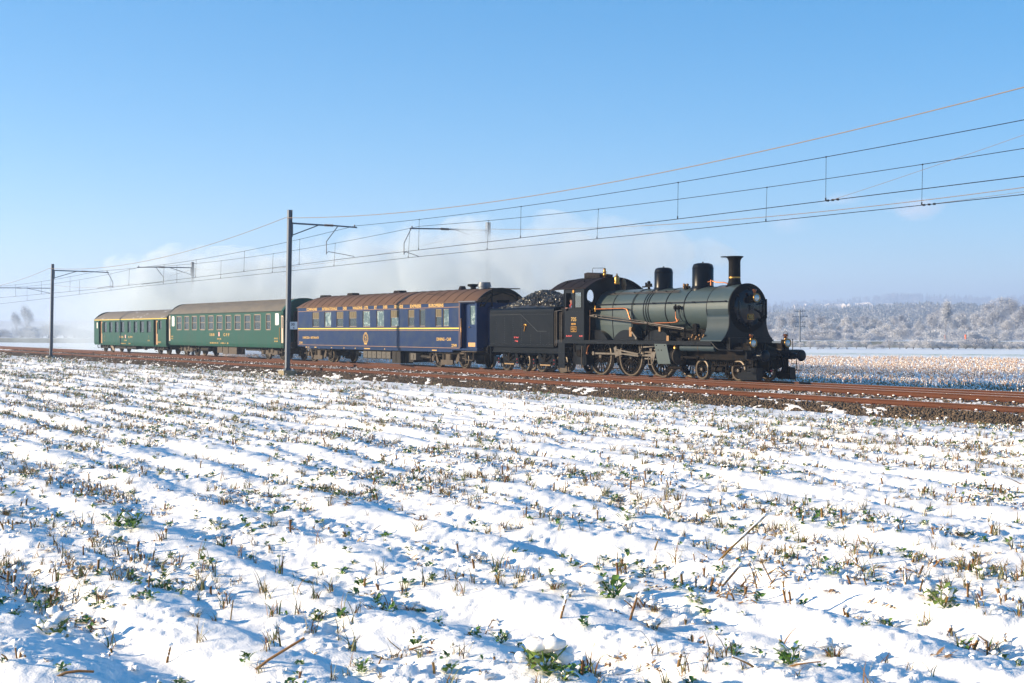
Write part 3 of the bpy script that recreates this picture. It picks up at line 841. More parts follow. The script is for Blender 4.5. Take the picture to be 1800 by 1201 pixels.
# ================================================================== the steam locomotive
M['deck_brown'] = mat('dusty_brown_plate', (0.065, 0.045, 0.028), 0.8, var=0.7, var_scale=10, col2=(0.03, 0.022, 0.016))
M['ochre_dirty'] = mat('grimy_brass', (0.20, 0.105, 0.04), 0.5, 0.5, var=0.7, var_scale=12, col2=(0.07, 0.04, 0.02))
def arc_pts(c, r, a0, a1, n):
    return [(c[0] + r * math.cos(math.radians(a0 + (a1 - a0) * i / n)), c[1] + r * math.sin(math.radians(a0 + (a1 - a0) * i / n))) for i in range(n + 1)]
def wheel_meshes(R, r_hub, nsp, width=0.13, spoke_w=0.045, weight=None, hub_mat='frame'):
    """outer face towards -y at y=0, body extends to +y"""
    t = MB()
    t.lathe([(R - 0.075, 0), (R - 0.005, 0), (R, 0.02), (R, width), (R + 0.028, width + 0.005), (R + 0.028, width + 0.03), (R - 0.075, width + 0.03), (R - 0.075, 0)], (0, 0, 0), (0, 1, 0), 48)
    c = MB()
    c.lathe([(R - 0.125, 0.02), (R - 0.074, 0.015), (R - 0.074, width), (R - 0.125, width), (R - 0.125, 0.02)], (0, 0, 0), (0, 1, 0), 40)
    c.cyl((0, -0.02, 0), (0, width + 0.02, 0), r_hub, n=20)
    for k in range(nsp):
        a = 2 * PI * (k + 0.5) / nsp
        d = Vector((math.cos(a), 0, math.sin(a)))
        c.bar(d * r_hub * 0.9 + Vector((0, 0.05, 0)), d * (R - 0.11) + Vector((0, 0.05, 0)), spoke_w, spoke_w * 0.8)
    if weight:
        a0, a1 = weight
        pts = arc_pts((0, 0), R - 0.08, a0, a1, 10); 
        plate_y(c, [pts], 0.045, 0.10)
    hub = MB(); hub.cyl((0, -0.035, 0), (0, -0.019, 0), r_hub * 0.55, n=16)
    return t, c, hub
def finish(mb, name, mats):
    m = mb.mesh(name); fix_normals(m)
    for k in mats: m.materials.append(M[k])
    return m
DW = [finish(m, n, [k]) for m, n, k in zip(wheel_meshes(0.80, 0.15, 18, weight=(-75, -5)), ('tyre', 'spoked_wheel', 'hub_cap'), ('tyre', 'frame', 'steel'))]
LW = [finish(m, n, [k]) for m, n, k in zip(wheel_meshes(0.40, 0.10, 10, spoke_w=0.034), ('tyre', 'spoked_wheel', 'hub_cap'), ('tyre', 'frame', 'steel'))]
TW = [finish(m, n, [k]) for m, n, k in zip(wheel_meshes(0.46, 0.11, 10, spoke_w=0.05), ('tyre', 'spoked_wheel', 'hub_cap'), ('tyre', 'darkunder', 'darkunder'))]
def disc_wheel(R):
    t = MB(); t.lathe([(R - 0.06, 0), (R - 0.005, 0), (R, 0.02), (R, 0.12), (R + 0.028, 0.125), (R + 0.028, 0.15), (R - 0.06, 0.15), (R - 0.06, 0)], (0, 0, 0), (0, 1, 0), 36)
    c = MB(); c.lathe([(0.001, -0.02), (0.10, -0.02), (0.11, 0.05), (R * 0.5, 0.075), (R - 0.06, 0.03), (R - 0.06, 0.1), (0.1, 0.13), (0.001, 0.13)], (0, 0, 0), (0, 1, 0), 32)
    return [finish(t, 'tyre', ['tyre']), finish(c, 'wheel_disc', ['darkunder']), None]
CW = disc_wheel(0.46)
ZR = 0.09
def put_wheel(meshes, x, side, r, parent, name='wheel', rot=0.0):
    """side -1 = towards the viewer"""
    y = 0.79 * side
    w = obj(name, meshes[1], [], parent, at=(x, y, ZR + r))
    if side > 0: w.rotation_euler = (0, rot, PI)
    else: w.rotation_euler = (0, rot, 0)
    for m, nm in ((meshes[0], 'tyre'), (meshes[2], 'hub_cap')):
        if m is None: continue
        t = bpy.data.objects.new(nm, m); COL.objects.link(t); t.parent = w
    return w

L = thing('steam_locomotive', (-6.5, 0, ZR), 'black and grey-green steam locomotive number 705 at the head of the train', 'steam locomotive')
BZ = 2.80
# boiler and smokebox
mb = MB(); mb.cyl((-8.3, 0, BZ), (-3.32, 0, BZ), 0.85, n=56, caps=True)
boiler = obj('boiler', mb, 'boiler', L)
for x in (-8.19, -7.33, -7.17, -7.02, -5.90, -4.74):
    q = MB(); q.cyl((x - 0.024, 0, BZ), (x + 0.024, 0, BZ), 0.864, n=56); obj('boiler_band', q, 'black', boiler)
mb = MB()
fb = arc_pts((0, BZ), 0.87, 0, 180, 28) + [(-0.86, 2.2), (-0.80, 1.6), (0.80, 1.6), (0.86, 2.2)]
mb.prism(fb, 'x', -10.7, -8.05, smooth=False)
firebox = obj('firebox', mb, 'boiler', L)
for p in firebox.data.polygons: p.use_smooth = len(p.vertices) == 4 and abs(p.normal.x) < 0.1 and p.center.z > BZ
for x in (-9.42, -8.10):
    q = MB(); q.prism(arc_pts((0, BZ), 0.879, 0, 180, 28) + [(-0.869, 2.2), (-0.809, 1.62), (0.809, 1.62), (0.869, 2.2)], 'x', x - 0.022, x + 0.022); obj('boiler_band', q, 'black', firebox)
mb = MB(); mb.cyl((-3.32, 0, BZ), (-2.02, 0, BZ), 0.885, n=56)
sb = obj('smokebox', mb, 'panel_paint', L)
q = MB(); q.cyl((-3.345, 0, BZ), (-3.305, 0, BZ), 0.893, n=56); obj('boiler_band', q, 'black', sb)
# upper cladding in the boiler colour over the smokebox
q = MB()
prof = arc_pts((0, BZ), 0.892, -2, 182, 30); rings = [[(x, y, z) for y, z in prof] for x in (-3.30, -2.05)]
q.loft(rings, True, False, False); obj('smokebox_cladding', q, 'boiler', sb)
# saddle: flares outwards down to the running board
flare = [(0.883, 2.55)] + [(0.885 + 0.38 * (t ** 2.6), 2.40 - 0.845 * t) for t in np.linspace(0, 1, 14)]
sad = [(-y, z) for y, z in flare] + [(y, z) for y, z in reversed(flare)]
mb = MB(); mb.prism(sad, 'x', -3.28, -2.02, smooth=True); so_ = obj('smokebox_saddle', mb, 'panel_paint', L)
mb = MB(); mb.prism([(-y * 1.02, z) for y, z in flare] + [(y * 1.02, z) for y, z in reversed(flare)], 'x', -2.018, -1.975)
sf = obj('saddle_front_plate', mb, 'black', L)
q = MB(); q.box(-2.0, -1.80, -1.02, 1.02, 1.22, 1.70); obj('step_plate', q, 'black', sf)
# front ring and door
mb = MB(); mb.lathe([(0.60, 0.02), (0.91, 0.02), (0.925, 0.0), (0.925, -0.06), (0.60, -0.06), (0.60, 0.02)], (-1.98, 0, BZ), (1, 0, 0), 56); ring = obj('smokebox_front_ring', mb, 'blackmatt', L)
mb = MB(); mb.lathe([(0.70, 0.01), (0.70, 0.05), (0.66, 0.075), (0.45, 0.125), (0.22, 0.15), (0.0, 0.158)], (-1.98, 0, BZ), (1, 0, 0), 56)
door = obj('smokebox_door', mb, 'gloss_black', L)
for a in (0, 40, 90, 140, 180, 220, 270, 320):
    ca, sa = math.cos(math.radians(a)), math.sin(math.radians(a)); d = MB()
    d.bar((-1.93, ca * 0.79, BZ + sa * 0.79), (-1.90, ca * 0.64, BZ + sa * 0.64), 0.06, 0.035); d.cyl((-1.93, ca * 0.74, BZ + sa * 0.74), (-1.85, ca * 0.74, BZ + sa * 0.74), 0.03, n=8)
    obj('door_clamp', d, 'blackmatt', door)
d = MB(); d.tube([(-1.88, -0.52, BZ + 0.26), (-1.80, -0.53, BZ + 0.20), (-1.79, -0.54, BZ), (-1.80, -0.53, BZ - 0.20), (-1.88, -0.52, BZ - 0.26)], 0.017, 8); obj('door_handle', d, 'steel', door)
d = MB(); d.tube([(-1.88, 0.60, BZ + 0.30), (-1.80, 0.62, BZ + 0.26), (-1.80, 0.62, BZ - 0.26), (-1.88, 0.60, BZ - 0.30)], 0.020, 8); obj('door_handle', d, 'steel', door)
d = MB(); d.bar((-1.86, 0.80, BZ + 0.22), (-1.84, 0.30, BZ + 0.14), 0.03, 0.05); d.bar((-1.86, 0.80, BZ - 0.30), (-1.82, 0.12, BZ - 0.02), 0.03, 0.05); d.cyl((-1.88, 0.80, BZ - 0.38), (-1.88, 0.80, BZ + 0.34), 0.035, n=10); obj('door_hinge', d, 'blackmatt', door)
d = MB(); d.torus((-1.74, 0.0, BZ + 0.03), (1, 0, 0), 0.085, 0.014, 24, 6); d.bar((-1.74, -0.08, BZ + 0.03), (-1.74, 0.08, BZ + 0.03), 0.015); d.bar((-1.74, 0, BZ - 0.05), (-1.74, 0, BZ + 0.11), 0.015)
d.cyl((-1.83, 0, BZ + 0.03), (-1.71, 0, BZ + 0.03), 0.02, n=10); d.bar((-1.71, 0, BZ + 0.03), (-1.70, 0.01, BZ - 0.19), 0.022); obj('locking_wheel', d, 'steel', door)
d = MB(); d.box(-1.86, -1.825, -0.15, 0.15, 2.375, 2.575)
npz = obj('number_plate', d, 'brass', door)
d = MB(); d.box(-1.826, -1.822, -0.133, 0.133, 2.392, 2.558); d.cur = 1
lettering(d, '705', 0.175, 'front', (-1.8195, -0.112, 2.415), 0.006, 0.224)
o = obj('plate_face', d, ['blackmatt', 'gold_paint'], door, fix=False)
# lamps
def lamp(c, parent, with_bracket=True):
    x, y, z = c
    b = MB(); b.cyl((x - 0.24, y, z), (x, y, z), 0.135, 0.15, 22); b.box(x - 0.26, x - 0.06, y - 0.10, y + 0.10, z - 0.17, z + 0.13)
    lo = obj('lamp', b, 'blackmatt', parent)
    b = MB(); b.torus((x + 0.005, y, z), (1, 0, 0), 0.148, 0.02, 28, 8); obj('lamp_rim', b, 'brass', lo)
    b = MB(); b.lathe([(0.138, 0.0), (0.12, 0.012), (0.07, 0.026), (0, 0.032)], (x, y, z), (1, 0, 0), 24); obj('lamp_lens', b, 'lens', lo)
    b = MB(); b.lathe([(0.045, 0.14), (0.045, 0.19), (0.06, 0.20), (0.05, 0.24), (0.075, 0.27), (0.08, 0.31), (0.05, 0.335), (0, 0.34)], (x - 0.12, y, z), (0, 0, 1), 16); obj('lamp_chimney', b, 'copper', lo)
    b = MB(); b.lathe([(0.05, 0.13), (0.055, 0.165), (0.04, 0.18)], (x - 0.12, y, z), (0, 0, 1), 14); obj('brass_collar', b, 'brass', lo)
    b = MB(); b.tube([(x - 0.12 + 0.005 * math.cos(t), y + 0.11 * math.cos(t), z + 0.25 + 0.19 * math.sin(t)) for t in np.linspace(-0.5, PI + 0.5, 14)], 0.008, 6); obj('carrying_handle', b, 'blackmatt', lo)
    if with_bracket:
        b = MB(); b.box(x - 0.17, x - 0.03, y - 0.09, y + 0.09, z - 0.27, z - 0.145); obj('lamp_foot', b, 'black', lo)
    return lo
lamp((-0.72, -0.84, 1.50), L); lamp((-0.72, 0.82, 1.50), L); lamp((-1.52, 0.02, 3.17), L, False)
# chimney, domes
mb = MB(); mb.lathe([(0.50, -0.12), (0.40, 0.0), (0.30, 0.06), (0.245, 0.16), (0.225, 0.26), (0.222, 0.95), (0.235, 1.02), (0.275, 1.09), (0.335, 1.13), (0.34, 1.155), (0.30, 1.165), (0.19, 1.165), (0.17, 0.9)], (-2.75, 0, 3.60), (0, 0, 1), 40)
ch = obj('chimney', mb, 'blackmatt', L)
q = MB(); q.cyl((-2.75, 0, 3.935), (-2.75, 0, 3.985), 0.2275, n=40); obj('brass_band', q, 'brass', ch)
q = MB(); q.prism(circle((-3.05, 0), 0.33, 24), 'z', 4.742, 4.768); obj('chimney_cap_plate', q, 'blackmatt', ch)
def dome(x, r, top, parent, name):
    z0 = 3.55; m = MB()
    m.lathe([(r + 0.07, -0.30), (r + 0.065, 0.02), (r + 0.02, 0.10), (r, 0.16), (r, top - z0 - 0.20), (r * 0.985, top - z0 - 0.195), (r * 0.97, top - z0 - 0.12), (r * 0.86, top - z0 - 0.04), (r * 0.55, top - z0), (0, top - z0 + 0.012)], (x, 0, z0), (0, 0, 1), 44)
    o = obj(name, m, 'black', parent)
    t = MB(); t.torus((x, 0, top - 0.20), (0, 0, 1), r, 0.012, 40, 6); t.cyl((x, 0, top), (x, 0, top + 0.05), 0.03, n=8); obj('dome_seam', t, 'blackmatt', o)
    return o
dome(-4.62, 0.415, 4.58, L, 'sand_dome'); dome(-7.10, 0.375, 4.50, L, 'steam_dome')
# valves and small fittings on top
def fitting(x, y, z, parent, s=1.0, name='valve', m1='blackmatt'):
    b = MB(); b.cyl((x, y, z - 0.1 * s), (x, y, z + 0.14 * s), 0.05 * s, n=10); b.ball((x, y, z + 0.16 * s), 0.065 * s, 8, 5); b.cyl((x - 0.15 * s, y, z + 0.08 * s), (x + 0.15 * s, y, z + 0.08 * s), 0.045 * s, n=10)
    b.cyl((x - 0.17 * s, y, z + 0.02 * s), (x - 0.17 * s, y, z + 0.16 * s), 0.04 * s, n=8)
    return obj(name, b, m1, parent)
fitting(-7.75, -0.25, 3.74, L, 1.1); b = MB(); b.ball((-5.28, -0.38, 3.72), .07, 8, 5); b.ball((-5.12, -0.36, 3.74), .06, 8, 5); b.cyl((-5.32, -.38, 3.6), (-5.32, -.38, 3.8), .035, n=8); obj('valve', b, 'ochre_dirty', L); b = MB(); b.cyl((-5.2, -0.34, 3.55), (-5.2, -0.34, 3.78), .07, n=10); b.bar((-5.4, -.3, 3.62), (-5.05, -.3, 3.66), .08); obj('valve_body', b, 'blackmatt', L)
b = MB(); b.bar((-8.1, -0.3, 3.74), (-7.5, -0.3, 3.76), 0.09, 0.05); obj('sand_lever', b, 'blackmatt', L)
b = MB(); b.tube([(-3.95, -0.3, 3.82), (-3.7, -0.3, 3.86), (-3.5, -0.28, 3.80), (-3.1, -0.2, 3.78), (-2.95, -0.15, 3.74)], 0.022, 8); b.cyl((-3.75, -0.3, 3.68), (-3.75, -0.3, 3.9), 0.045, n=10); obj('copper_blower_pipe', b, 'copper', L)
b = MB(); b.lathe([(0.10, 0), (0.10, 0.28), (0.13, 0.30), (0.13, 0.36), (0.10, 0.40), (0.11, 0.55), (0.08, 0.64), (0.03, 0.68), (0.03, 0.74), (0, 0.75)], (-10.15, -0.12, 3.62), (0, 0, 1), 18); o_ = obj('safety_valve', b, 'brass', L); b = MB(); b.cyl((-10.15, -.12, 3.55), (-10.15, -.12, 3.90), .112, n=16); obj('valve_base', b, 'frame', o_)
b = MB(); b.lathe([(0.08, 0), (0.08, 0.32), (0.11, 0.36), (0.09, 0.55), (0.03, 0.66), (0, 0.67)], (-10.1, 0.2, 3.50), (0, 0, 1), 16); obj('safety_valve', b, 'ochre_dirty', L)
# handrails and thin pipes along the boiler
rl = MB(); rl.tube([(-10.6, -0.93, 3.05), (-2.12, -0.93, 3.05)], 0.017, 8)
for x in (-9.3, -8.0, -6.6, -5.6, -4.1, -3.0, -2.2): rl.cyl((x, -0.80, 3.05), (x, -0.95, 3.05), 0.028, n=8)
obj('handrail', rl, 'wire', L)
rl = MB(); rl.tube([(-10.6, 0.93, 3.05), (-2.12, 0.93, 3.05)], 0.017, 8); obj('handrail', rl, 'wire', L)
for dz, dy in ((0.0, 0.0), (0.05, 0.07)):
    rl = MB(); rl.tube([(-10.65, -0.60 + dy, 3.47 + dz), (-5.35, -0.60 + dy, 3.47 + dz)], 0.014, 6)
    for x in (-9.6, -8.2, -7.0, -6.1): rl.bar((x, -0.5, 3.42), (x, -0.66, 3.53), 0.03)
    obj('sand_rod', rl, 'steel', L)
for pth, r_, nm in (
    ([(-10.75, -1.02, 2.86), (-10.2, -1.02, 2.86), (-8.45, -1.0, 2.87), (-8.22, -1.0, 2.82), (-8.12, -1.0, 2.65), (-8.02, -1.0, 2.45), (-7.86, -1.0, 2.28), (-7.5, -0.98, 2.24), (-6.8, -0.95, 2.24)], 0.034, 'copper_injector_pipe'),
    ([(-6.9, -0.93, 2.25), (-5.3, -0.93, 2.27), (-5.0, -0.93, 2.30), (-4.92, -0.93, 2.40)], 0.028, 'copper_feed_pipe'),
    ([(-5.02, -0.93, 2.33), (-5.12, -0.93, 2.45), (-5.14, -0.93, 2.75)], 0.022, 'copper_riser_pipe'),
    ([(-10.58, -1.2, 2.83), (-10.60, -1.2, 2.2), (-10.63, -1.2, 1.55)], 0.026, 'copper_down_pipe')):
    b = MB(); b.tube(pth, r_, 10); obj(nm, b, 'copper', L)
b = MB(); b.ball((-5.12, -0.95, 2.84), 0.09, 10, 6); b.ball((-4.92, -0.95, 2.85), 0.08, 10, 6); b.cyl((-5.2, -0.95, 2.88), (-4.82, -0.95, 2.88), 0.045, n=8); b.cyl((-5.12, -0.95, 2.7), (-5.12, -0.95, 2.98), 0.035, n=8); obj('clack_valve', b, 'blackmatt', L)
b = MB(); b.tube([(-4.95, -0.9, 2.75), (-4.85, -0.92, 2.5), (-4.72, -0.92, 2.33), (-4.9, -0.92, 2.29)], 0.014, 6); obj('thin_pipe', b, 'wire', L)
b = MB(); b.cyl((-10.9, -1.02, 2.86), (-10.5, -1.02, 2.86), 0.06, n=12); b.ball((-10.45, -1.02, 2.87), 0.07); b.cyl((-10.4, -1.05, 2.75), (-10.4, -1.05, 3.0), 0.03, n=8); obj('injector_valve', b, 'brass', L)
# reversing rods
b = MB(); b.tube([(-10.6, -1.22, 2.55), (-6.62, -1.22, 2.24)], 0.030, 8); b.tube([(-10.4, -1.22, 2.64), (-6.62, -1.22, 2.31)], 0.018, 8); obj('reversing_rod', b, 'steel', L)
b = MB(); b.tube([(-6.62, -1.22, 2.27), (-4.28, -1.22, 2.05)], 0.036, 8); b.tube([(-6.5, -1.22, 2.20), (-4.3, -1.22, 1.99)], 0.014, 8); obj('reversing_rod', b, 'steel', L)
b = MB(); b.cyl((-10.5, -1.22, 2.58), (-10.2, -1.22, 2.56), 0.06, n=12); b.cyl((-10.1, -1.22, 2.55), (-9.95, -1.22, 2.54), 0.07, n=12); b.cyl((-6.7, -1.22, 2.26), (-6.52, -1.22, 2.25), 0.06, n=10); b.cyl((-4.35, -1.22, 2.05), (-4.2, -1.22, 2.03), 0.06, n=10); obj('rod_joint', b, 'steel', L)
b = MB(); b.bar((-6.6, -1.2, 2.24), (-6.78, -1.15, 1.78), 0.05); b.bar((-6.55, -1.2, 2.24), (-6.55, -1.15, 1.60), 0.03); b.bar((-4.27, -1.2, 2.03), (-4.27, -1.15, 1.60), 0.05); b.box(-4.45, -4.1, -1.2, -1.1, 1.66, 1.70); b.box(-4.62, -4.25, -1.3, -1.0, 1.56, 1.68); obj('rod_bracket', b, 'frame', L)
b = MB(); b.box(-7.95, -7.78, -1.1, -0.95, 1.72, 2.10); b.cyl((-7.86, -1.12, 2.0), (-7.86, -0.9, 2.0), 0.08, n=10); obj('oil_box', b, 'ochre_dirty', L)
b = MB(); b.box(-5.98, -5.86, -1.12, -1.02, 1.92, 2.12); b.box(-5.24, -5.10, -1.3, -1.2, 1.56, 1.76); obj('oil_box', b, 'ochre_dirty', L)
b = MB(); b.box(-3.95, -3.72, -1.05, -0.9, 1.7, 2.2); b.cyl((-3.83, -1.06, 2.1), (-3.83, -0.9, 2.1), 0.13, n=14); b.box(-3.65, -3.4, -0.9, -0.5, 1.56, 2.0); obj('air_pump', b, 'frame', L)
b = MB()
for k in range(9):
    xx = -4.05 + k * 0.11; b.ball((xx, -1.12 + 0.05 * (k % 2), 1.64 + 0.07 * (k % 3)), 0.055, 7, 4)
obj('brass_lubricators', b, 'ochre_dirty', L, kind='stuff')
b = MB(); b.bar((-7.62, -1.15, 1.9), (-7.35, -1.15, 1.68), 0.12, 0.07); b.cyl((-7.3, -1.25, 1.66), (-7.3, -1.0, 1.66), 0.06, n=10); obj('lifting_arm', b, 'steel', L)
b = MB(); b.tube([(-6.3, 0, 2.0), (-4.2, 0, 2.0)], 0.35, 16); b.box(-8.0, -3.3, -0.45, 0.45, 1.5, 1.95); obj('belly_plate', b, 'blackmatt', L)
# running board with splashers
b = MB(); b.box(-12.95, -2.40, -1.40, 1.40, 1.50, 1.56); rb = obj('running_board', b, 'black', L)
b = MB(); b.box(-12.95, -2.42, -1.41, -1.385, 1.41, 1.545); obj('board_valance', b, 'black', rb)
b = MB(); b.box(-12.95, -2.42, 1.385, 1.41, 1.41, 1.545); obj('board_valance', b, 'black', rb)
crv = [(-2.42, 1.53), (-2.30, 1.44), (-2.18, 1.34), (-2.02, 1.27), (-1.85, 1.245), (-0.62, 1.235)]
for s in (-1, 1):
    b = MB()
    b.loft([[(x, s * 1.40, z - 0.02), (x, s * 0.9, z - 0.02), (x, s * 0.9, z + 0.01), (x, s * 1.40, z + 0.01)] for x, z in crv], False)
    b.tube([(x, s * 1.40, z) for x, z in crv], 0.022, 6)
    obj('front_board_curve', b, 'black', rb)
b = MB(); b.box(-2.1, -0.6, -0.95, 0.95, 1.20, 1.235); obj('front_deck', b, 'frame', L)
for x in (-10.38, -8.25, -6.14):
    b = MB(); a0 = 40
    pts = arc_pts((x, 0.89), 1.10, 38, 142, 18)
    for s in (-1, 1):
        b.prism(pts, 'y', s * 1.06, s * 0.80)
    obj('splasher', b, 'black', L)
b = MB(); b.box(-4.75, -4.45, -1.42, -1.405, 1.43, 1.53); b.box(-3.6, -3.3, -1.42, -1.405, 1.43, 1.53); obj('board_plate', b, 'black', L)
# frames and inside
b = MB(); 
for s in (-1, 1): b.box(-12.9, -0.75, s * 0.58 - 0.02, s * 0.58 + 0.02, 0.62, 1.50)
obj('main_frame', b, 'frame', L)
b = MB(); b.box(-10.6, -8.2, -0.50, 0.50, 0.75, 1.6); b.box(-9.6, -8.9, -0.5, 0.5, 0.5, 0.8); obj('ash_pan', b, 'blackmatt', L)
b = MB(); b.box(-5.9, -4.5, -0.55, 0.55, 0.65, 1.5); b.box(-3.9, -2.3, -0.5, 0.5, 0.95, 1.5); obj('inside_cylinders', b, 'frame', L)
b = MB(); b.box(-3.55, -0.9, -0.84, -0.80, 0.86, 1.36)
for i in range(11): b.ball((-2.85 + i * 0.11, -0.86, 0.80), 0.02, 6, 4); b.box(-2.87 + i * 0.11, -2.83 + i * 0.11, -0.86, -0.80, 0.70, 0.80)
obj('front_frame_plate', b, 'frame', L)
b = MB(); b.box(-3.0, -0.9, -0.80, -0.70, 0.64, 0.70)
for x in (-1.62 + 0.55, -3.72 + 0.5): pass
b.box(-3.95, -1.3, -0.74, -0.66, 0.42, 0.56); b.cyl((-2.95, -0.84, 0.50), (-2.35, -0.84, 0.50), 0.11, n=14); b.cyl((-2.75, -0.86, 0.50), (-2.68, -0.86, 0.50), 0.14, n=14); b.cyl((-2.1, -0.8, 0.45), (-2.6, -0.8, 0.45), 0.05, n=8)
b.bar((-3.3, -0.8, 0.22), (-2.1, -0.8, 0.22), 0.04); b.bar((-3.3, -0.8, 0.22), (-3.3, -0.8, 0.6), 0.04); b.bar((-2.1, -0.8, 0.22), (-2.1, -0.8, 0.6), 0.04)
for x in (-3.05, -2.25): b.cyl((x, -0.78, 0.5), (x, -0.78, 0.72), 0.07, n=10)
obj('leading_bogie_frame', b, 'frame', L)
b = MB(); b.cyl((-3.72, -0.75, 0.49), (-3.72, 0.75, 0.49), 0.07, n=10); b.cyl((-1.62, -0.75, 0.49), (-1.62, 0.75, 0.49), 0.07, n=10)
for x in (-10.38, -8.25, -6.14): b.cyl((x, -0.75, 0.89), (x, 0.75, 0.89), 0.09, n=12)
obj('axles', b, 'frame', L)
for x in (-10.38, -8.25, -6.14):
    for s in (-1, 1): put_wheel(DW, x, s, 0.80, L, 'driving_wheel')
for x in (-3.70, -1.60):
    for s in (-1, 1): put_wheel(LW, x, s, 0.40, L, 'leading_wheel', 0.3)
# brake gear behind the wheels
b = MB()
for x in (-9.3, -7.2, -11.2):
    b.bar((x, -0.80, 1.45), (x - 0.08, -0.80, 0.75), 0.05); b.box(x - 0.13, x - 0.03, -0.86, -0.74, 0.6, 1.0)
b.bar((-11.3, -0.72, 0.38), (-6.9, -0.72, 0.40), 0.04); obj('brake_gear', b, 'frame', L)
# rods: crank pins stand left of the axle and a little above
PX, PZ = -0.30, 0.11
for side in (-1, 1):
    y = 0.93 * side
    pins = [(x + PX, 0.89 + PZ) for x in (-10.38, -8.25, -6.14)]
    b = MB()
    for (xa, za), (xb, zb) in zip(pins[:-1], pins[1:]): b.bar((xa, y, za), (xb, y, zb), 0.045, 0.075)
    for xa, za in pins: b.cyl((xa, y - 0.05, za), (xa, y + 0.05, za), 0.085, n=18)
    obj('coupling_rod', b, 'steel', L)
    b = MB(); yy = y + 0.11 * side
    b.bar((pins[1][0], yy, pins[1][1]), (-6.35, yy, 0.96), 0.05, 0.078)
    b.box(pins[1][0] - 0.13, pins[1][0] + 0.11, yy - 0.06, yy + 0.06, pins[1][1] - 0.11, pins[1][1] + 0.11)
    b.cyl((-6.35, yy - 0.06, 0.96), (-6.35, yy + 0.06, 0.96), 0.10, n=14); b.cyl((pins[1][0], yy - 0.10, pins[1][1]), (pins[1][0], yy + 0.1, pins[1][1]), 0.09, n=14)
    obj('main_rod', b, 'steel', L)
    b = MB(); v0 = (pins[1][0], pins[1][1])
    v, f = plate([[(-8.93, 1.24), (-8.78, 1.33), (-8.62, 1.22), (-8.42, 1.13), (-8.36, 0.97), (-8.72, 0.90), (-8.80, 0.84)]], 0.05); b.add([(u, yy + 0.10 * side + w, z) for u, z, w in v], f)
    b.cyl((-8.70, yy + 0.1 * side, 1.2), (-8.70, yy + 0.19 * side, 1.2), 0.07, n=12); obj('return_crank', b, 'steel', L)
    b = MB(); b.bar((-8.66, yy + 0.16 * side, 1.18), (-7.20, yy + 0.16 * side, 1.02), 0.035, 0.06); b.bar((-8.4, yy + 0.13 * side, 1.02), (-7.2, yy + 0.14 * side, 0.93), 0.03, 0.05); obj('eccentric_rod', b, 'steel', L)
    b = MB(); b.tube([(-7.28, yy + 0.12 * side, 1.00), (-7.10, yy + 0.12 * side, 1.08), (-7.02, yy + 0.12 * side, 1.22), (-7.02, yy + 0.12 * side, 1.36), (-6.92, yy + 0.12 * side, 1.50)], 0.035, 6)
    b.tube([(-7.26, yy + 0.08 * side, 0.92), (-7.18, yy + 0.08 * side, 1.1), (-7.22, yy + 0.08 * side, 1.34)], 0.03, 6); b.bar((-7.0, yy + .05 * side, 1.52), (-7.0, yy + .05 * side, 0.98), 0.04)
    b.bar((-7.12, yy + .05 * side, 1.5), (-7.12, yy + .05 * side, 1.15), 0.04); obj('expansion_link', b, 'steel', L)
    b = MB(); b.bar((-7.05, yy + 0.1 * side, 1.29), (-6.02, yy + 0.1 * side, 1.36), 0.04, 0.055); b.ball((-7.0, yy + .1 * side, 1.29), 0.07); obj('radius_rod', b, 'steel', L)
    b = MB(); b.bar((-6.02, yy + 0.1 * side, 1.38), (-6.26, yy + 0.1 * side, 0.78), 0.035, 0.05); b.bar((-6.26, yy + 0.1 * side, 0.78), (-6.36, yy + 0.1 * side, 0.62), 0.03); b.bar((-6.36, yy + 0.1 * side, 0.61), (-6.62, yy + 0.1 * side, 0.62), 0.035); b.bar((-6.56, yy + 0.1 * side, 0.62), (-6.60, yy + 0.1 * side, 0.92), 0.035)
    obj('combination_lever', b, 'steel', L)
    b = MB(); b.bar((-6.95, yy, 1.10), (-5.70, yy, 1.10), 0.06, 0.05); b.bar((-6.95, yy, 0.84), (-5.70, yy, 0.84), 0.06, 0.05); b.cyl((-6.4, yy, 0.96), (-5.5, yy, 0.97), 0.032, n=10)
    obj('slide_bars', b, 'steel', L)
    b = MB(); b.box(-6.50, -6.22, yy - 0.07, yy + 0.07, 0.86, 1.09); b.cyl((-6.3, yy, 1.2), (-5.9, yy, 1.2), 0.06, n=10); b.box(-6.6, -6.45, yy - .05, yy + .05, 1.12, 1.25); obj('crosshead', b, 'steel', L)
    b = MB(); b.cyl((-5.75, side * 1.02, 0.97), (-4.82, side * 1.02, 0.97), 0.36, n=32); b.cyl((-5.75, side * 1.0, 1.36), (-4.82, side * 1.0, 1.36), 0.17, n=20); cy = obj('cylinder', b, 'blackmatt', L)
    b = MB()
    v, f = plate([[(-5.86, 1.44), (-5.10, 1.44), (-4.84, 0.68), (-5.62, 0.66), (-5.72, 0.90)]], 0.03); b.add([(u, side * 1.40 + w, z) for u, z, w in v], f)
    b.add([(-5.62, side * 1.40, .67), (-4.84, side * 1.40, .68), (-4.84, side * 1.05, .60), (-5.62, side * 1.05, .60)], [(0, 1, 2, 3)])
    b.box(-5.84, -4.86, side * 1.41 - 0.01, side * 1.41 + 0.01, 0.81, 0.83)
    obj('cylinder_cover', b, 'boiler', cy)
    b = MB()
    for xx, zz in ((-5.6, 1.2), (-5.4, 1.2), (-5.72, 1.38), (-5.2, 1.38)): b.ball((xx, side * 1.425, zz), 0.022, 6, 4)
    obj('cover_bolts', b, 'blackmatt', cy)
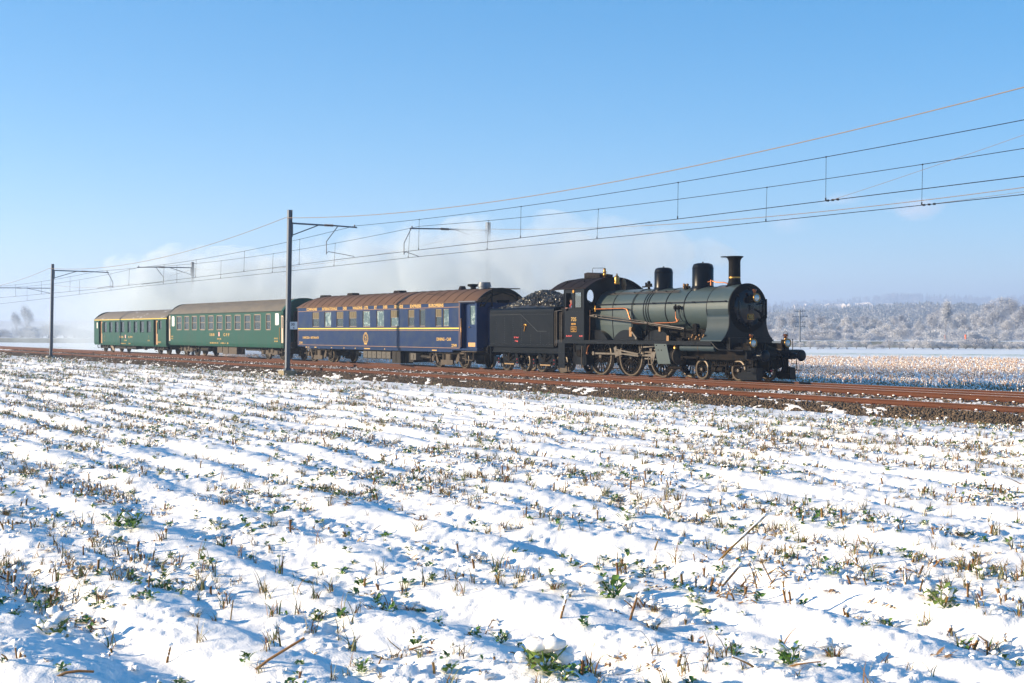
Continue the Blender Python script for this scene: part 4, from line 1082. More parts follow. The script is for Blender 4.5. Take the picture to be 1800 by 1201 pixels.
    b = MB(); b.lathe([(0.30, 0), (0.345, 0.02), (0.35, -0.06)], (-4.76, side * 1.02, 0.97), (1, 0, 0), 30); b.lathe([(0.30, 0), (0.22, 0.03), (0.1, 0.05), (0, 0.06)], (-4.78, side * 1.02, 0.97), (1, 0, 0), 24)
    for k in range(10): b.ball((-4.74, side * 1.02 + 0.30 * math.cos(k * 0.628), 0.97 + 0.30 * math.sin(k * 0.628)), 0.025, 6, 4)
    obj('cylinder_head', b, 'underframe', cy)
    b = MB(); b.cyl((-4.76, side * 1.02, 0.93), (-3.62, side * 1.02, 0.93), 0.055, n=14); b.cyl((-4.6, side * 1.02, 0.93), (-4.48, side * 1.02, 0.93), 0.10, n=14); obj('piston_rod_tail', b, 'frame', cy)
    b = MB(); b.cyl((-4.45, side * 1.16, 1.30), (-2.45, side * 1.16, 1.30), 0.125, n=22); b.ball((-4.45, side * 1.16, 1.30), 0.125, 14, 8, (0.4, 1, 1)); b.ball((-2.45, side * 1.16, 1.30), 0.125, 14, 8, (0.4, 1, 1))
    ar = obj('air_reservoir', b, 'panel_paint', L)
    b = MB(); b.cyl((-3.38, side * 1.16, 1.30), (-3.34, side * 1.16, 1.30), 0.132, n=22); obj('reservoir_strap', b, 'underframe', ar)
    b = MB(); b.lathe([(0.09, 0), (0.09, 0.1), (0.04, 0.13), (0.04, 0.18), (0, 0.19)], (-4.72, side * 1.25, 1.26), (0, 0, 1), 14); obj('drain_pot', b, 'brass', L)
    b = MB(); b.cyl((-5.35, side * 1.05, 0.52), (-4.55, side * 1.05, 0.52), 0.07, n=12); b.bar((-5.5, side * 1.05, 0.40), (-4.5, side * 1.05, 0.40), 0.03); b.bar((-4.55, side * 1.05, 0.36), (-4.55, side * 1.05, 0.6), 0.035); b.bar((-5.35, side * 1.05, 0.6), (-5.6, side * 1.0, 0.16), 0.035); obj('drain_gear', b, 'frame', L)
    # front step, guard plate and buffer
    b = MB(); b.prism([(-1.62, 0.30), (-1.28, 0.155), (-0.42, 0.17), (-0.46, 0.60), (-0.86, 0.62)], 'y', side * 0.93, side * 0.95); b.box(-0.45, -0.42, side * 0.66, side * 0.93, 0.17, 0.60); obj('guard_plate', b, 'black', L)
    b = MB(); b.lathe([(0.13, 0.0), (0.11, 0.08), (0.08, 0.26), (0.075, 0.36)], (-0.60, side * 0.875, 1.05), (1, 0, 0), 22); b.box(-0.64, -0.58, side * 0.875 - 0.2, side * 0.875 + 0.2, 0.9, 1.2); bf = obj('buffer', b, 'black', L)
    b = MB(); b.cyl((-0.22, side * 0.875, 1.05), (-0.03, side * 0.875, 1.05), 0.06, n=14); b.lathe([(0, 0.045), (0.12, 0.04), (0.20, 0.02), (0.212, 0.0), (0.212, -0.03), (0, -0.03)], (-0.05, side * 0.875, 1.05), (1, 0, 0), 30); obj('buffer_head', b, 'black', bf)
    b = MB(); b.prism([(-2.0, 1.24), (-0.72, 1.24), (-2.0, 1.52)], 'y', side * 0.52, side * 0.56); obj('deck_brace', b, 'deck_brown', L)
    b = MB(); b.tube([(-0.68, side * 1.22, 0.90), (-0.68, side * 1.22, 0.56), (-0.68, side * 1.22, 0.50)], 0.018, 6); b.tube([(-0.68, side * 0.98, 0.90), (-0.68, side * 0.98, 0.74), (-0.68, side * 1.22, 0.72)], 0.014, 6); b.box(-0.80, -0.52, side * 1.14, side * 1.34, 0.48, 0.50); obj('footstep', b, 'frame', L)
    b = MB(); b.tube([(-0.9, side * 1.22, 1.24), (-0.9, side * 1.22, 1.62)], 0.013, 6); b.ball((-0.9, side * 1.22, 1.63), 0.022, 6, 4); obj('hand_post', b, 'frame', L)
b = MB(); b.box(-0.66, -0.60, -1.27, 1.27, 0.92, 1.215); bm_ = obj('buffer_beam', b, 'black', L)
b = MB()
for s in (-1, 1):
    for k in range(5): b.box(-0.83 + 0.0 * k, -0.72, s * 0.84, s * 0.80, 0.42 + k * 0.09, 0.50 + k * 0.09)
    b.box(-0.95, -0.72, s * 0.86, s * 0.78, 0.40, 0.92)
obj('guard_iron', b, 'frame', L)
b = MB(); b.bar((-0.6, 0, 1.02), (-0.38, 0, 1.02), 0.08, 0.06); b.tube([(-0.40, 0, 1.0), (-0.30, 0, 1.04), (-0.26, 0, 1.12), (-0.34, 0, 1.16)], 0.03, 8)
b.tube([(-0.36, -0.05, 1.02), (-0.30, -0.05, 0.8), (-0.34, -0.05, 0.62)], 0.022, 6); b.tube([(-0.36, 0.05, 1.02), (-0.30, 0.05, 0.8), (-0.34, 0.05, 0.62)], 0.022, 6); b.cyl((-0.33, -0.1, 0.62), (-0.33, 0.1, 0.62), 0.03, n=8); b.torus((-0.36, 0, 0.52), (0, 1, 0), 0.08, 0.02, 16, 6)
obj('coupling_hook', b, 'frame', L)
for yy_, dz in ((-0.42, 0), (-0.28, -0.06), (0.28, 0), (0.42, -0.05)):
    b = MB(); b.tube([(-0.6, yy_, 0.98), (-0.44, yy_, 1.02), (-0.36, yy_, 0.88 + dz), (-0.38, yy_ + 0.03, 0.68 + dz), (-0.46, yy_ + 0.05, 0.58 + dz)], 0.03, 8); b.cyl((-0.48, yy_ + .05, 0.5 + dz), (-0.45, yy_ + .05, 0.6 + dz), 0.045, n=8); obj('brake_hose', b, 'blackmatt', L)
b = MB(); b.ball((-0.42, -0.25, 0.50), 0.04, 8, 5); obj('red_coupling_cap', b, 'red', L)
b = MB(); b.tube([(-0.62, -0.30, 1.22), (-0.60, -0.30, 1.40), (-0.60, -0.34, 1.50), (-0.60, -0.42, 1.50), (-0.60, -0.46, 1.40), (-0.62, -0.46, 1.22)], 0.018, 8); obj('front_hand_loop', b, 'frame', L)
b = MB(); b.box(-0.9, -0.8, -1.0, 1.0, 0.60, 0.64); b.box(-1.2, -0.9, -0.5, 0.5, 0.55, 0.9); obj('bogie_cross_beam', b, 'frame', L)

# ---- cab
cab_side = [(-12.18, 1.56), (-10.68, 1.56), (-10.68, 3.72), (-12.18, 3.72)]
winA = [(-12.06, 2.87), (-11.58, 2.87), (-11.58, 3.56), (-12.06, 3.56)]; winB = [(-11.37, 2.93), (-10.90, 2.93), (-10.90, 3.56), (-11.37, 3.56)]
for s in (-1, 1):
    b = MB(); plate_y(b, [cab_side, winA, winB], s * 1.42, 0.03)
    b.box(-12.2, -10.66, s * 1.445 - 0.006, s * 1.445 + 0.006, 2.77, 2.80); b.box(-12.2, -12.165, s * 1.442 - .008, s * 1.442 + .008, 1.58, 3.7); b.box(-10.70, -10.665, s * 1.442 - .008, s * 1.442 + .008, 1.58, 3.7)
    cs = obj('cab_side', b, 'black', L)
    b = MB(); b.box(-11.36, -10.91, s * 1.42 - .004, s * 1.42 + .004, 2.94, 3.55); obj('cab_window_glass', b, 'glass_cab', cs)
    b = MB(); b.box(-10.895, -10.875, s * 1.437 - .01, s * 1.437 + .01, 2.9, 3.58); b.box(-11.395, -11.375, s * 1.437 - .01, s * 1.437 + .01, 2.9, 3.58); b.box(-11.39, -10.88, s * 1.437 - .01, s * 1.437 + .01, 2.905, 2.925); obj('cab_window_frame', b, 'frame', cs)
    b = MB(); b.cyl((-11.47, s * 1.435, 3.62), (-11.47, s * 1.455, 3.62), 0.07, n=18); obj('brass_roundel', b, 'brass', cs)
b = MB(); f_ = -1.4385
lettering(b, '705', 0.235, 'side', (-11.66, f_, 2.36), 0.001, 0.40); obj('number_lettering', b, 'gold_paint', L, fix=False)
b = MB(); b.box(-11.62, -11.30, -1.447, -1.437, 2.20, 2.275); b.cur = 1; lettering(b, 'A 3/5', 0.06, 'side', (-11.54, -1.448, 2.212), 0.002, 0.16); obj('class_plate', b, ['brass', 'blackmatt'], L, fix=False)
b = MB(); b.box(-11.66, -11.24, -1.447, -1.437, 1.90, 2.13); b.cur = 1
b.box(-11.64, -11.26, -1.449, -1.446, 1.92, 2.005); b.box(-11.64, -11.26, -1.449, -1.446, 2.025, 2.11)
b.cur = 0; lettering(b, 'WINTERTHUR', 0.055, 'side', (-11.61, -1.4505, 2.04), 0.002, 0.32); lettering(b, '1904', 0.055, 'side', (-11.53, -1.4505, 1.94), 0.002, 0.16)
obj('builder_plate', b, ['brass', 'blackmatt'], L, fix=False)
b = MB(); lettering(b, 'Br. R 3.17', 0.085, 'side', (-12.02, -1.4385, 1.70), 0.004, 0.42); lettering(b, 'R.10', 0.085, 'side', (-11.02, -1.4385, 1.70), 0.004, 0.22); obj('red_lettering', b, 'red', L, fix=False)
# front wall with two portholes; arched top
roofarc = [(-1.44, 3.72)] + [(y, 3.70 + 0.50 * (1 - (abs(y) / 1.44) ** 2.3)) for y in np.linspace(-1.35, 1.35, 23)] + [(1.44, 3.72)]
b = MB(); plate_x(b, [[(-1.40, 1.56)] + [(y, z - 0.03) for y, z in roofarc] + [(1.40, 1.56)], circle((-1.13, 3.40), 0.185, 20, 0.29), circle((1.13, 3.40), 0.185, 20, 0.29)], -10.68, 0.03)
cf = obj('cab_front', b, 'black', L)
for s in (-1, 1):
    b = MB(); pts = [(-10.66, s * 1.13 + 0.19 * math.cos(t), 3.40 + 0.295 * math.sin(t)) for t in np.linspace(0, 2 * PI, 21)]; b.tube(pts, 0.018, 6); obj('porthole_rim', b, 'blackmatt', cf)
b = MB(); rings = []
for x in (-13.18, -12.2, -11.4, -10.62, -10.45):
    sag = 0.0 if x > -12.3 else 0.02
    top = [(x, y * 1.045, z - sag + 0.03) for y, z in roofarc]; bot = [(x, y * 1.045, z - sag - 0.01) for y, z in reversed(roofarc)]
    rings.append(top + bot)
b.loft(rings, True); rf = obj('cab_roof', b, 'roof_dark', L)
for x in (-12.5, -11.75, -11.0):
    b = MB(); b.tube([(x, y * 1.045, z + 0.035) for y, z in roofarc], 0.012, 5); obj('roof_seam', b, 'roof_dark', rf)
for x, yq in ((-12.6, -1.0), (-11.3, -1.0)):
    b = MB(); b.prism([(-0.05, 0), (0.05, 0), (0, 0.09)], 'x', x - 0.03, x + 0.03); b.v = [(p[0], p[1] + yq, p[2] + 4.02) for p in b.v]; obj('roof_hook', b, 'blackmatt', rf)
b = MB(); b.prism([(-12.25, 4.18), (-12.25, 4.44), (-12.0, 4.47), (-11.1, 4.36), (-11.1, 4.18)], 'y', -0.35, 0.35); rv = obj('roof_ventilator', b, 'roof_dark', L)
b = MB()
for k in range(5): b.box(-12.2 + k * 0.22, -12.08 + k * 0.22, -0.362, -0.352, 4.20, 4.33)
obj('ventilator_louvre', b, 'blackmatt', rv)
b = MB(); b.lathe([(0.05, 0), (0.05, 0.1), (0.09, 0.14), (0.05, 0.18), (0.07, 0.24), (0.09, 0.26), (0.05, 0.32), (0.06, 0.40), (0, 0.44)], (-11.0, -0.15, 4.2), (0, 0, 1), 14); obj('whistle', b, 'brass', L)
b = MB(); b.tube([(-11.9, -0.15, 4.40), (-11.9, -0.15, 4.62), (-11.85, -0.15, 4.66), (-11.0, -0.15, 4.63)], 0.012, 6); obj('whistle_rod', b, 'wire', L)
# backhead, seats, rear of cab
b = MB(); b.box(-10.95, -10.70, -0.7, 0.7, 1.6, 3.3); b.cyl((-11.0, 0.0, 3.1), (-10.9, 0, 3.1), 0.2, n=16); obj('backhead', b, 'blackmatt', L)
b = MB(); b.box(-12.7, -10.7, -1.38, 1.38, 1.50, 1.58); b.box(-12.19, -12.16, -1.40, -1.1, 1.58, 3.7); b.box(-12.19, -12.16, 1.1, 1.40, 1.58, 3.7); obj('cab_floor', b, 'blackmatt', L)
b = MB()
for x in (-12.55, -12.42): b.tube([(x, -1.40, 1.45), (x, -1.40, 2.75)], 0.018, 6)
obj('cab_handrail', b, 'steel', L)
b = MB(); b.box(-12.7, -12.2, -1.40, -1.36, 0.35, 1.5); b.box(-12.75, -12.15, -1.42, -1.1, 0.52, 0.55); b.box(-12.75, -12.15, -1.42, -1.1, 0.98, 1.01); b.box(-12.0, -11.0, -1.1, -0.7, 0.5, 1.4); obj('cab_steps', b, 'black', L)
b = MB(); b.cyl((-11.45, -1.2, 1.0), (-11.45, -0.8, 1.0), 0.16, n=16); b.tube([(-11.6, -1.3, 1.5), (-11.58, -1.3, 1.25), (-11.52, -1.3, 1.05)], 0.035, 8); obj('injector', b, 'frame', L)
b = MB(); b.tube([(-11.2, -1.2, 0.35), (-11.2, -1.2, 0.9), (-11.15, -1.2, 1.3)], 0.03, 8); b.tube([(-12.3, -1.2, 0.2), (-12.28, -1.2, 0.6)], 0.03, 8); obj('overflow_pipe', b, 'underframe', L)
b = MB(); b.tube([(-10.95, -1.1, 1.05), (-10.9, -1.1, 1.25), (-10.75, -1.1, 1.36)], 0.022, 8); b.ball((-10.93, -1.1, 1.0), 0.06); obj('copper_bend', b, 'copper', L)

# ================================================================== tender
T = thing('tender', (-15.4, 0, ZR), 'dark grey riveted coal tender coupled behind the locomotive cab', 'tender')
b = MB(); rad = 0.16
prof = [(-1.42, 1.27), (-1.42, 2.82), (-1.40, 2.90), (-1.33, 2.965), (-1.24, 2.99), (1.24, 2.99), (1.33, 2.965), (1.40, 2.90), (1.42, 2.82), (1.42, 1.27)]
b.prism(prof, 'x', -18.5, -13.05); tb = obj('tank', b, 'tender_grey', T)
b = MB(); b.box(-18.53, -13.02, -1.43, 1.43, 1.225, 1.30); obj('tank_footplate', b, 'tender_grey', T)
b = MB()
riv = []
for x in (-17.9, -17.15, -16.4, -15.65, -14.9, -14.1, -13.4):
    zt_ = 2.72 if x < -15.6 else (2.72 - (x + 15.6) * 1.35 if x < -14.4 else 1.9)
    z = 1.42
    while z < min(zt_, 2.6): riv.append((x, z)); z += 0.085
x = -15.5
while x < -13.2: riv.append((x, 2.68)); x += 0.09
x = -18.4
while x < -13.1: riv.append((x, 1.34)); x += 0.12
for x, z in riv: b.cyl((x, -1.42, z), (x, -1.431, z), 0.012, 0.006, 6)
obj('rivets', b, 'rivet', tb, kind='stuff')
b = MB(); b.bar((-18.45, -1.424, 2.68), (-15.75, -1.424, 2.69), 0.008); b.bar((-15.75, -1.424, 2.69), (-14.35, -1.424, 1.93), 0.008); b.bar((-14.35, -1.424, 1.93), (-13.6, -1.424, 1.93), 0.008); obj('seam', b, 'rivet', tb)
b = MB()
pk = [(-15.35 + 0.14 * math.cos(t), 2.14 + 0.10 * math.sin(t)) for t in np.linspace(PI * 0.95, 0.12, 9)]
b.tube([(u, -1.445, v) for u, v in pk], [0.012, 0.02, 0.026, 0.03, 0.032, 0.03, 0.026, 0.02, 0.012], 6)
b.tube([(-15.33, -1.445, 2.22), (-15.36, -1.445, 2.08), (-15.41, -1.445, 1.93)], [0.018, 0.02, 0.024], 6); obj('brass_emblem', b, 'brass', tb)
b = MB(); lettering(b, '15 / 18 m³', 0.085, 'side', (-16.32, -1.424, 1.62), 0.004, 0.40); lettering(b, '7 tkg', 0.085, 'side', (-16.24, -1.424, 1.46), 0.004, 0.26); obj('red_lettering', b, 'red', tb, fix=False)
b = MB(); b.tube([(-18.2, -1.15, 3.02), (-13.5, -1.15, 3.12)], 0.02, 6); b.tube([(-17.4, -1.15, 3.07), (-13.5, -1.15, 3.20)], 0.02, 6)
for x in (-17.2, -16.3, -15.4, -14.5, -13.7): b.bar((x, -1.15, 2.95), (x, -1.15, 3.22), 0.03)
b.tube([(-18.2, 1.15, 3.02), (-13.5, 1.15, 3.12)], 0.02, 6); obj('coal_rail', b, 'frame', T)
b = MB(); b.box(-18.45, -12.3, -1.26, -1.18, 0.96, 1.225); b.box(-18.45, -12.3, 1.18, 1.26, 0.96, 1.225); b.box(-18.4, -12.4, -0.9, 0.9, 0.85, 1.22); b.box(-18.5, -12.3, -1.30, -1.16, 0.95, 0.99); obj('tender_frame', b, 'tender_grey', T)
b = MB(); b.box(-18.56, -18.48, -1.35, 1.35, 0.85, 1.3); b.bar((-18.52, -1.33, 1.25), (-18.52, -1.33, 0.55), 0.04); obj('rear_beam', b, 'black', T)
b = MB(); b.box(-13.0, -12.55, -1.1, 1.1, 1.3, 2.95); b.box(-13.05, -12.9, -1.38, -1.1, 1.25, 2.7); obj('tender_front', b, 'blackmatt', T)
b = MB()
for x in (-12.95, -12.82): b.tube([(x, -1.40, 1.30), (x, -1.40, 2.80)], 0.016, 6)
b.tube([(-12.95, -1.40, 2.80), (-12.4, -1.40, 2.84)], 0.014, 6)
obj('tender_handrail', b, 'steel', T)
for xc, wb in ((-17.2, 1.62), (-14.15, 1.66)):
    b = MB(); 
    for s in (-1, 1):
        y = s * 1.06
        v, f = plate([[(xc - .62, .92), (xc - .45, .92), (xc - .34, .68), (xc + .34, .68), (xc + .45, .92), (xc + .62, .92), (xc + .68, .74), (xc + .60, .52), (xc + .42, .46), (xc - .42, .46), (xc - .60, .52), (xc - .68, .74)]], 0.04)
        b.add([(u, y + w, z) for u, z, w in v], f)
    b.box(xc - 0.3, xc + 0.3, -1.05, 1.05, 0.5, 0.85); b.bar((xc - .8, -1.08, .28), (xc + .8, -1.08, .28), 0.035)
    for k in (-1, 1): b.bar((xc + k * .8, -1.08, .28), (xc + k * .8, -1.08, .75), 0.03)
    bg = obj('tender_bogie', b, 'tender_grey', T)
    for k in (-1, 1):
        b = MB(); x = xc + k * wb / 2
        b.box(x - 0.12, x + 0.12, -1.19, -1.02, 0.44, 0.70); b.cyl((x, -1.20, 0.56), (x, -1.02, 0.56), 0.10, n=14); obj('axle_box', b, 'tender_grey', bg)
        b = MB(); b.ball((x, -1.21, 0.66), 0.03, 7, 5); b.ball((x, -1.21, 0.50), 0.025, 7, 5); obj('red_oil_cap', b, 'red', bg)
        for s in (-1, 1): put_wheel(TW, x, s, 0.46, bg)
    b = MB()
    for j in range(4): b.tube([(xc - 0.45 + j * .06, -1.12, 0.80 - j * .03), (xc, -1.12, 0.70 - j * 0.03), (xc + 0.45 - j * .06, -1.12, 0.80 - j * .03)], 0.02, 5)
    b.box(xc - 0.07, xc + 0.07, -1.17, -1.07, 0.56, 0.96); b.bar((xc - .45, -1.12, .55), (xc + .45, -1.12, .55), 0.05); obj('leaf_spring', b, 'frame', bg)
    b = MB(); b.bar((xc - .42, -1.13, .43), (xc + .42, -1.13, .43), 0.03, 0.05); obj('brass_strap', b, M.setdefault('ochre', mat('ochre_dust', (0.24, 0.15, 0.07), 0.8)), bg)
b = MB(); b.bar((-12.75, -1.15, 0.93), (-12.1, -1.15, 0.93), 0.06); b.bar((-12.12, -1.15, 0.93), (-12.16, -1.15, 0.48), 0.06); b.bar((-12.16, -1.15, 0.5), (-12.9, -1.15, 0.5), 0.06); b.bar((-12.85, -1.15, 0.5), (-12.8, -1.15, 0.93), 0.06); obj('rear_step_frame', b, 'frame', T)
b = MB(); v, f = plate([[(-13.2, .32), (-12.9, .42), (-12.3, .36), (-12.28, .22), (-12.9, .14), (-13.2, .18)]], 0.03); b.add([(u, -0.98 + w, z) for u, z, w in v], f); obj('brake_shoe_plate', b, 'underframe', T)
for s in (-1, 1):
    b = MB(); b.cyl((-18.54, s * 0.875, 1.05), (-18.95, s * 0.875, 1.05), 0.12, n=16); b.cyl((-18.95, s * 0.875, 1.05), (-19.0, s * 0.875, 1.05), 0.22, n=20); obj('buffer', b, 'blackmatt', T)
# coal heap
def coal_h(x, y):
    h = 0.78 * np.exp(-((x + 15.75) / 1.15) ** 2) + 0.50 * np.exp(-((x + 13.95) / 0.75) ** 2) + 0.25 * np.exp(-((x + 17.2) / 0.9) ** 2)
    h = h * np.clip(1 - (np.abs(y) / 1.30) ** 2.2, 0, 1) 
    return 2.96 + h + 0.05 * (fbm(x * 5, y * 5, 3, 2) - 0.5)
gx, gy = np.meshgrid(np.linspace(-18.3, -13.1, 60), np.linspace(-1.28, 1.28, 34), indexing='ij')
C = obj('coal_heap', grid_mesh('coal_heap', gx, gy, coal_h(gx, gy), ['coal'], smooth=False), [], kind='stuff', label='heap of black lump coal piled on the tender')
C['category'] = 'coal'
CR = [proto(rock(50 + i), ['coal'], 'lump') for i in range(5)]
rng = np.random.default_rng(3); n = 2600
cx_ = rng.uniform(-18.1, -13.2, n); cy_ = rng.uniform(-1.2, 1.2, n)
scatter('coal_lumps', np.column_stack([cx_, cy_, coal_h(cx_, cy_) + 0.01]), rng.uniform(0, 6.28, (n, 3)), rng.uniform(0.03, 0.085, n), rng.integers(0, 5, n), CR, label='loose black coal lumps covering the heap on the tender', cat='coal')

# ================================================================== the driver at the cab window
def person_in_cab():
    P = thing('person', (-11.85, -1.22, 2.62), 'person in a dark cap, red scarf and dark jacket leaning on the open cab window', 'person')
    bx, by, bz = -11.84, -1.24, 2.62
    me = bpy.data.meshes.new('body')
    # joints: hips, waist, chest, neck, head base; arms folded on the sill
    V = [((bx, by + 0.10, bz - 0.75), .13), ((bx, by + 0.10, bz - 0.35), .13), ((bx, by + 0.06, bz + 0.0), .14), ((bx, by + 0.02, bz + 0.28), .12), ((bx + .01, by - 0.01, bz + 0.42), .05), ((bx + .02, by - 0.03, bz + 0.50), .05),
         ((bx - 0.19, by + 0.02, bz + 0.26), .07), ((bx - 0.21, by - 0.13, bz + 0.12), .05), ((bx - 0.10, by - 0.27, bz + 0.27), .035), ((bx - 0.03, by - 0.30, bz + 0.29), .028),
         ((bx + 0.19, by + 0.02, bz + 0.26), .07), ((bx + 0.24, by - 0.14, bz + 0.27), .05), ((bx + 0.08, by - 0.26, bz + 0.29), .035), ((bx + 0.02, by - 0.27, bz + 0.30), .028),
         ((bx - 0.09, by + 0.11, bz - 0.95), .10), ((bx + 0.09, by + 0.11, bz - 0.95), .10)]
    E = [(0, 1), (1, 2), (2, 3), (3, 4), (4, 5), (3, 6), (6, 7), (7, 8), (8, 9), (3, 10), (10, 11), (11, 12), (12, 13), (0, 14), (0, 15)]
    me.from_pydata([v for v, r in V], E, [])
    o = obj('body', me, 'cloth_dark', P)
    sk = o.modifiers.new('skin', 'SKIN'); sv = me.skin_vertices[0].data
    for i, (v, r) in enumerate(V): sv[i].radius = (r, r)
    sv[0].use_root = True
    sk.use_smooth_shade = True
    ss = o.modifiers.new('sub', 'SUBSURF'); ss.levels = 1; ss.render_levels = 2
    hx, hy, hz = bx + 0.03, by - 0.05, bz + 0.60
    h = MB(); h.lathe([(0.0, -0.12), (0.045, -0.115), (0.065, -0.07), (0.08, 0.0), (0.08, 0.06), (0.05, 0.11), (0, 0.12)], (hx, hy, hz), (0, 0, 1), 16)
    h.cyl((hx, hy - 0.075, hz - 0.01), (hx, hy - 0.105, hz - 0.025), 0.018, 0.012, 8)                                     # nose
    for s in (-1, 1): h.ball((hx + s * 0.083, hy, hz - 0.01), 0.022, 7, 5, (0.5, 1, 1.3))                                 # ears
    h.cyl((hx, hy, hz - 0.18), (hx, hy, hz - 0.08), 0.05, n=12)
    head = obj('head', h, 'skin', P)
    h = MB()
    for s in (-1, 1): h.ball((hx + s * 0.03, hy - 0.072, hz + 0.015), 0.011, 6, 4)
    h.box(hx - 0.025, hx + 0.025, hy - 0.079, hy - 0.070, hz - 0.065, hz - 0.058); obj('eyes_and_mouth', h, 'blackmatt', head)
    h = MB(); h.lathe([(0.088, 0.045), (0.098, 0.07), (0.10, 0.10), (0.08, 0.135), (0, 0.145)], (hx, hy + 0.01, hz), (0, 0, 1), 16); h.prism(circle((hx, hy - 0.075), 0.07, 12), 'z', hz + 0.045, hz + 0.057); obj('cap', h, 'blackmatt', P)
    h = MB(); h.torus((hx, hy + 0.01, hz - 0.15), (0, 0.3, 1), 0.06, 0.022, 16, 8); h.prism([(hx - 0.035, hz - 0.15), (hx + 0.035, hz - 0.15), (hx + 0.01, hz - 0.30)], 'y', hy - 0.10, hy - 0.07); obj('red_scarf', h, 'red', P)
    h = MB(); h.prism([(hx - 0.06, hz - 0.2), (hx + 0.07, hz - 0.2), (hx + 0.05, hz - 0.42), (hx - 0.04, hz - 0.42)], 'y', hy - 0.065, hy - 0.04); obj('shirt_front', h, 'cloth_blue', P)
    # hands with fingers resting over the sill
    for s, (x, y, z) in ((-1, (bx - 0.02, by - 0.31, bz + 0.29)), (1, (bx + 0.03, by - 0.29, bz + 0.31))):
        h = MB(); h.ball((x, y, z), 0.04, 10, 6, (1.1, 0.9, 0.5))
        for k in range(4):
            L_ = (0.045, 0.055, 0.052, 0.042)[k]; px_ = x - s * 0.03; py_ = y - 0.026 + k * 0.018
            h.tube([(px_, py_, z), (px_ - s * L_ * 0.6, py_, z + 0.004), (px_ - s * L_, py_, z - 0.014)], [0.010, 0.009, 0.007], 6)
        h.tube([(x + s * 0.01, y - 0.03, z), (x - s * 0.01, y - 0.055, z + 0.005), (x - s * 0.03, y - 0.06, z + 0.004)], [0.012, 0.011, 0.008], 6)
        obj('hand', h, 'skin', P)
person_in_cab()
# ================================================================== coaches
def wall(mb, x0, x1, zs, yprof, side, holes, th=0.05):
    """side wall from x0 to x1; zs = z levels of the wall; yprof(z) = half width; holes = (xa, xb, za, zb)"""
    xb = sorted({x0, x1} | {h[0] for h in holes} | {h[1] for h in holes})
    zb = sorted(set(zs) | {h[2] for h in holes} | {h[3] for h in holes})
    zb = [z for z in zb if zs[0] - 1e-6 <= z <= zs[-1] + 1e-6]
    def inside(x, z): return any(h[0] < x < h[1] and h[2] < z < h[3] for h in holes)
    for d, flip in ((0, False), (th, True)):
        for a, b in zip(xb[:-1], xb[1:]):
            for c, e in zip(zb[:-1], zb[1:]):
                if inside((a + b) / 2, (c + e) / 2): continue
                v = [(a, side * (yprof(c) - d), c), (b, side * (yprof(c) - d), c), (b, side * (yprof(e) - d), e), (a, side * (yprof(e) - d), e)]
                f = (0, 1, 2, 3)
                if flip != (side > 0): f = f[::-1]
                mb.add(v, [f])
    for xa, xe, za, ze in holes:
        y0a, y0b = side * yprof(za), side * yprof(ze); y1a, y1b = side * (yprof(za) - th), side * (yprof(ze) - th)
        o = [(xa, y0a, za), (xe, y0a, za), (xe, y0b, ze), (xa, y0b, ze)]; i = [(xa, y1a, za), (xe, y1a, za), (xe, y1b, ze), (xa, y1b, ze)]
        mb.add(o + i, [(0, 4, 5, 1), (1, 5, 6, 2), (2, 6, 7, 3), (3, 7, 4, 0)] if side < 0 else [(0, 1, 5, 4), (1, 2, 6, 5), (2, 3, 7, 6), (3, 0, 4, 7)])
def roof_arc(half, ze, zt, p=2.2, n=20):
    return [(half * math.sin(PI / 2 * t), ze + (zt - ze) * (1 - abs(math.sin(PI / 2 * t)) ** p)) for t in np.linspace(-1, 1, n + 1)]
def roof(name, x0, x1, half, ze, zt, p, material, parent, dome=1.2, domedrop=0.6, seams=0, over=0.04, seam_mat='blackmatt', domeR=True):
    ar = roof_arc(half + over, ze, zt, p)
    stations = [x0] + [x0 + dome * t for t in (0.06, 0.15, 0.3, 0.5, 0.75, 1)] + [x0 + dome + (x1 - x0 - 2 * dome) * k / 10 for k in range(1, 10)] + [x1 - dome * t for t in (1, 0.75, 0.5, 0.3, 0.15, 0.06)] + [x1]
    def sc(x):
        d = min(x - x0, x1 - x) if domeR else (x - x0)
        t = min(1, max(0, d / dome)); return 1 - domedrop * (1 - math.sqrt(max(0, 1 - (1 - t) ** 2)))
    rings = [[(x, y, ze + (z - ze) * sc(x)) for y, z in ar] + [(x, ar[-1][0], ze - 0.03), (x, ar[0][0], ze - 0.03)] for x in stations]
    b = MB(); b.loft(rings, True); ro = obj(name, b, material, parent)
    if seams:
        k = int((x1 - x0) / seams)
        for i in range(1, k):
            x = x0 + seams * i
            if x < x0 + 0.3 or x > x1 - 0.3: continue
            s = MB(); s.tube([(x, y, ze + (z - ze) * sc(x) + 0.004) for y, z in ar], 0.012, 4); obj('roof_seam', s, seam_mat, ro)
    return ro, lambda x: ze + (zt - ze) * sc(x)
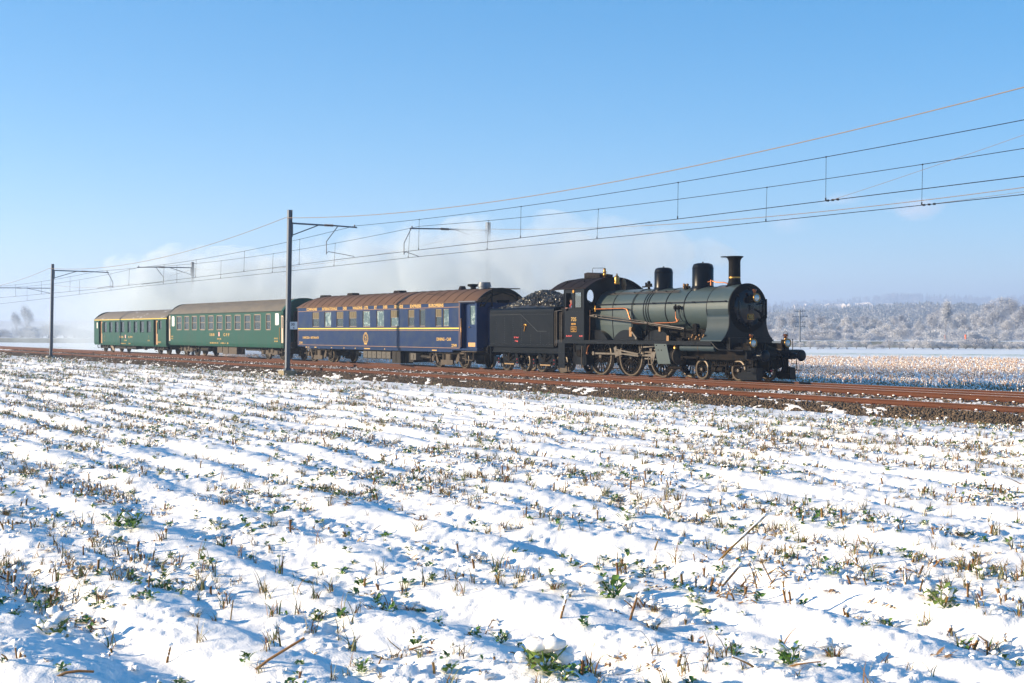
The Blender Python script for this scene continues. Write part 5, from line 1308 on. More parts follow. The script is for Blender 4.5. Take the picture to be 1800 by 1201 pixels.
def coach_bogie(xc, wb, parent, style, material='underframe'):
    b = MB()
    for s in (-1, 1):
        y = s * 1.02
        if style == 'equal':      # trapezoid equaliser frame of the old dining car
            v, f = plate([[(xc - wb / 2 - .42, .88), (xc - wb / 2 - .42, .80), (xc + wb / 2 + .42, .80), (xc + wb / 2 + .42, .88)]], 0.08); b.add([(u, y + w, z) for u, z, w in v], f)
            b.bar((xc - wb / 2 + .08, y, .82), (xc - wb / 2 + .38, y, .36), 0.07, 0.18); b.bar((xc + wb / 2 - .08, y, .82), (xc + wb / 2 - .38, y, .36), 0.07, 0.18)
            b.box(xc - .62, xc + .62, y - .05, y + .05, .28, .50)
            b.box(xc - .62, xc + .62, y + s * .03, y + s * .10, .25, .28)
        else:
            v, f = plate([[(xc - wb / 2 - .35, .50), (xc - wb / 2 - .35, .66), (xc - .55, .70), (xc - .45, .55), (xc + .45, .55), (xc + .55, .70), (xc + wb / 2 + .35, .66), (xc + wb / 2 + .35, .50), (xc + .5, .40), (xc - .5, .40)]], 0.07); b.add([(u, y + w, z) for u, z, w in v], f)
            b.box(xc - .15, xc + .15, y - .12, y + .12, .30, .45)
    b.box(xc - .25, xc + .25, -1.0, 1.0, .45, .82)
    bg = obj('bogie', b, material, parent)
    for k in (-1, 1):
        x = xc + k * wb / 2
        b = MB(); b.box(x - .13, x + .13, -1.12, -.95, .42, .68); b.cyl((x, -1.15, .55), (x, -1.0, .55), .11, n=14); b.box(x - .13, x + .13, .95, 1.12, .42, .68); obj('axle_box', b, material, bg)
        b = MB()
        for dx in ((-.24, .24) if style != 'equal' else (-.0,)):
            for q in range(5): b.torus((x + dx, -1.04, .70 + q * .035 if style == 'equal' else .52 + q * .04), (0, 0, 1), .06, .015, 12, 5)
        obj('spring', b, material, bg)
        for s in (-1, 1): put_wheel(CW, x, s, 0.46, bg)
    b = MB()
    for dx in (-.35, .35):
        for q in range(6): b.torus((xc + dx, -1.0, .53 + q * .045), (0, 0, 1), .09, .02, 14, 5)
    obj('bolster_spring', b, material, bg)
    b = MB()
    for s in (-1, 1):
        b.bar((xc + s * (wb / 2 + .55), -1.0, .85), (xc + s * (wb / 2 + .52), -1.0, .38), .045); b.bar((xc + s * (wb / 2 + .3), -1.08, .60), (xc + s * (wb / 2 + .75), -1.08, .58), .035)
        b.bar((xc + s * (wb / 2 + .18), -.9, .25), (xc + s * (wb / 2 + .62), -.9, .33), .03)
    obj('brake_rigging', b, material, bg)
    return bg
def buffers(x, d, parent, material='darkunder'):
    for s in (-1, 1):
        b = MB(); b.cyl((x, s * .875, 1.05), (x + d * .42, s * .875, 1.05), .11, n=16); b.cyl((x + d * .42, s * .875, 1.05), (x + d * .47, s * .875, 1.05), .23, n=22); b.cyl((x, s * .875, 1.05), (x + d * .2, s * .875, 1.05), .15, n=16)
        obj('buffer', b, material, parent)
    b = MB(); b.bar((x, 0, 1.0), (x + d * .35, 0, 1.0), .08); b.tube([(x + d * .1, -.35, .95), (x + d * .3, -.35, .9), (x + d * .35, -.33, .6), (x + d * .1, -.33, .5)], .03, 6); b.tube([(x + d * .1, .35, .95), (x + d * .35, .33, .6), (x + d * .1, .33, .5)], .03, 6)
    obj('coupling', b, material, parent)

# ------------------------------------------------------------------ dining car
D = thing('dining_car', (-30.6, 0, ZR), 'blue dining car with gold lettering, yellow stripe and brown arched roof behind the tender', 'dining car')
wx = [(-39.17, -38.19), (-37.43, -36.48), (-35.75, -34.80), (-34.03, -33.05), (-32.27, -31.33), (-30.54, -29.62), (-28.85, -27.87), (-26.80, -26.12), (-25.55, -24.92), (-23.84, -23.20), (-23.06, -22.46)]
kinds = ['curt', 'frost', 'curt', 'curt', 'frost', 'frost', 'curtlow', 'curt', 'plain', 'curt', 'frost']
ZW0, ZW1 = 2.17, 3.03
yp = lambda z: 1.42
holes = [(a, b, ZW0, ZW1) for a, b in wx]
for s in (-1, 1):
    b = MB(); wall(b, -41.36, -21.35, [1.05, 3.34], yp, s, holes, 0.06); w = obj('side_wall', b, 'wr_blue', D, fix=False)
    b = MB(); b.box(-41.3, -21.4, s * 1.424 - .004, s * 1.424 + .004, 2.035, 2.10); obj('yellow_stripe', b, 'yellow_line', w)
    b = MB()
    for z, t_ in ((1.965, .012), (3.105, .013), (1.105, .012)): b.box(-41.3, -21.4, s * 1.423 - .003, s * 1.423 + .003, z - t_, z + t_)
    b.box(-41.33, -41.305, s * 1.423 - .003, s * 1.423 + .003, 1.09, 3.30); b.box(-21.42, -21.38, s * 1.423 - .003, s * 1.423 + .003, 1.09, 3.30)
    obj('orange_lining', b, 'orange_line', w)
    for (a, e), kd in zip(wx, kinds):
        wn_ = MB()
        for q in ((a, a + .03, ZW0, ZW1), (e - .03, e, ZW0, ZW1), (a, e, ZW0, ZW0 + .03), (a, e, ZW1 - .025, ZW1)): wn_.box(q[0] + .001, q[1] - .001, s * 1.385 - .012, s * 1.385 + .012, q[2], q[3])
        if kd in ('curt', 'curtlow'): wn_.box(a + .03, e - .03, s * 1.385 - .012, s * 1.385 + .012, 2.64, 2.67)
        win = obj('window', wn_, 'trim', D)
        g = MB(); g.box(a + .03, e - .03, s * 1.375 - .004, s * 1.375 + .004, ZW0 + .03, ZW1 - .025)
        obj('pane', g, 'glass_frost' if kd in ('frost', 'curtlow') else 'glass', win)
        if kd in ('curt', 'curtlow'):
            g = MB()
            n_ = 7
            for k in range(n_):
                xa = a + .03 + (e - a - .06) * k / n_; g.box(xa, xa + (e - a - .06) / n_ - .004, s * (1.395 + .006 * (k % 2)) - .004, s * (1.395 + .006 * (k % 2)) + .004, 2.66, ZW1 - .03)
            obj('curtain', g, 'curtain', win)
b = MB(); fy = -1.4275
for t_, x_, w_ in (('COMPAGNIE', -40.02, 1.55), ('INTERNATIONALE', -37.72, 2.10), ('DES', -34.83, .52), ('WAGONS - LITS', -33.55, 2.0), ('ET', -30.79, .33), ('DES', -29.69, .50), ('GRANDS', -28.41, 1.04), ('EXPRESS', -26.57, 1.22), ('EUROPÉENS', -24.53, 1.56)):
    lettering(b, t_, 0.21, 'side', (x_, fy, 3.145), 0.010, w_)
o = obj('gold_lettering', b, 'gold_paint', D, fix=False)
b = MB(); lettering(b, 'CARROZZA - RISTORANTE', 0.17, 'side', (-40.62, fy, 1.48), 0.006, 2.4); lettering(b, 'DINING - CAR', 0.21, 'side', (-23.69, fy, 1.46), 0.006, 1.5); lettering(b, '2749', 0.19, 'side', (-41.12, fy, 1.16), 0.006, .5); lettering(b, '2749', 0.20, 'side', (-22.16, fy, 1.16), 0.006, .52)
obj('gold_lettering', b, 'gold_paint', D, fix=False)
# crest: an oval wreath round a monogram
b = MB(); cx0, cz0 = -31.87, 1.53
for k in range(26):
    a = 2 * PI * k / 26
    if 1.30 < a < 1.84: continue
    px_, pz_ = cx0 + .30 * math.cos(a), cz0 + .27 * math.sin(a)
    b.prism(circle((px_, pz_), .034, 6), 'y', fy, fy + .006)
plate_y(b, [circle((cx0, cz0), .235, 28, .215), circle((cx0, cz0), .215, 28, .195)], fy + .003, .004)
plate_y(b, [[(cx0 - .12, cz0 + .26), (cx0 - .14, cz0 + .34), (cx0 - .05, cz0 + .30), (cx0, cz0 + .35), (cx0 + .05, cz0 + .30), (cx0 + .14, cz0 + .34), (cx0 + .12, cz0 + .26)]], fy + .003, .004)
plate_y(b, [[(cx0 - .2, cz0 - .27), (cx0 + .2, cz0 - .27), (cx0 + .14, cz0 - .34), (cx0 - .14, cz0 - .34)]], fy + .003, .004)
lettering(b, 'WL', .20, 'side', (cx0 - .13, fy, cz0 - .02), .006, .26); lettering(b, 'CI', .15, 'side', (cx0 - .09, fy, cz0 - .17), .006, .18)
obj('crest', b, 'gold_paint', D, fix=False)
b = MB(); b.box(-40.4, -22.2, -1.36, -1.30, .90, 1.045); b.box(-40.4, -22.2, 1.30, 1.36, .90, 1.045); sb_ = obj('sole_bar', b, 'wr_blue_plain', D)
b = MB()
for x_, w_ in ((-40.3, .25), (-39.9, .12), (-39.0, .3), (-36.6, .12), (-34.9, .12), (-33.4, .12), (-32.2, .75), (-29.7, .1), (-24.3, .5)): b.box(x_, x_ + w_, -1.364, -1.361, .94, 1.01)
obj('gold_markings', b, 'gold_paint', sb_)
b = MB(); b.box(-41.36, -19.75, -1.38, 1.38, 1.0, 1.10); b.box(-41.40, -41.34, -1.42, 1.42, 1.0, 3.4); obj('floor_and_end', b, 'wr_blue_plain', D)
# far end vestibule with recessed door
b = MB(); b.box(-21.35, -21.28, -1.42, -1.12, 1.05, 3.34); b.box(-21.30, -19.78, -1.16, -1.10, 1.05, 3.34); b.box(-21.36, -19.72, 1.36, 1.42, 1.05, 3.34); b.box(-21.3, -19.72, -1.42, -1.1, 3.28, 3.36)
b.box(-19.85, -19.72, -1.42, 1.42, 1.12, 3.34)
ve = obj('vestibule', b, 'wr_blue_plain', D)
dn = (-20.70, -19.98)
b = MB(); plate_y(b, [[(dn[0] - .12, .92), (dn[1] + .08, .92), (dn[1] + .08, 3.27), (dn[0] - .12, 3.27)], [(dn[0] + .06, 2.25), (dn[1] - .06, 2.25), (dn[1] - .06, 3.15), (dn[0] + .06, 3.15)]], -1.22, .05)
dr = obj('door', b, 'wr_blue_plain', D)
b = MB(); b.box(dn[0] + .06, dn[1] - .06, -1.225, -1.215, 2.25, 3.15); obj('door_glass', b, 'glass_frost', dr)
b = MB(); b.box(dn[0] - .1, dn[1] + .06, -1.26, -1.245, 1.18, 1.38); obj('brass_kick_plate', b, M.setdefault('ochrepaint', mat('ochre_paint', (.40, .22, .08), .5)), dr)
b = MB(); b.tube([(dn[1] + .02, -1.28, 2.62), (dn[1] + .02, -1.33, 2.6), (dn[1] + .02, -1.33, 1.3), (dn[1] + .02, -1.28, 1.28)], .017, 6); b.ball((dn[0] + .05, -1.28, 2.12), .035); obj('door_rail', b, 'brass', dr)
b = MB(); b.tube([(-21.22, -1.42, 2.55), (-21.14, -1.47, 2.5), (-21.14, -1.47, 1.22), (-21.22, -1.42, 1.16)], .018, 6); obj('grab_rail', b, 'brass', D)
b = MB(); b.box(-21.2, -19.75, -1.42, -.9, .93, .965); b.box(-20.9, -20.1, -1.42, -1.1, .52, .55); b.bar((-20.9, -1.38, .54), (-20.9, -1.38, .95), .03); b.bar((-20.1, -1.38, .54), (-20.1, -1.38, .95), .03); obj('door_steps', b, 'underframe', D)
# gangway box at the tender end
b = MB(); b.box(-19.74, -19.20, -.78, -.70, 1.25, 3.05); b.box(-19.74, -19.20, .70, .78, 1.25, 3.05); b.box(-19.74, -19.2, -.78, .78, 3.0, 3.08); b.box(-19.26, -19.18, -.80, .80, 1.25, 3.08)
gw = obj('gangway', b, 'wr_blue_plain', D)
b = MB(); 
for yy0, yy1 in ((-.62, -.60), (-.32, -.30)): b.box(-19.18, -19.16, yy0, yy1, 2.0, 2.75)
for zz in (2.0, 2.2, 2.4, 2.6, 2.73): b.box(-19.18, -19.16, -.62, -.30, zz, zz + .02)
obj('gold_ladder_mark', b, 'orange_line', gw)
b = MB(); plate_x(b, [[(-1.42, 3.3)] + roof_arc(1.42, 3.34, 4.02, 2.2, 20) + [(1.42, 3.3)]], -19.78, .05); obj('end_panel', b, 'black', D)
b = MB(); b.tube([(-19.68, -1.0, 3.2), (-19.68, -.6, 3.62), (-19.68, 0, 3.78), (-19.68, .6, 3.62), (-19.68, 1.0, 3.2)], .025, 6); b.box(-19.7, -19.35, -.8, .8, 3.95, 3.99); b.bar((-19.66, -.6, 3.1), (-19.66, -.6, 3.9), .05); b.bar((-19.66, .8, 3.3), (-19.66, .8, 3.75), .05)
b.box(-19.72, -19.64, -.3, .35, 3.3, 3.42); b.tube([(-19.66, -1.2, 3.2), (-19.6, -1.2, 3.35), (-19.6, -.9, 3.6)], .02, 6); b.box(-19.7, -19.55, -1.25, -1.05, 3.1, 3.22); obj('end_fittings', b, 'frame', D)
ro, rz = roof('roof', -41.5, -19.7, 1.42, 3.34, 4.02, 2.3, 'wr_roof', D, dome=2.4, domedrop=.42, seams=.93)
b = MB(); b.tube([(-21.35, -1.48, 3.35), (-19.72, -1.48, 3.35)], .03, 6); obj('door_gutter', b, 'galv', ro)
b = MB()
for (x0_, x1_) in ((-25.0, -23.6),):
    b.box(x0_, x1_, -1.22, -1.19, 3.78, 3.80)
obj('roof_hatch_edge', b, 'blackmatt', ro)
for x_, kd in ((-43.0 + 2.6, 'dark'), (-36.5, 'vent'), (-30.5, 'vent'), (-23.6, 'cone'), (-22.5, 'mush'), (-21.4, 'drum')):
    b = MB(); zt_ = rz(x_) - .02
    if kd == 'vent' or kd == 'dark': b.prism([(x_ - .42, zt_), (x_ - .30, zt_ + .14), (x_ + .30, zt_ + .14), (x_ + .42, zt_)], 'y', -.22, .22)
    elif kd == 'cone': b.cyl((x_, 0, zt_), (x_, 0, zt_ + .20), .22, .14, 16)
    elif kd == 'mush': b.cyl((x_, 0, zt_), (x_, 0, zt_ + .16), .14, n=14); b.lathe([(.14, .12), (.28, .16), (.30, .22), (.26, .27), (0, .28)], (x_, 0, zt_), (0, 0, 1), 20)
    else: b.cyl((x_, 0, zt_), (x_, 0, zt_ + .12), .30, n=20); b.cyl((x_, 0, zt_ + .12), (x_, 0, zt_ + .34), .34, .29, 22)
    obj('roof_ventilator', b, 'galv' if kd == 'drum' else ('blackmatt' if kd in ('mush', 'dark') else 'roof_dark'), D)
coach_bogie(-39.15, 2.5, D, 'equal'); coach_bogie(-23.3, 2.6, D, 'equal'); buffers(-19.75, 1, D); buffers(-41.4, -1, D)
b = MB(); b.box(-32.75, -29.2, -1.2, -.7, .84, .90); b.box(-32.75, -29.35, -1.15, -.65, .42, .84)
bx_ = obj('battery_box', b, 'darkunder', D)
for k in range(6):
    b = MB(); x_ = -32.72 + k * .56 + (.06 if k > 2 else 0); b.box(x_ + .02, x_ + .52, -1.175, -1.15, .46, .82); b.bar((x_ + .2, -1.19, .66), (x_ + .36, -1.19, .64), .02); obj('battery_door', b, M.setdefault('dustgrey', mat('dusty_grey', (.06, .055, .05), .8)), bx_)
b = MB(); b.box(-29.0, -28.0, -1.25, -.5, .22, .86); b.box(-28.9, -28.5, -1.27, -1.25, .32, .78); b.box(-28.0, -27.0, -1.0, .2, .30, .86); obj('equipment_box', b, 'darkunder', D)
b = MB(); b.box(-26.95, -26.35, -1.2, -.8, .44, .78); b.box(-26.7, -26.6, -1.22, -1.2, .5, .72); obj('small_equipment_box', b, M['dustgrey'], D)
b = MB(); b.box(-40.8, -20.2, -.25, .25, .75, 1.0); b.bar((-37.5, -1.0, .86), (-25.5, -1.0, .88), .05); b.bar((-35, -.7, .75), (-33, -.7, .62), .04); b.tube([(-26.3, -.9, .62), (-25.2, -.9, .60)], .10, 10); obj('underframe', b, 'darkunder', D)
b = MB(); b.box(-41.0, -21.6, -.9, .9, 1.12, 1.25)
for k in range(8): b.box(-39.5 + k * 2.1, -38.9 + k * 2.1, -.8, -.3, 1.2, 2.3); b.box(-39.5 + k * 2.1, -38.9 + k * 2.1, .3, .8, 1.2, 2.3)
b.box(-26.9, -26.8, -1.3, 1.3, 1.1, 3.3); obj('interior', b, 'interior', D)

# ------------------------------------------------------------------ tall green coach
G = thing('passenger_coach', (-55.1, 0, ZR), 'tall green passenger coach with cream doors and light framed windows behind the blue dining car', 'passenger coach')
gp = lambda z: 1.42 - (0.05 * max(0, (1.15 - z) / 0.3) ** 2)
gx_ = [(-64.39, -63.25), (-62.63, -61.57), (-60.92, -59.84), (-59.22, -58.09), (-57.45, -56.35), (-55.70, -54.57), (-53.91, -52.84), (-52.18, -51.06), (-50.36, -49.24), (-48.60, -47.45)]
gs = [(-46.53, -45.74, 2.0, 3.02), (-65.50, -64.97, 2.30, 3.0), (-44.95, -44.42, 2.32, 3.02)]
drz = [(-66.28, -65.92), (-44.05, -43.72)]
for s in (-1, 1):
    holes = [(a, e, 2.0, 3.0) for a, e in gx_] + gs
    b = MB(); wall(b, -65.92, -44.05, [.87, .95, 1.05, 1.15, 3.19], gp, s, holes, .05); w = obj('side_wall', b, 'green', G, fix=False)
    for p in w.data.polygons: pass
    for a, e, z0_, z1_ in holes:
        fr = MB(); t_ = .045
        white_ = e - a < .6
        for q in ((a - .02, a + t_, z0_ - .02, z1_ + .02), (e - t_, e + .02, z0_ - .02, z1_ + .02), (a, e, z0_ - .02, z0_ + t_), (a, e, z1_ - t_, z1_ + .02)): fr.box(q[0], q[1], s * 1.41 - .018, s * 1.41 + .018, q[2], q[3])
        if not white_: fr.box(a, e, s * 1.405 - .012, s * 1.405 + .012, 2.50, 2.535)
        win = obj('window', fr, 'trim' if not white_ else 'white', G)
        g = MB(); g.box(a + t_, e - t_, s * 1.392 - .004, s * 1.392 + .004, z0_ + t_, z1_ - t_); obj('pane', g, 'glass' if not white_ else 'white', win)
for a, e in drz:
    for s in (-1, 1):
        b = MB(); plate_y(b, [[(a, 1.18), (e, 1.18), (e, 3.08), (a, 3.08)], [(a + .1, 2.1), (e - .1, 2.1), (e - .1, 2.8), (a + .1, 2.8)]], s * 1.38, .04); d_ = obj('door', b, 'cream', G)
        g = MB(); g.box(a + .1, e - .1, s * 1.378 - .004, s * 1.378 + .004, 2.1, 2.8); obj('door_glass', g, 'glass', d_)
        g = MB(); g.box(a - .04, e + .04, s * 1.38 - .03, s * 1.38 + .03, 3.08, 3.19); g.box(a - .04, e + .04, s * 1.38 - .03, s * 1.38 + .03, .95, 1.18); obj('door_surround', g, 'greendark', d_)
b = MB(); b.tube([(-44.18, -1.46, 2.15), (-44.18, -1.46, 1.35)], .016, 6); b.tube([(-65.8, -1.46, 2.15), (-65.8, -1.46, 1.35)], .016, 6); obj('grab_rail', b, 'brass', G)
b = MB(); b.box(-66.32, -43.68, -1.36, 1.36, .86, 1.0); obj('floor', b, 'greendark', G)
garc = roof_arc(1.42, 3.17, 3.98, 2.6, 20)
for x_ in (-43.66, -66.34):
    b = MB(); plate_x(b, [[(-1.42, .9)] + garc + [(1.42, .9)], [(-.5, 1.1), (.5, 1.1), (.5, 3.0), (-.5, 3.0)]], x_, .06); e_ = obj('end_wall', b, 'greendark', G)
    b = MB(); plate_x(b, [[(-.75, 1.0), (.75, 1.0), (.75, 3.15), (-.75, 3.15)]], x_ + (.22 if x_ > -50 else -.22), .36); obj('gangway_bellows', b, 'blackmatt', e_)
b = MB(); b.loft([[(x, y * k, 3.17 + (z - 3.17) * k) for y, z in garc] + [(x, 1.42 * k, 2.9), (x, -1.42 * k, 2.9)] for x, k in ((-43.95, 1.025), (-43.62, 1.02))], True); obj('green_roof_end', b, 'green', G)
ro, rz = roof('roof', -66.36, -43.9, 1.42, 3.17, 3.98, 2.6, 'grey_roof', G, dome=.8, domedrop=.25, over=.015, domeR=False)
for yq in (-.75, -.45, .45, .75):
    b = MB(); zz = 3.17 + .81 * (1 - (abs(yq) / 1.435) ** 2.6); b.bar((-65.2, yq, zz + .01), (-44.2, yq, zz + .01), .02); obj('roof_rib', b, 'grey_roof', ro)
b = MB(); b.tube([(-66.3, -1.45, 3.17), (-43.7, -1.45, 3.17)], .018, 6); obj('gutter', b, 'greendark', ro)
b = MB(); 
lettering(b, 'S B B', .26, 'side', (-57.15, -1.426, 1.58), .008, 1.0); lettering(b, 'C F F', .26, 'side', (-54.35, -1.426, 1.58), .008, 1.15)
lettering(b, 'WINTERLAND', .10, 'side', (-55.6, -1.426, 1.36), .003, .9) if False else lettering(b, '50 85', .13, 'side', (-55.6, -1.426, 1.34), .004, .8)
lettering(b, '2', .12, 'side', (-55.2, -1.426, 1.19), .004); lettering(b, '50 85 29-33', .13, 'side', (-57.1, -1.421, 1.05), .004, 1.7); lettering(b, '103-1  B', .13, 'side', (-54.9, -1.421, 1.05), .004, 1.5)
lettering(b, '50 85', .11, 'side', (-65.75, -1.426, 1.48), .004, .5); lettering(b, '29-33', .11, 'side', (-65.75, -1.426, 1.32), .004, .5); lettering(b, '29-33', .12, 'side', (-45.15, -1.426, 1.42), .004, .6); lettering(b, '50 85', .12, 'side', (-45.15, -1.426, 1.24), .004, .6)
obj('gold_lettering', b, 'gold_paint', G, fix=False)
b = MB(); b.box(-55.35, -55.1, -1.428, -1.424, 1.56, 1.86); o = obj('emblem', b, 'white', G); q = MB(); q.box(-55.35, -55.27, -1.431, -1.428, 1.56, 1.86); q.box(-55.18, -55.1, -1.431, -1.428, 1.56, 1.86); obj('emblem_red', q, 'red', o)
coach_bogie(-62.95, 2.4, G, 'cast'); coach_bogie(-46.6, 2.4, G, 'cast'); buffers(-43.65, 1, G); buffers(-66.35, -1, G)
b = MB(); b.box(-56.2, -55.2, -1.2, -.7, .40, .84); b.box(-55.1, -54.1, -1.2, -.7, .34, .84); b.box(-54.0, -52.4, -1.2, -.6, .34, .84); b.box(-54.0, -53.95, -1.22, -1.2, .34, .84); obj('equipment_boxes', b, 'underframe', G)
b = MB(); b.box(-66, -44, -.3, .3, .70, .88); b.bar((-61, -1, .80), (-49, -1, .80), .05); b.tube([(-60.4, -.8, .60), (-58.8, -.8, .60)], .16, 12); b.bar((-51.3, -1.1, .8), (-51.6, -1.1, .45), .05); b.box(-51.5, -49.0, -.9, .2, .62, .86); b.box(-48.9, -48.6, -1.0, -.8, .62, .86); obj('underframe', b, 'darkunder', G)
b = MB(); b.box(-65.5, -44.5, -.9, .9, 1.0, 1.15)
for k in range(18): b.box(-64.2 + k * 1.08, -64.0 + k * 1.08, -1.2, -.3, 1.1, 2.15); b.box(-64.2 + k * 1.08, -64.0 + k * 1.08, .3, 1.2, 1.1, 2.15)
obj('interior', b, 'interior', G)

# ------------------------------------------------------------------ last coach: green with a yellow stripe
K = thing('passenger_coach', (-77.1, 0, ZR), 'low green passenger coach with yellow roof stripe and tan doors, last in the train', 'passenger coach')
kx = [(-84.36, -83.31), (-82.55, -81.57), (-80.79, -79.75), (-79.10, -78.02), (-77.14, -76.20), (-75.40, -74.38), (-73.68, -72.59), (-71.83, -70.77)]
ks = [(-68.82, -68.10, 2.05, 2.74), (-86.80, -86.25, 2.12, 2.70)]
rec = [(-85.85, -84.74), (-70.10, -69.05)]
kp = lambda z: 1.42 - (0.06 * max(0, (1.05 - z) / 0.35) ** 2)
for s in (-1, 1):
    holes = [(a, e, 1.79, 2.71) for a, e in kx] + ks + [(a, e, .72, 2.80) for a, e in rec]
    b = MB(); wall(b, -87.32, -67.0, [.71, .78, .86, .95, 1.05, 2.94], kp, s, holes, .05); w = obj('side_wall', b, 'green', K, fix=False)
    b = MB(); b.box(-87.3, -66.75, s * 1.425 - .005, s * 1.425 + .005, 2.845, 2.925); obj('yellow_stripe', b, 'yellow_line', w)
    for a, e, z0_, z1_ in [(a, e, 1.79, 2.71) for a, e in kx] + ks:
        fr = MB(); t_ = .03
        for q in ((a + .001, a + t_, z0_, z1_), (e - t_, e - .001, z0_, z1_), (a, e, z0_, z0_ + t_), (a, e, z1_ - t_, z1_)): fr.box(q[0], q[1], s * 1.36 - .015, s * 1.36 + .015, q[2], q[3])
        win = obj('window', fr, 'greendark', K)
        wh_ = a < -86
        g = MB(); g.box(a + t_, e - t_, s * 1.35 - .004, s * 1.35 + .004, z0_ + t_, z1_ - t_); obj('pane', g, 'white' if wh_ else 'glass', win)
    for a, e in rec:
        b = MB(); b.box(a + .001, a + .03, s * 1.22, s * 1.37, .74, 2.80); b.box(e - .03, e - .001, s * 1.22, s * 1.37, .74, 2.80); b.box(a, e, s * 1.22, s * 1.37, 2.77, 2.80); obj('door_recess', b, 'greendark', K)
        b = MB(); plate_y(b, [[(a, .74), (e, .74), (e, 2.78), (a, 2.78)], [(a + .30, 1.7), (a + .62, 1.7), (a + .62, 2.6), (a + .30, 2.6)]], s * 1.23, .04); d_ = obj('door', b, 'tan', K)
        g = MB(); g.box(a + .30, a + .62, s * 1.228 - .004, s * 1.228 + .004, 1.7, 2.6); obj('door_glass', g, 'glass', d_)
b = MB(); b.box(-87.36, -66.9, -1.34, 1.34, .71, .86); obj('floor', b, 'greendark', K)
karc = roof_arc(1.42, 2.93, 3.62, 2.4, 18)
for x_ in (-66.98, -87.34):
    b = MB(); plate_x(b, [[(-1.42, .8)] + karc + [(1.42, .8)]], x_, .06); e_ = obj('end_wall', b, 'greendark', K)
    b = MB(); plate_x(b, [[(-.6, .95), (.6, .95), (.6, 2.95), (-.6, 2.95)]], x_ + (.20 if x_ > -70 else -.20), .30); obj('gangway_bellows', b, 'blackmatt', e_)
ro, rz = roof('roof', -87.4, -66.95, 1.42, 2.935, 3.62, 2.4, 'snowy_roof', K, dome=1.6, domedrop=.6, over=.012)
b = MB(); b.loft([[(x, y * k, 2.93 + (z - 2.93) * k) for y, z in karc] + [(x, 1.42 * k, 2.85), (x, -1.42 * k, 2.85)] for x, k in ((-67.3, .93), (-66.95, .80))], True); obj('green_roof_end', b, 'green', K)
b = MB()
lettering(b, 'S B B', .22, 'side', (-79.5, -1.426, 1.35), .008, 1.15); lettering(b, 'C F F', .22, 'side', (-76.95, -1.426, 1.35), .008, 1.2)
lettering(b, '1', .28, 'side', (-84.0, -1.426, 1.38), .004); lettering(b, '1', .28, 'side', (-71.4, -1.426, 1.38), .004); lettering(b, 'AB', .14, 'side', (-84.05, -1.426, 1.05), .004); lettering(b, 'B 703', .13, 'side', (-71.6, -1.426, 1.12), .004, .5)
lettering(b, '50 85', .13, 'side', (-78.1, -1.426, 1.10), .004, .8); lettering(b, '50 85 38-43 109', .12, 'side', (-79.2, -1.418, .84), .004, 1.5); lettering(b, 'B-7', .12, 'side', (-76.8, -1.418, .84), .004, .5); lettering(b, 'RIC', .16, 'side', (-68.95, -1.426, 1.0), .004, .75)
obj('gold_lettering', b, 'gold_paint', K, fix=False)
b = MB(); b.box(-77.85, -77.6, -1.428, -1.424, 1.33, 1.60); o = obj('emblem', b, 'white', K); q = MB(); q.box(-77.85, -77.78, -1.431, -1.428, 1.33, 1.60); q.box(-77.67, -77.6, -1.431, -1.428, 1.33, 1.60); obj('emblem_red', q, 'red', o)
coach_bogie(-85.1, 2.2, K, 'cast', 'darkunder'); coach_bogie(-69.5, 2.2, K, 'cast', 'darkunder'); buffers(-66.9, 1, K); buffers(-87.38, -1, K)
b = MB(); b.tube([(-87.45, -1.0, .85), (-87.75, -1.0, .6), (-87.6, -1.0, .42), (-87.1, -1.0, .45)], .03, 6); obj('heating_hose', b, 'blackmatt', K)
b = MB(); b.box(-87, -67, -.3, .3, .58, .72); b.box(-82.2, -77.0, -1.0, .4, .42, .70); b.tube([(-76.9, -1.0, .55), (-75.7, -1.0, .55)], .15, 12); b.box(-75.2, -71.5, -.8, .2, .50, .70); b.box(-73.2, -73.0, -1.2, -1.0, .4, .7); obj('underframe', b, 'darkunder', K)
b = MB(); v, f = plate([[(-83.4, .70), (-82.6, .70), (-81.9, .25), (-82.5, .25)]], .03); b.add([(u, -1.1 + w, z) for u, z, w in v], f); obj('grey_step_plate', b, 'trim', K)
b = MB(); b.box(-86.5, -67.8, -.9, .9, .86, .95)
for k in range(14): b.box(-84.2 + k * 1.0, -84.0 + k * 1.0, -1.2, -.3, .9, 1.95); b.box(-84.2 + k * 1.0, -84.0 + k * 1.0, .3, 1.2, .9, 1.95)
obj('interior', b, 'interior', K)
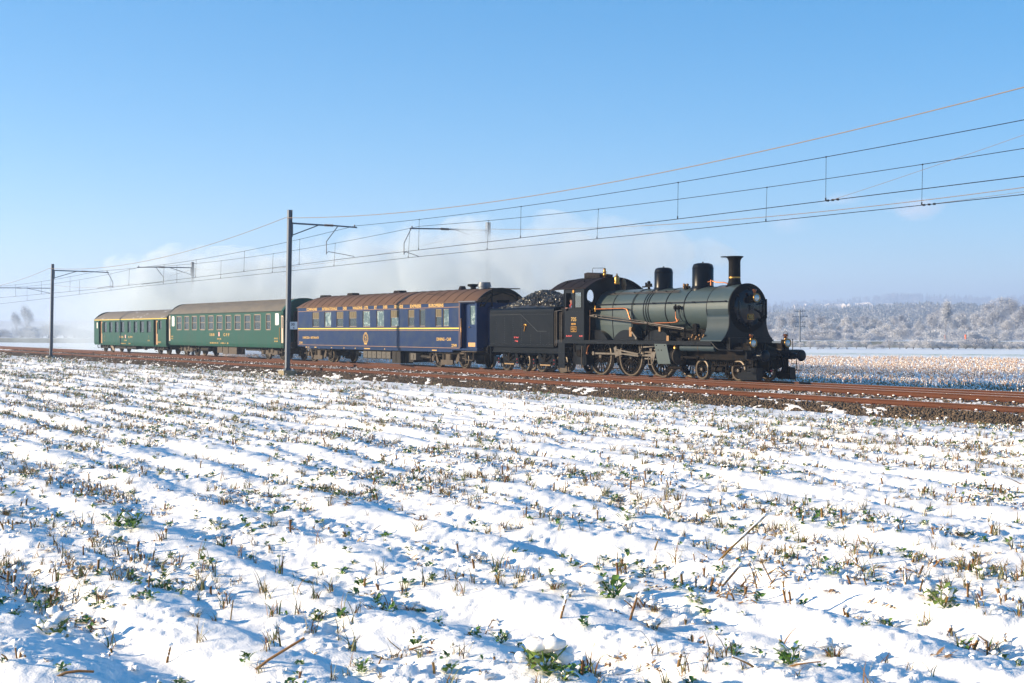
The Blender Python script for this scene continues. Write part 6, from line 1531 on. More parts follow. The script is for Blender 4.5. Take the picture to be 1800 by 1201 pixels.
# ================================================================== trees and bushes
def frost_tree(seed, H, W, trunk_r, depth=5, low=0.2, twigs=5200, tw=(0.45, 0.055), multi=1):
    r = random.Random(seed)
    tr = MB(); ends = []
    def grow(p, d, L, rad, lev):
        q = p + d * L
        mid = p + d * L * 0.5 + Vector((r.uniform(-1, 1), r.uniform(-1, 1), 0)) * L * 0.06
        tr.tube([p, mid, q], [rad, rad * 0.85, rad * 0.62], 5 if lev < 2 else 3)
        ends.append((q, d, lev)); ends.append((mid, d, lev))
        if lev >= depth: return
        for k in range(3 if lev < 3 else 2):
            a = r.uniform(0, 2 * PI); sp = r.uniform(0.35, 0.75)
            u, w = basis(d)
            nd = (d * math.cos(sp) + (u * math.cos(a) + w * math.sin(a)) * math.sin(sp) + Vector((0, 0, 0.12))).normalized()
            grow(q - d * L * r.uniform(0, 0.35), nd, L * r.uniform(0.6, 0.78), rad * 0.55, lev + 1)
    for k in range(multi):
        base = Vector((r.uniform(-.3, .3) * (multi > 1), r.uniform(-.3, .3) * (multi > 1), 0))
        d0 = Vector((r.uniform(-.08, .08) * (1 + 3 * (multi > 1)), r.uniform(-.08, .08) * (1 + 3 * (multi > 1)), 1)).normalized()
        grow(base, d0, H * 0.30, trunk_r, 0)
    zmax = max(e[0].z for e in ends); rmax = max(math.hypot(e[0].x, e[0].y) for e in ends)
    sz = H / zmax; sr = W / rmax
    tr.v = [(x * sr if z > 0.1 else x, y * sr if z > 0.1 else y, z * sz) for x, y, z in tr.v]
    cr = MB(); src = [e for e in ends if e[2] >= (2 if multi < 3 else 0)]
    for k in range(twigs):
        e = r.choice(src)
        if multi < 3 and r.random() < 0.22:
            a = r.uniform(0, 2 * PI); q = rmax * r.uniform(.1, .75); e = (Vector((q * math.cos(a), q * math.sin(a), zmax * r.uniform(.04, .45))), Vector((0, 0, 1)), 3)
        p = Vector((e[0].x * sr, e[0].y * sr, e[0].z * sz)) + Vector((r.gauss(0, 1), r.gauss(0, 1), r.gauss(0, 0.8))) * 0.055 * H
        if p.z < low * H * r.random(): continue
        dd = Vector((r.gauss(0, 1) + e[1].x, r.gauss(0, 1) + e[1].y, r.gauss(0, 0.7) + 0.6)).normalized()
        L = tw[0] * r.uniform(0.6, 1.5); u, w = basis(dd)
        a = r.uniform(0, PI); n = (u * math.cos(a) + w * math.sin(a)) * tw[1] * r.uniform(0.5, 1.2)
        cr.add([p - n, p + n, p + dd * L + n * 0.2], [(0, 1, 2)])
    tm = tr.mesh('trunk'); fix_normals(tm); tm.materials.append(M['frost_bark'])
    cm = cr.mesh('crown'); cm.materials.append(M['frost_twig'])
    return tm, cm
TREES = [frost_tree(11, 10, 3.3, 0.20), frost_tree(12, 11, 3.0, 0.22), frost_tree(13, 9, 3.6, 0.17, multi=2), frost_tree(14, 10.5, 2.6, 0.2), frost_tree(15, 12, 3.4, 0.26)]
def frost_bush(seed, H, W, twigs=1900):
    r = random.Random(seed); tr = MB(); cr = MB()
    lob = [(r.uniform(-.6, .6) * W, r.uniform(-.6, .6) * W, r.uniform(.35, .62) * H, r.uniform(.35, .6)) for _ in range(6)]
    for x, y, z, q in lob:
        tr.tube([(0, 0, 0), (x * .5, y * .5, z * .6), (x, y, z * 1.3)], [.035, .022, .01], 4)
    for k in range(twigs):
        x, y, z, q = r.choice(lob)
        d = Vector((r.gauss(0, 1), r.gauss(0, 1), r.gauss(0.2, 1))).normalized(); rr = q * H * 0.62 * r.random() ** 0.45
        p = Vector((x, y, z)) + Vector((d.x * rr * 1.15, d.y * rr * 1.15, d.z * rr * .85))
        if p.z < 0.02: p.z = r.uniform(.02, .4)
        dd = (d + Vector((r.gauss(0, .5), r.gauss(0, .5), .5))).normalized(); u, w = basis(dd); a = r.uniform(0, PI)
        n = (u * math.cos(a) + w * math.sin(a)) * r.uniform(.012, .03); cr.add([p - n, p + n, p + dd * r.uniform(.12, .30)], [(0, 1, 2)])
    tm = tr.mesh('trunk'); tm.materials.append(M['frost_bark']); cm = cr.mesh('crown'); cm.materials.append(M['frost_twig'])
    return tm, cm
BUSH = [frost_bush(31, 2.3, 1.5), frost_bush(32, 1.8, 1.6), frost_bush(33, 2.6, 1.2)]
def plant_tree(name, meshes, loc, sc, rz, label, cat, group=None, sq=1.0):
    t = thing(name, loc, label, cat, group)
    t.scale = (sc * sq, sc * sq, sc); t.rotation_euler = (0, 0, rz)
    for nm, m in zip(('trunk', 'crown'), meshes):
        o = bpy.data.objects.new(nm, m); COL.objects.link(o); o.parent = t
    return t
rt = random.Random(3)
n = 0
for row, (dep, z0) in enumerate(((345, -0.4), (375, -0.4), (410, 0))):
    px = 1190 + row * 9; kth = 0
    while px < 2010:
        right = max(0, min(1, (px - 1610) / 120))
        sc = (0.45 + 0.27 * right) * rt.uniform(0.70, 1.28) * dep / 375
        x, y, z = cam_pt(px, dep + rt.uniform(-12, 12), z0)
        k = rt.randrange(5)
        edge = px > 1335
        look = ('round crowned', 'upright', 'broad two-stemmed', 'slim', 'thick stemmed')[k]
        if edge: kth += 1; lab = '%s frosted tree, %s right of the locomotive in the %s row of the wood' % (look, ORD[kth - 1], ('front', 'middle', 'rear')[row])
        else: lab = 'frosted tree of the wood, hidden behind the locomotive'
        plant_tree('frosted_tree', TREES[k], (x, y, z), sc, rt.uniform(0, 6.28), lab, 'tree', 'frosted trees of the wood behind the dike', 1.08)
        px += rt.uniform(19, 31) * (1 if edge else 2.2)
# a slim darker tree standing in front of the dike
x, y, z = cam_pt(1661, 190, -0.6)
plant_tree('frosted_tree', TREES[3], (x, y, z), 0.62, 1.0, 'slim dark young tree standing in front of the dike at the far field edge', 'tree', sq=0.6)
px = 1240; kth = 0
while px < 1960:
    x, y, z = cam_pt(px, 188 + rt.uniform(-5, 5) - 0.012 * (px - 1400), -0.6)
    plant_tree('frosted_bush', BUSH[rt.randrange(3)], (x, y, z), rt.uniform(0.42, 0.72) * (1 + 0.2 * (px > 1600)), rt.uniform(0, 6.28),
               ('pinkish frosted bush at the dike foot, %s to the right of the locomotive' % ORD[kth]) if px > 1345 else 'frosted bush at the dike foot hidden behind the locomotive', 'bush', 'frosted bushes at the foot of the dike', 1.25)
    kth += px > 1345; px += rt.uniform(9, 19)
ug = random.Random(21); UP = []
for k in range(380):
    dep_ = ug.uniform(262, 400); x, y, z = cam_pt(ug.uniform(1180, 2000), dep_); UP.append((x, y, -0.7, ug.uniform(.9, 1.5)))
UGM = [m[1] for m in BUSH]
scatter('undergrowth', [u[:3] for u in UP], [(0, 0, ug.uniform(0, 6.28)) for _ in UP], [u[3] for u in UP], [ug.randrange(3) for _ in UP], UGM, label='pale frosted undergrowth between the trunks of the wood behind the dike', cat='undergrowth')
# left: two tall trees and low thicket dim in the mist
for px, dep, sc, lab in ((47, 400, 0.85, 'tall bare tree standing right of its neighbour in the mist at far left'),
                         (28, 410, 0.70, 'bare tree half lost in the mist at far left beside a taller one')):
    x, y, z = cam_pt(px, dep, -0.5)
    plant_tree('misty_tree', TREES[1], (x, y, z), sc, px, lab, 'tree', sq=0.8)
px = -60; kth = 0
while px < 210:
    x, y, z = cam_pt(px, 340 + rt.uniform(-10, 25), -0.5)
    plant_tree('frosted_bush', BUSH[rt.randrange(3)], (x, y, z), rt.uniform(1.0, 1.9), rt.uniform(0, 6.28),
               'low blue-grey bush in the mist at left, %s from the left edge of the thicket' % ORD[kth], 'bush', 'bushes of the misty thicket at left', 1.6)
    kth += 1; px += rt.uniform(9, 20)

# far woods on the hills: nobody could count them
def far_tree(kind, seed):
    r = random.Random(seed); mb = MB()
    if kind == 'conifer':
        for k in range(5):
            z = k * 0.19; mb.cyl((0, 0, z), (r.uniform(-.02, .02), 0, z + 0.34), 0.24 * (1 - k * 0.17), 0.0, 7, caps=False, smooth=False)
    else:
        for k in range(70):
            t = r.uniform(0, PI); a = r.uniform(0, 2 * PI); rr = 0.42 * r.uniform(0.5, 1)
            p = Vector((math.cos(a) * math.sin(t) * rr, math.sin(a) * math.sin(t) * rr, 0.58 - math.cos(t) * rr * 0.95))
            d = Vector((r.gauss(0, 1), r.gauss(0, 1), r.gauss(0.5, 1))).normalized(); u, w = basis(d)
            mb.add([p - u * 0.05, p + u * 0.05, p + d * 0.20, p + w * .05], [(0, 1, 2), (0, 3, 2)])
    m = mb.mesh('far_tree'); m.materials.append(M['conifer' if kind == 'conifer' else 'frost_far'])
    return m
FT = [far_tree('conifer', 1), far_tree('conifer', 2)] + [far_tree('leafy', i) for i in range(4)]
rng = np.random.default_rng(9)
dgw = bpy.context.evaluated_depsgraph_get
def wood(name, hillname, dep, width, n, hgt, label, conif, clear=None):
    from mathutils.bvhtree import BVHTree
    ho = bpy.data.objects[hillname]; me = ho.data
    bv = BVHTree.FromPolygons([tuple(v.co) for v in me.vertices], [tuple(p.vertices) for p in me.polygons])
    P = []; R = []; Sx = []; I = []
    for k in range(n):
        px = rng.uniform(1050, 2050); kk = rng.random() ** 0.7; d = dep - width * (1 - kk)
        if clear and clear(px, kk): continue
        r = (px - 900) / 2464.15 * dep
        x = CAMX + FW[0] * d + RT[0] * r; y = CAMY + FW[1] * d + RT[1] * r
        hit = bv.ray_cast(Vector((x, y, 500)), Vector((0, 0, -1)))
        if hit[0] is None: continue
        P.append((x, y, hit[0].z - 0.5)); R.append((0, 0, rng.uniform(0, 6.28))); Sx.append(hgt * rng.uniform(0.6, 1.25))
        c = conif * (0.2 + 1.6 * (kk > 0.82)) * (vn(np.array([px * 0.02]), np.array([kk * 3]), 3)[0] > 0.35)
        I.append(rng.integers(0, 2) if rng.random() < c else rng.integers(2, 6))
    scatter(name, P, R, Sx, I, FT, label=label, cat='wood')
wood('hillside_wood', 'wooded_hill', 1500, 650, 4200, 9.5, 'frosted wood with dark conifers along the crest of the near hill', 0.45,
     clear=lambda px, k: (k > 0.30 and k < 0.42 and 1540 < px < 1660))
wood('slope_wood', 'village_slope', 2300, 500, 3000, 9, 'blue hazy wood on the slope below the village', 0.3, clear=lambda px, k: k > 0.86 and px < 1620)
wood('ridge_wood', 'far_ridge', 4200, 900, 2200, 22, 'pale wood on the far ridge, nearly lost in haze', 0.5)
# the village: small houses on the slope
from mathutils.bvhtree import BVHTree
vm = bpy.data.objects['village_slope'].data
vb = BVHTree.FromPolygons([tuple(v.co) for v in vm.vertices], [tuple(p.vertices) for p in vm.polygons])
hb = MB(); hb.box(-6, 6, -4.5, 4.5, 0, 5.5); wall_m = hb.mesh('wall'); fix_normals(wall_m); wall_m.materials.append(M['plaster'])
hb = MB(); hb.prism([(-5.2, 5.2), (5.2, 5.2), (0, 9.2)], 'x', -6.5, 6.5); roof_m = hb.mesh('roof'); fix_normals(roof_m); roof_m.materials.append(M['roof_snow'])
for k in range(46):
    px = rt.choice([rt.uniform(1385, 1480), rt.uniform(1395, 1460), rt.uniform(1480, 1560), rt.uniform(1540, 1580)])
    dd = 2300 - 500 * rt.uniform(0.0, 0.13); r = (px - 900) / 2464.15 * 2300
    x = CAMX + FW[0] * dd + RT[0] * r; y = CAMY + FW[1] * dd + RT[1] * r
    hit = vb.ray_cast(Vector((x, y, 500)), Vector((0, 0, -1)))
    t = thing('village_house', (x, y, hit[0].z - 0.5), 'tiny pale house of the hillside village on the hazy skyline', 'house', 'houses of the far hillside village')
    t.rotation_euler = (0, 0, rt.uniform(0, 3.1)); s = rt.uniform(0.6, 1.1); t.scale = (s, s, s)
    for nm, m in (('wall', wall_m), ('roof', roof_m)):
        o = bpy.data.objects.new(nm, m); COL.objects.link(o); o.parent = t
# the power pole with four crossarms in front of the wood
x, y, z = cam_pt(1406, 205, -0.6)
t = thing('power_pole', (x, y, z), 'tall thin power pole with four crossarms in front of the frosted wood', 'power pole')
mb = MB(); mb.cyl((x, y, z), (x, y, 5.0), 0.13, 0.10, 8); obj('pole', mb, 'galv', t)
for zz, w in ((4.75, 0.8), (3.95, 1.1), (3.15, 0.8), (2.5, 0.75)):
    mb = MB(); mb.bar((x - RT[0] * w, y - RT[1] * w, zz), (x + RT[0] * w, y + RT[1] * w, zz), 0.09)
    c = obj('crossarm', mb, 'galv', t)
    for s in (-0.9, -0.5, 0.5, 0.9):
        q = MB(); q.cyl((x + RT[0] * w * s, y + RT[1] * w * s, zz + 0.04), (x + RT[0] * w * s, y + RT[1] * w * s, zz + 0.2), 0.05, n=6)
        obj('insulator', q, 'galv', c)
for px_, lab in ((1661.5, 'small orange marker post left of its twin along the dike'), (1697.5, 'small orange marker post right of its twin along the dike')):
    x, y, z = cam_pt(px_, 212, 0.6)
    mb = MB(); mb.cyl((x, y, z), (x, y, z + 0.55), 0.13, n=8); mb.ball((x, y, z + 0.6), 0.16, 8, 5)
    M.setdefault('orange', mat('orange_post', (0.8, 0.16, 0.07), 0.5))
    o = obj('marker_post', mb, 'orange'); tagobj(o, lab, 'marker post')

# ================================================================== stubble, weeds, lumps of snow
def blob(mb, c, r, seed, sc=(1, 1, 0.75), n=9, m=6):
    rr = random.Random(seed); ph = [rr.uniform(0, 6.28) for _ in range(6)]
    rings = []
    for j in range(m + 1):
        t = PI * j / m; s = max(math.sin(t), 0.01)
        ring = []
        for k in range(n):
            a = 2 * PI * k / n
            f = 1 + 0.24 * math.sin(2 * a + ph[0] + t) + 0.14 * math.sin(3 * a + ph[1]) * s + 0.16 * math.sin(3 * t + ph[2] + a)
            ring.append((c[0] + r * sc[0] * s * math.cos(a) * f, c[1] + r * sc[1] * s * math.sin(a) * f, c[2] - r * sc[2] * math.cos(t) * f))
        rings.append(ring)
    mb.loft(rings, True)
def blade(mb, p, ang, L, w, bend, n=4):
    d = Vector((math.cos(ang), math.sin(ang), 0)); s = Vector((-d.y, d.x, 0)); v = []
    for k in range(n + 1):
        t = k / n; q = Vector(p) + d * (bend * L * t * t) + Vector((0, 0, L * t * (1 - 0.35 * bend * t)))
        ww = w * (1 - t ** 2) + 0.0004
        v += [q - s * ww, q + s * ww]
    mb.add(v, [(2 * k, 2 * k + 1, 2 * k + 3, 2 * k + 2) for k in range(n)], True)
def leaf(mb, p, ang, L, w, rise, droop=0.4):
    d = Vector((math.cos(ang), math.sin(ang), 0)); s = Vector((-d.y, d.x, 0)); v = []
    prof = [(0, 0.1), (0.25, 0.8), (0.55, 1.0), (0.8, 0.7), (1, 0.05)]
    for t, ww in prof:
        q = Vector(p) + d * L * t + Vector((0, 0, L * (rise * t - droop * t * t)))
        v += [q - s * w * ww + Vector((0, 0, w * 0.35 * ww)), q, q + s * w * ww + Vector((0, 0, w * 0.35 * ww))]
    f = []
    for k in range(4):
        f += [(3 * k, 3 * k + 1, 3 * k + 4, 3 * k + 3), (3 * k + 1, 3 * k + 2, 3 * k + 5, 3 * k + 4)]
    mb.add(v, f, True)
def pr(fn, mats, n, s0):
    out = []
    for i in range(n):
        mb = MB(); fn(mb, random.Random(s0 + i), s0 + i); m = mb.mesh('plant')
        for k in mats: m.materials.append(M[k])
        out.append(m)
    return out
def p_stub(mb, r, s):           # a cut maize stalk with a snow cap; materials straw, snow
    H = r.uniform(0.06, 0.15); lean = Vector((r.uniform(-.35, .35), r.uniform(-.35, .35), 1)).normalized()
    rad = r.uniform(0.008, 0.013)
    top = lean * H
    mb.tube([Vector((0, 0, -0.04)), lean * H * 0.5, top], [rad * 1.15, rad, rad * 1.05], 6)
    if r.random() < 0.6: blade(mb, top * 0.4, r.uniform(0, 6.28), H * r.uniform(0.6, 1.0), rad * 0.8, r.uniform(0.4, 1.2), 3)
    mb.cur = 1
    if r.random() < 0.8: blob(mb, top + Vector((r.uniform(-.01, .01), r.uniform(-.01, .01), 0.008)), rad * r.uniform(1.5, 2.6), s, (1, 1, 0.8))
    if r.random() < 0.6: blob(mb, (r.uniform(-.03, .03), r.uniform(-.03, .03), 0.0), r.uniform(0.025, 0.05), s + 1)
def p_group(mb, r, s):          # several stubs close together
    for k in range(r.randint(3, 5)):
        ox, oy = r.uniform(-.09, .09), r.uniform(-.05, .05); H = r.uniform(0.05, 0.15); rad = r.uniform(0.006, 0.011)
        le = Vector((r.uniform(-.4, .4), r.uniform(-.4, .4), 1)).normalized(); b = Vector((ox, oy, -0.03))
        mb.cur = 0; mb.tube([b, b + le * H * 0.6, b + le * H], [rad, rad, rad * 0.9], 5)
        mb.cur = 1
        if r.random() < 0.75: blob(mb, b + le * H, rad * r.uniform(1.6, 2.8), s + k, n=7, m=5)
    for k in range(2): mb.cur = 1; blob(mb, (r.uniform(-.08, .08), r.uniform(-.05, .05), 0.0), r.uniform(0.03, 0.055), s + 9 + k)
def p_long(mb, r, s):           # a long leaning stalk with snow along its upper side
    L = r.uniform(0.2, 0.38); el = r.uniform(0.25, 0.8); a = r.uniform(0, 6.28); rad = r.uniform(0.007, 0.012)
    d = Vector((math.cos(a) * math.cos(el), math.sin(a) * math.cos(el), math.sin(el)))
    p = [Vector((0, 0, -0.02)) + d * L * t + Vector((0, 0, -0.05 * t * t)) for t in (0, .35, .7, 1)]
    mb.tube(p, [rad, rad, rad * .8, rad * .6], 6)
    mb.cur = 1; q = [v + Vector((0, 0, rad * 1.1)) for v in p[1:]]
    mb.tube(q, [rad * 0.5, rad * 1.3, rad * 0.6], 6)
def p_grass(mb, r, s):
    for k in range(r.randint(6, 13)):
        mb.cur = 0 if r.random() < 0.5 else 2
        blade(mb, (r.uniform(-.03, .03), r.uniform(-.03, .03), -0.01), r.uniform(0, 6.28), r.uniform(0.06, 0.18), r.uniform(0.0022, 0.0045), r.uniform(0.2, 1.2))
    mb.cur = 1
    for k in range(r.randint(0, 1)): blob(mb, (r.uniform(-.04, .04), r.uniform(-.04, .04), r.uniform(0, .02)), r.uniform(0.010, 0.022), s + k, n=7, m=5)
def p_weed(mb, r, s):
    for k in range(r.randint(7, 13)):
        a = r.uniform(0, 6.28); mb.cur = 0
        leaf(mb, (r.uniform(-.02, .02), r.uniform(-.02, .02), r.uniform(0, 0.03)), a, r.uniform(0.025, 0.055), r.uniform(0.008, 0.018), r.uniform(0.4, 1.4), 0.5)
    mb.cur = 1
    for k in range(r.randint(1, 2)): blob(mb, (r.uniform(-.035, .035), r.uniform(-.035, .035), r.uniform(0.02, .04)), r.uniform(0.010, 0.022), s + k, n=7, m=5)
def p_dead(mb, r, s):
    for k in range(r.randint(7, 13)):
        leaf(mb, (r.uniform(-.05, .05), r.uniform(-.04, .04), 0.0), r.uniform(0, 6.28), r.uniform(0.03, 0.07), r.uniform(0.006, 0.014), r.uniform(0.1, 0.7), r.uniform(0, .5))
    mb.cur = 1
    for k in range(r.randint(0, 1)): blob(mb, (r.uniform(-.05, .05), r.uniform(-.05, .05), 0.008), r.uniform(0.012, 0.03), s + k, n=7, m=5)
def p_lump(mb, r, s):
    for k in range(r.randint(3, 6)):
        blob(mb, (r.uniform(-.07, .07), r.uniform(-.07, .07), r.uniform(-0.01, 0.02)), r.uniform(0.02, 0.055), s + k, (1.1, 1, 0.7))
def p_tussock(mb, r, s):
    for k in range(34):
        mb.cur = 0 if r.random() < 0.5 else 2
        a = r.uniform(0, 6.28); blade(mb, (0.03 * math.cos(a), 0.03 * math.sin(a), 0), a + r.uniform(-.5, .5), r.uniform(0.07, 0.13), 0.003, r.uniform(0.7, 1.7))
    mb.cur = 1
    [blob(mb, (r.uniform(-.05, .05), r.uniform(-.04, .04), r.uniform(.05, .085)), r.uniform(.02, .04), s + k, (1.3, 1, 0.45)) for k in range(5)]
STUB = pr(p_stub, ['straw', 'snow_cap'], 7, 100); GRP = pr(p_group, ['straw', 'snow_cap'], 5, 200); LONG = pr(p_long, ['straw', 'snow_cap'], 5, 300)
GRASS = pr(p_grass, ['blade', 'snow_cap', 'straw'], 6, 400); WEED = pr(p_weed, ['leaf', 'snow_cap'], 6, 500); DEAD = pr(p_dead, ['deadleaf', 'snow_cap'], 4, 600)
LUMP = pr(p_lump, ['snow_cap'], 6, 700); TUSS = pr(p_tussock, ['blade', 'snow_cap', 'straw'], 3, 800)
ALLP = STUB + GRP + LONG + GRASS + WEED + DEAD + LUMP + TUSS
off = {}; c = 0
for nm, L_ in (('stub', STUB), ('grp', GRP), ('long', LONG), ('grass', GRASS), ('weed', WEED), ('dead', DEAD), ('lump', LUMP), ('tuss', TUSS)):
    off[nm] = (c, len(L_)); c += len(L_)

def depth_of(x, y): return (x - CAMX) * FW[0] + (y - CAMY) * FW[1], (x - CAMX) * RT[0] + (y - CAMY) * RT[1]
def near_plants():
    rng = np.random.default_rng(77)
    P = []; I = []; Sc = []
    def sample(n, d0, d1, spread=0.62):
        """uniform on the ground inside the strip of field in front of the camera"""
        d = np.sqrt(rng.uniform(d0 * d0, d1 * d1, n)); t = rng.uniform(-spread, spread, n)
        x = CAMX + d * (FW[0] + t * RT[0]); y = CAMY + d * (FW[1] + t * RT[1])
        return x, y
    # (kind, per m2 near, rows?, size)
    spec = [('stub', 4.2, True, (0.5, 1.1)), ('grp', 1.5, True, (0.5, 1.1)), ('long', 1.1, False, (0.35, 1.0)), ('grass', 12.0, False, (0.6, 1.7)),
            ('weed', 7.0, False, (0.5, 1.7)), ('dead', 13.0, False, (0.4, 1.5)), ('lump', 8.0, True, (0.2, 0.75)), ('tuss', 0.5, False, (0.4, 1.3))]
    for d0, d1, mul, big in ((5.0, 26, 1.0, 1.0), (26, 48, 0.85, 1.05), (48, 90, 0.5, 1.25), (90, 200, 0.14, 1.9)):
        area = 0.5 * (d1 * d1 - d0 * d0) * 1.24
        for kind, dens, rows, (s0, s1) in spec:
            if d0 >= 48 and kind in ('lump',): dens_ = dens * 0.5
            else: dens_ = dens
            n = int(area * dens_ * mul * 1.5)
            x, y = sample(n, d0, d1)
            if rows:
                warp = (fbm(x * 0.25, y * 0.25, 3, 2) - 0.5) * 0.5
                k = np.round((y + warp) / ROW)
                j = rng.random(n) < 0.7
                y = np.where(j, k * ROW - warp + rng.normal(0, 0.08, n), y)
            cl = fbm(x * 0.7, y * 0.9, {'stub': 5, 'grp': 6, 'grass': 7, 'weed': 8, 'dead': 9, 'lump': 5, 'long': 4, 'tuss': 3}[kind], 3)
            patch = np.clip((fbm(x * 0.33, y * 0.45, 55, 3) - 0.34) / 0.18, 0.2, 1.3)      # whole areas richer or poorer
            keep = (y < -6.5) & (rng.random(n) < np.clip((cl - 0.38) / 0.20, 0.03, 1) * (0.50 + 0.50 * band(x, y)) * patch)
            x, y = x[keep], y[keep]; n = len(x)
            o0, on = off[kind]
            P.append(np.stack([x, y], -1)); I.append(o0 + rng.integers(0, on, n)); Sc.append(rng.uniform(s0, s1, n) * big)
    P = np.concatenate(P); I = np.concatenate(I); Sc = np.concatenate(Sc)
    z = field_h(P[:, 0], P[:, 1]) - 0.004
    n = len(P)
    rot = np.stack([rng.normal(0, 0.08, n), rng.normal(0, 0.08, n), rng.uniform(0, 6.28, n)], -1)
    scatter('field_stubble', np.column_stack([P, z]), rot, Sc, I, ALLP, label='cut stalks, grass and weeds poking through the snow of the near field', cat='stubble')
near_plants()
# single plants and stalks that stand out in the foreground
def ground_hit(px, py):
    f = 2464.15; cp, sp = math.cos(-0.00791), math.sin(-0.00791)
    r = (px - 900) / f; Zc = -(py - 600.5) / f; fw = cp - Zc * sp; up = sp + Zc * cp
    d = Vector((fw * FW[0] + r * RT[0], fw * FW[1] + r * RT[1], up)); p = Vector((CAMX, CAMY, 1.965))
    z = -0.5
    for _ in range(12):
        t = (z - p.z) / d.z; q = p + d * t; z = float(field_h(np.array([q.x]), np.array([q.y]))[0])
    return Vector((q.x, q.y, z))
def solo(name, px, py, mesh, sc, label, cat, rz=None, group=None):
    p = ground_hit(px, py)
    o = obj(name, mesh, [], None, at=p - Vector((0, 0, 0.005)))
    o.scale = (sc, sc, sc); o.rotation_euler = (0, 0, rz if rz is not None else random.uniform(0, 6.28))
    tagobj(o, label, cat, group)
def p_bigweed(mb, r, s):
    for k in range(r.randint(24, 34)):
        mb.cur = 0; a = r.uniform(0, 6.28); q = r.uniform(0, .045)
        leaf(mb, (q * math.cos(a), q * math.sin(a), r.uniform(0, 0.05)), a + r.uniform(-.8, .8), r.uniform(0.014, 0.032), r.uniform(0.006, 0.012), r.uniform(0.2, 1.6), 0.6)
    for k in range(8):
        a = r.uniform(0, 6.28); mb.tube([(0, 0, 0), (.02 * math.cos(a), .02 * math.sin(a), .025), (.045 * math.cos(a), .045 * math.sin(a), .05)], .0015, 4)
    mb.cur = 1
    for k in range(r.randint(5, 8)): blob(mb, (r.uniform(-.05, .05), r.uniform(-.04, .04), r.uniform(0.02, .065)), r.uniform(0.009, 0.021), s + k, (1.2, 1, .7), n=7, m=5)
WEED = pr(p_bigweed, ['leaf', 'snow_cap'], 6, 560)
solo('weed_plant', 205, 925, WEED[0], 2.75, 'green weed at left, left of its darker neighbour, in the snow', 'weed')
solo('weed_plant', 236, 928, WEED[1], 3.25, 'larger green weed at left with snow on its leaves', 'weed')
solo('weed_plant', 383, 930, WEED[2], 2.38, 'dark green weed in the snow right of the two left weeds', 'weed')
solo('weed_plant', 1078, 1052, WEED[3], 3.25, 'tall green leafy weed with snow clump, lower right of centre', 'weed')
solo('weed_plant', 958, 1180, WEED[4], 3.62, 'dark leafy weed under a snow clump at the bottom edge', 'weed')
solo('weed_plant', 1655, 1065, WEED[5], 3.00, 'dark green leafy weed in snow near the right edge', 'weed')
solo('weed_plant', 1390, 1165, WEED[1], 2.50, 'green weed by the brown tussock at bottom right', 'weed')
solo('weed_plant', 1103, 912, WEED[2], 2.38, 'pair of green leaves in snow right of centre', 'weed')
solo('weed_plant', 97, 1115, WEED[4], 2.75, 'green weed under snow in the bottom left corner', 'weed')
solo('grass_tussock', 975, 1035, TUSS[0], 1.25, 'olive grass tussock under a snow cap right of centre', 'grass tussock')
solo('grass_tussock', 345, 1085, TUSS[1], 0.95, 'brown grass tussock in snow at lower left', 'grass tussock')
solo('grass_tussock', 1465, 1155, TUSS[2], 1.5, 'wide brown grass tussock at the bottom right', 'grass tussock')
solo('grass_tussock', 12, 905, TUSS[0], 1.4, 'brown grass tussock at the left edge', 'grass tussock')
solo('grass_tussock', 1555, 830, TUSS[1], 1.1, 'small brown tussock below the track at right', 'grass tussock')
def stick(px, py, px2, py2, rad, label, snow=True, bend=0.0):
    """a stalk whose foot is at (px,py); it leans towards (px2,py2) at the same distance"""
    p = ground_hit(px, py); dep = depth_of(p.x, p.y)[0]
    du = (px2 - px) / 2464.15 * dep; dz = (py - py2) / 2464.15 * dep
    v = Vector((RT[0] * du, RT[1] * du, dz))
    pts = [p + v * t + Vector((0, 0, bend * math.sin(PI * t))) + Vector((0, 0, -0.02 if t == 0 else 0)) for t in (0, .3, .6, 1)]
    t = thing('stalk', p, label, 'stalk')
    mb = MB(); mb.tube(pts, [rad * 1.1, rad, rad, rad * .85], 8)
    obj('stem', mb, 'straw', t)
    if snow:
        rs_ = random.Random(px); fine_ = [pts[1].lerp(pts[-1], k / 11) for k in range(12)]
        mb = MB(); mb.tube([q + Vector((0, 0, rad * rs_.uniform(.9, 1.4))) for q in fine_], [rad * rs_.uniform(.55, 1.35) for q in fine_], 8)
        blob(mb, pts[-1] + Vector((0, 0, rad)), rad * 1.9, 5); obj('snow_cap', mb, 'snow_cap', t)
stick(445, 1175, 535, 1120, 0.010, 'pale broken stalk lying on the snow at the bottom left of centre', False)
stick(293, 1165, 300, 1135, 0.010, 'short upright brown stub near the bottom left')
stick(1107, 1090, 1120, 1050, 0.011, 'bare brown stalk leaning right, lower right of centre', False)
stick(985, 1090, 996, 1052, 0.010, 'brown stub with snow on its left side below centre')
stick(1257, 1045, 1300, 995, 0.013, 'thick yellow stalk lying under a band of snow at right')
stick(1262, 1003, 1345, 925, 0.012, 'long leaning yellow stalk carrying snow at right')
stick(1150, 965, 1156, 948, 0.009, 'short green-brown stub right of centre', False)
stick(1700, 880, 1706, 862, 0.010, 'short pale stub near the right edge', False)
stick(5, 1095, 45, 1120, 0.013, 'grey stalk lying across a furrow in the bottom left corner', False, 0.03)
stick(95, 1185, 165, 1178, 0.010, 'thin green stalk lying flat at the bottom left', False, 0.015)
stick(135, 850, 152, 900, 0.009, 'dark twig bent into the snow at left', False)
stick(405, 1090, 410, 1055, 0.006, 'thin upright brown grass stem in the snow at lower left', False)
stick(1192, 1190, 1198, 1165, 0.012, 'upright brown stub with snow at the bottom right of centre')

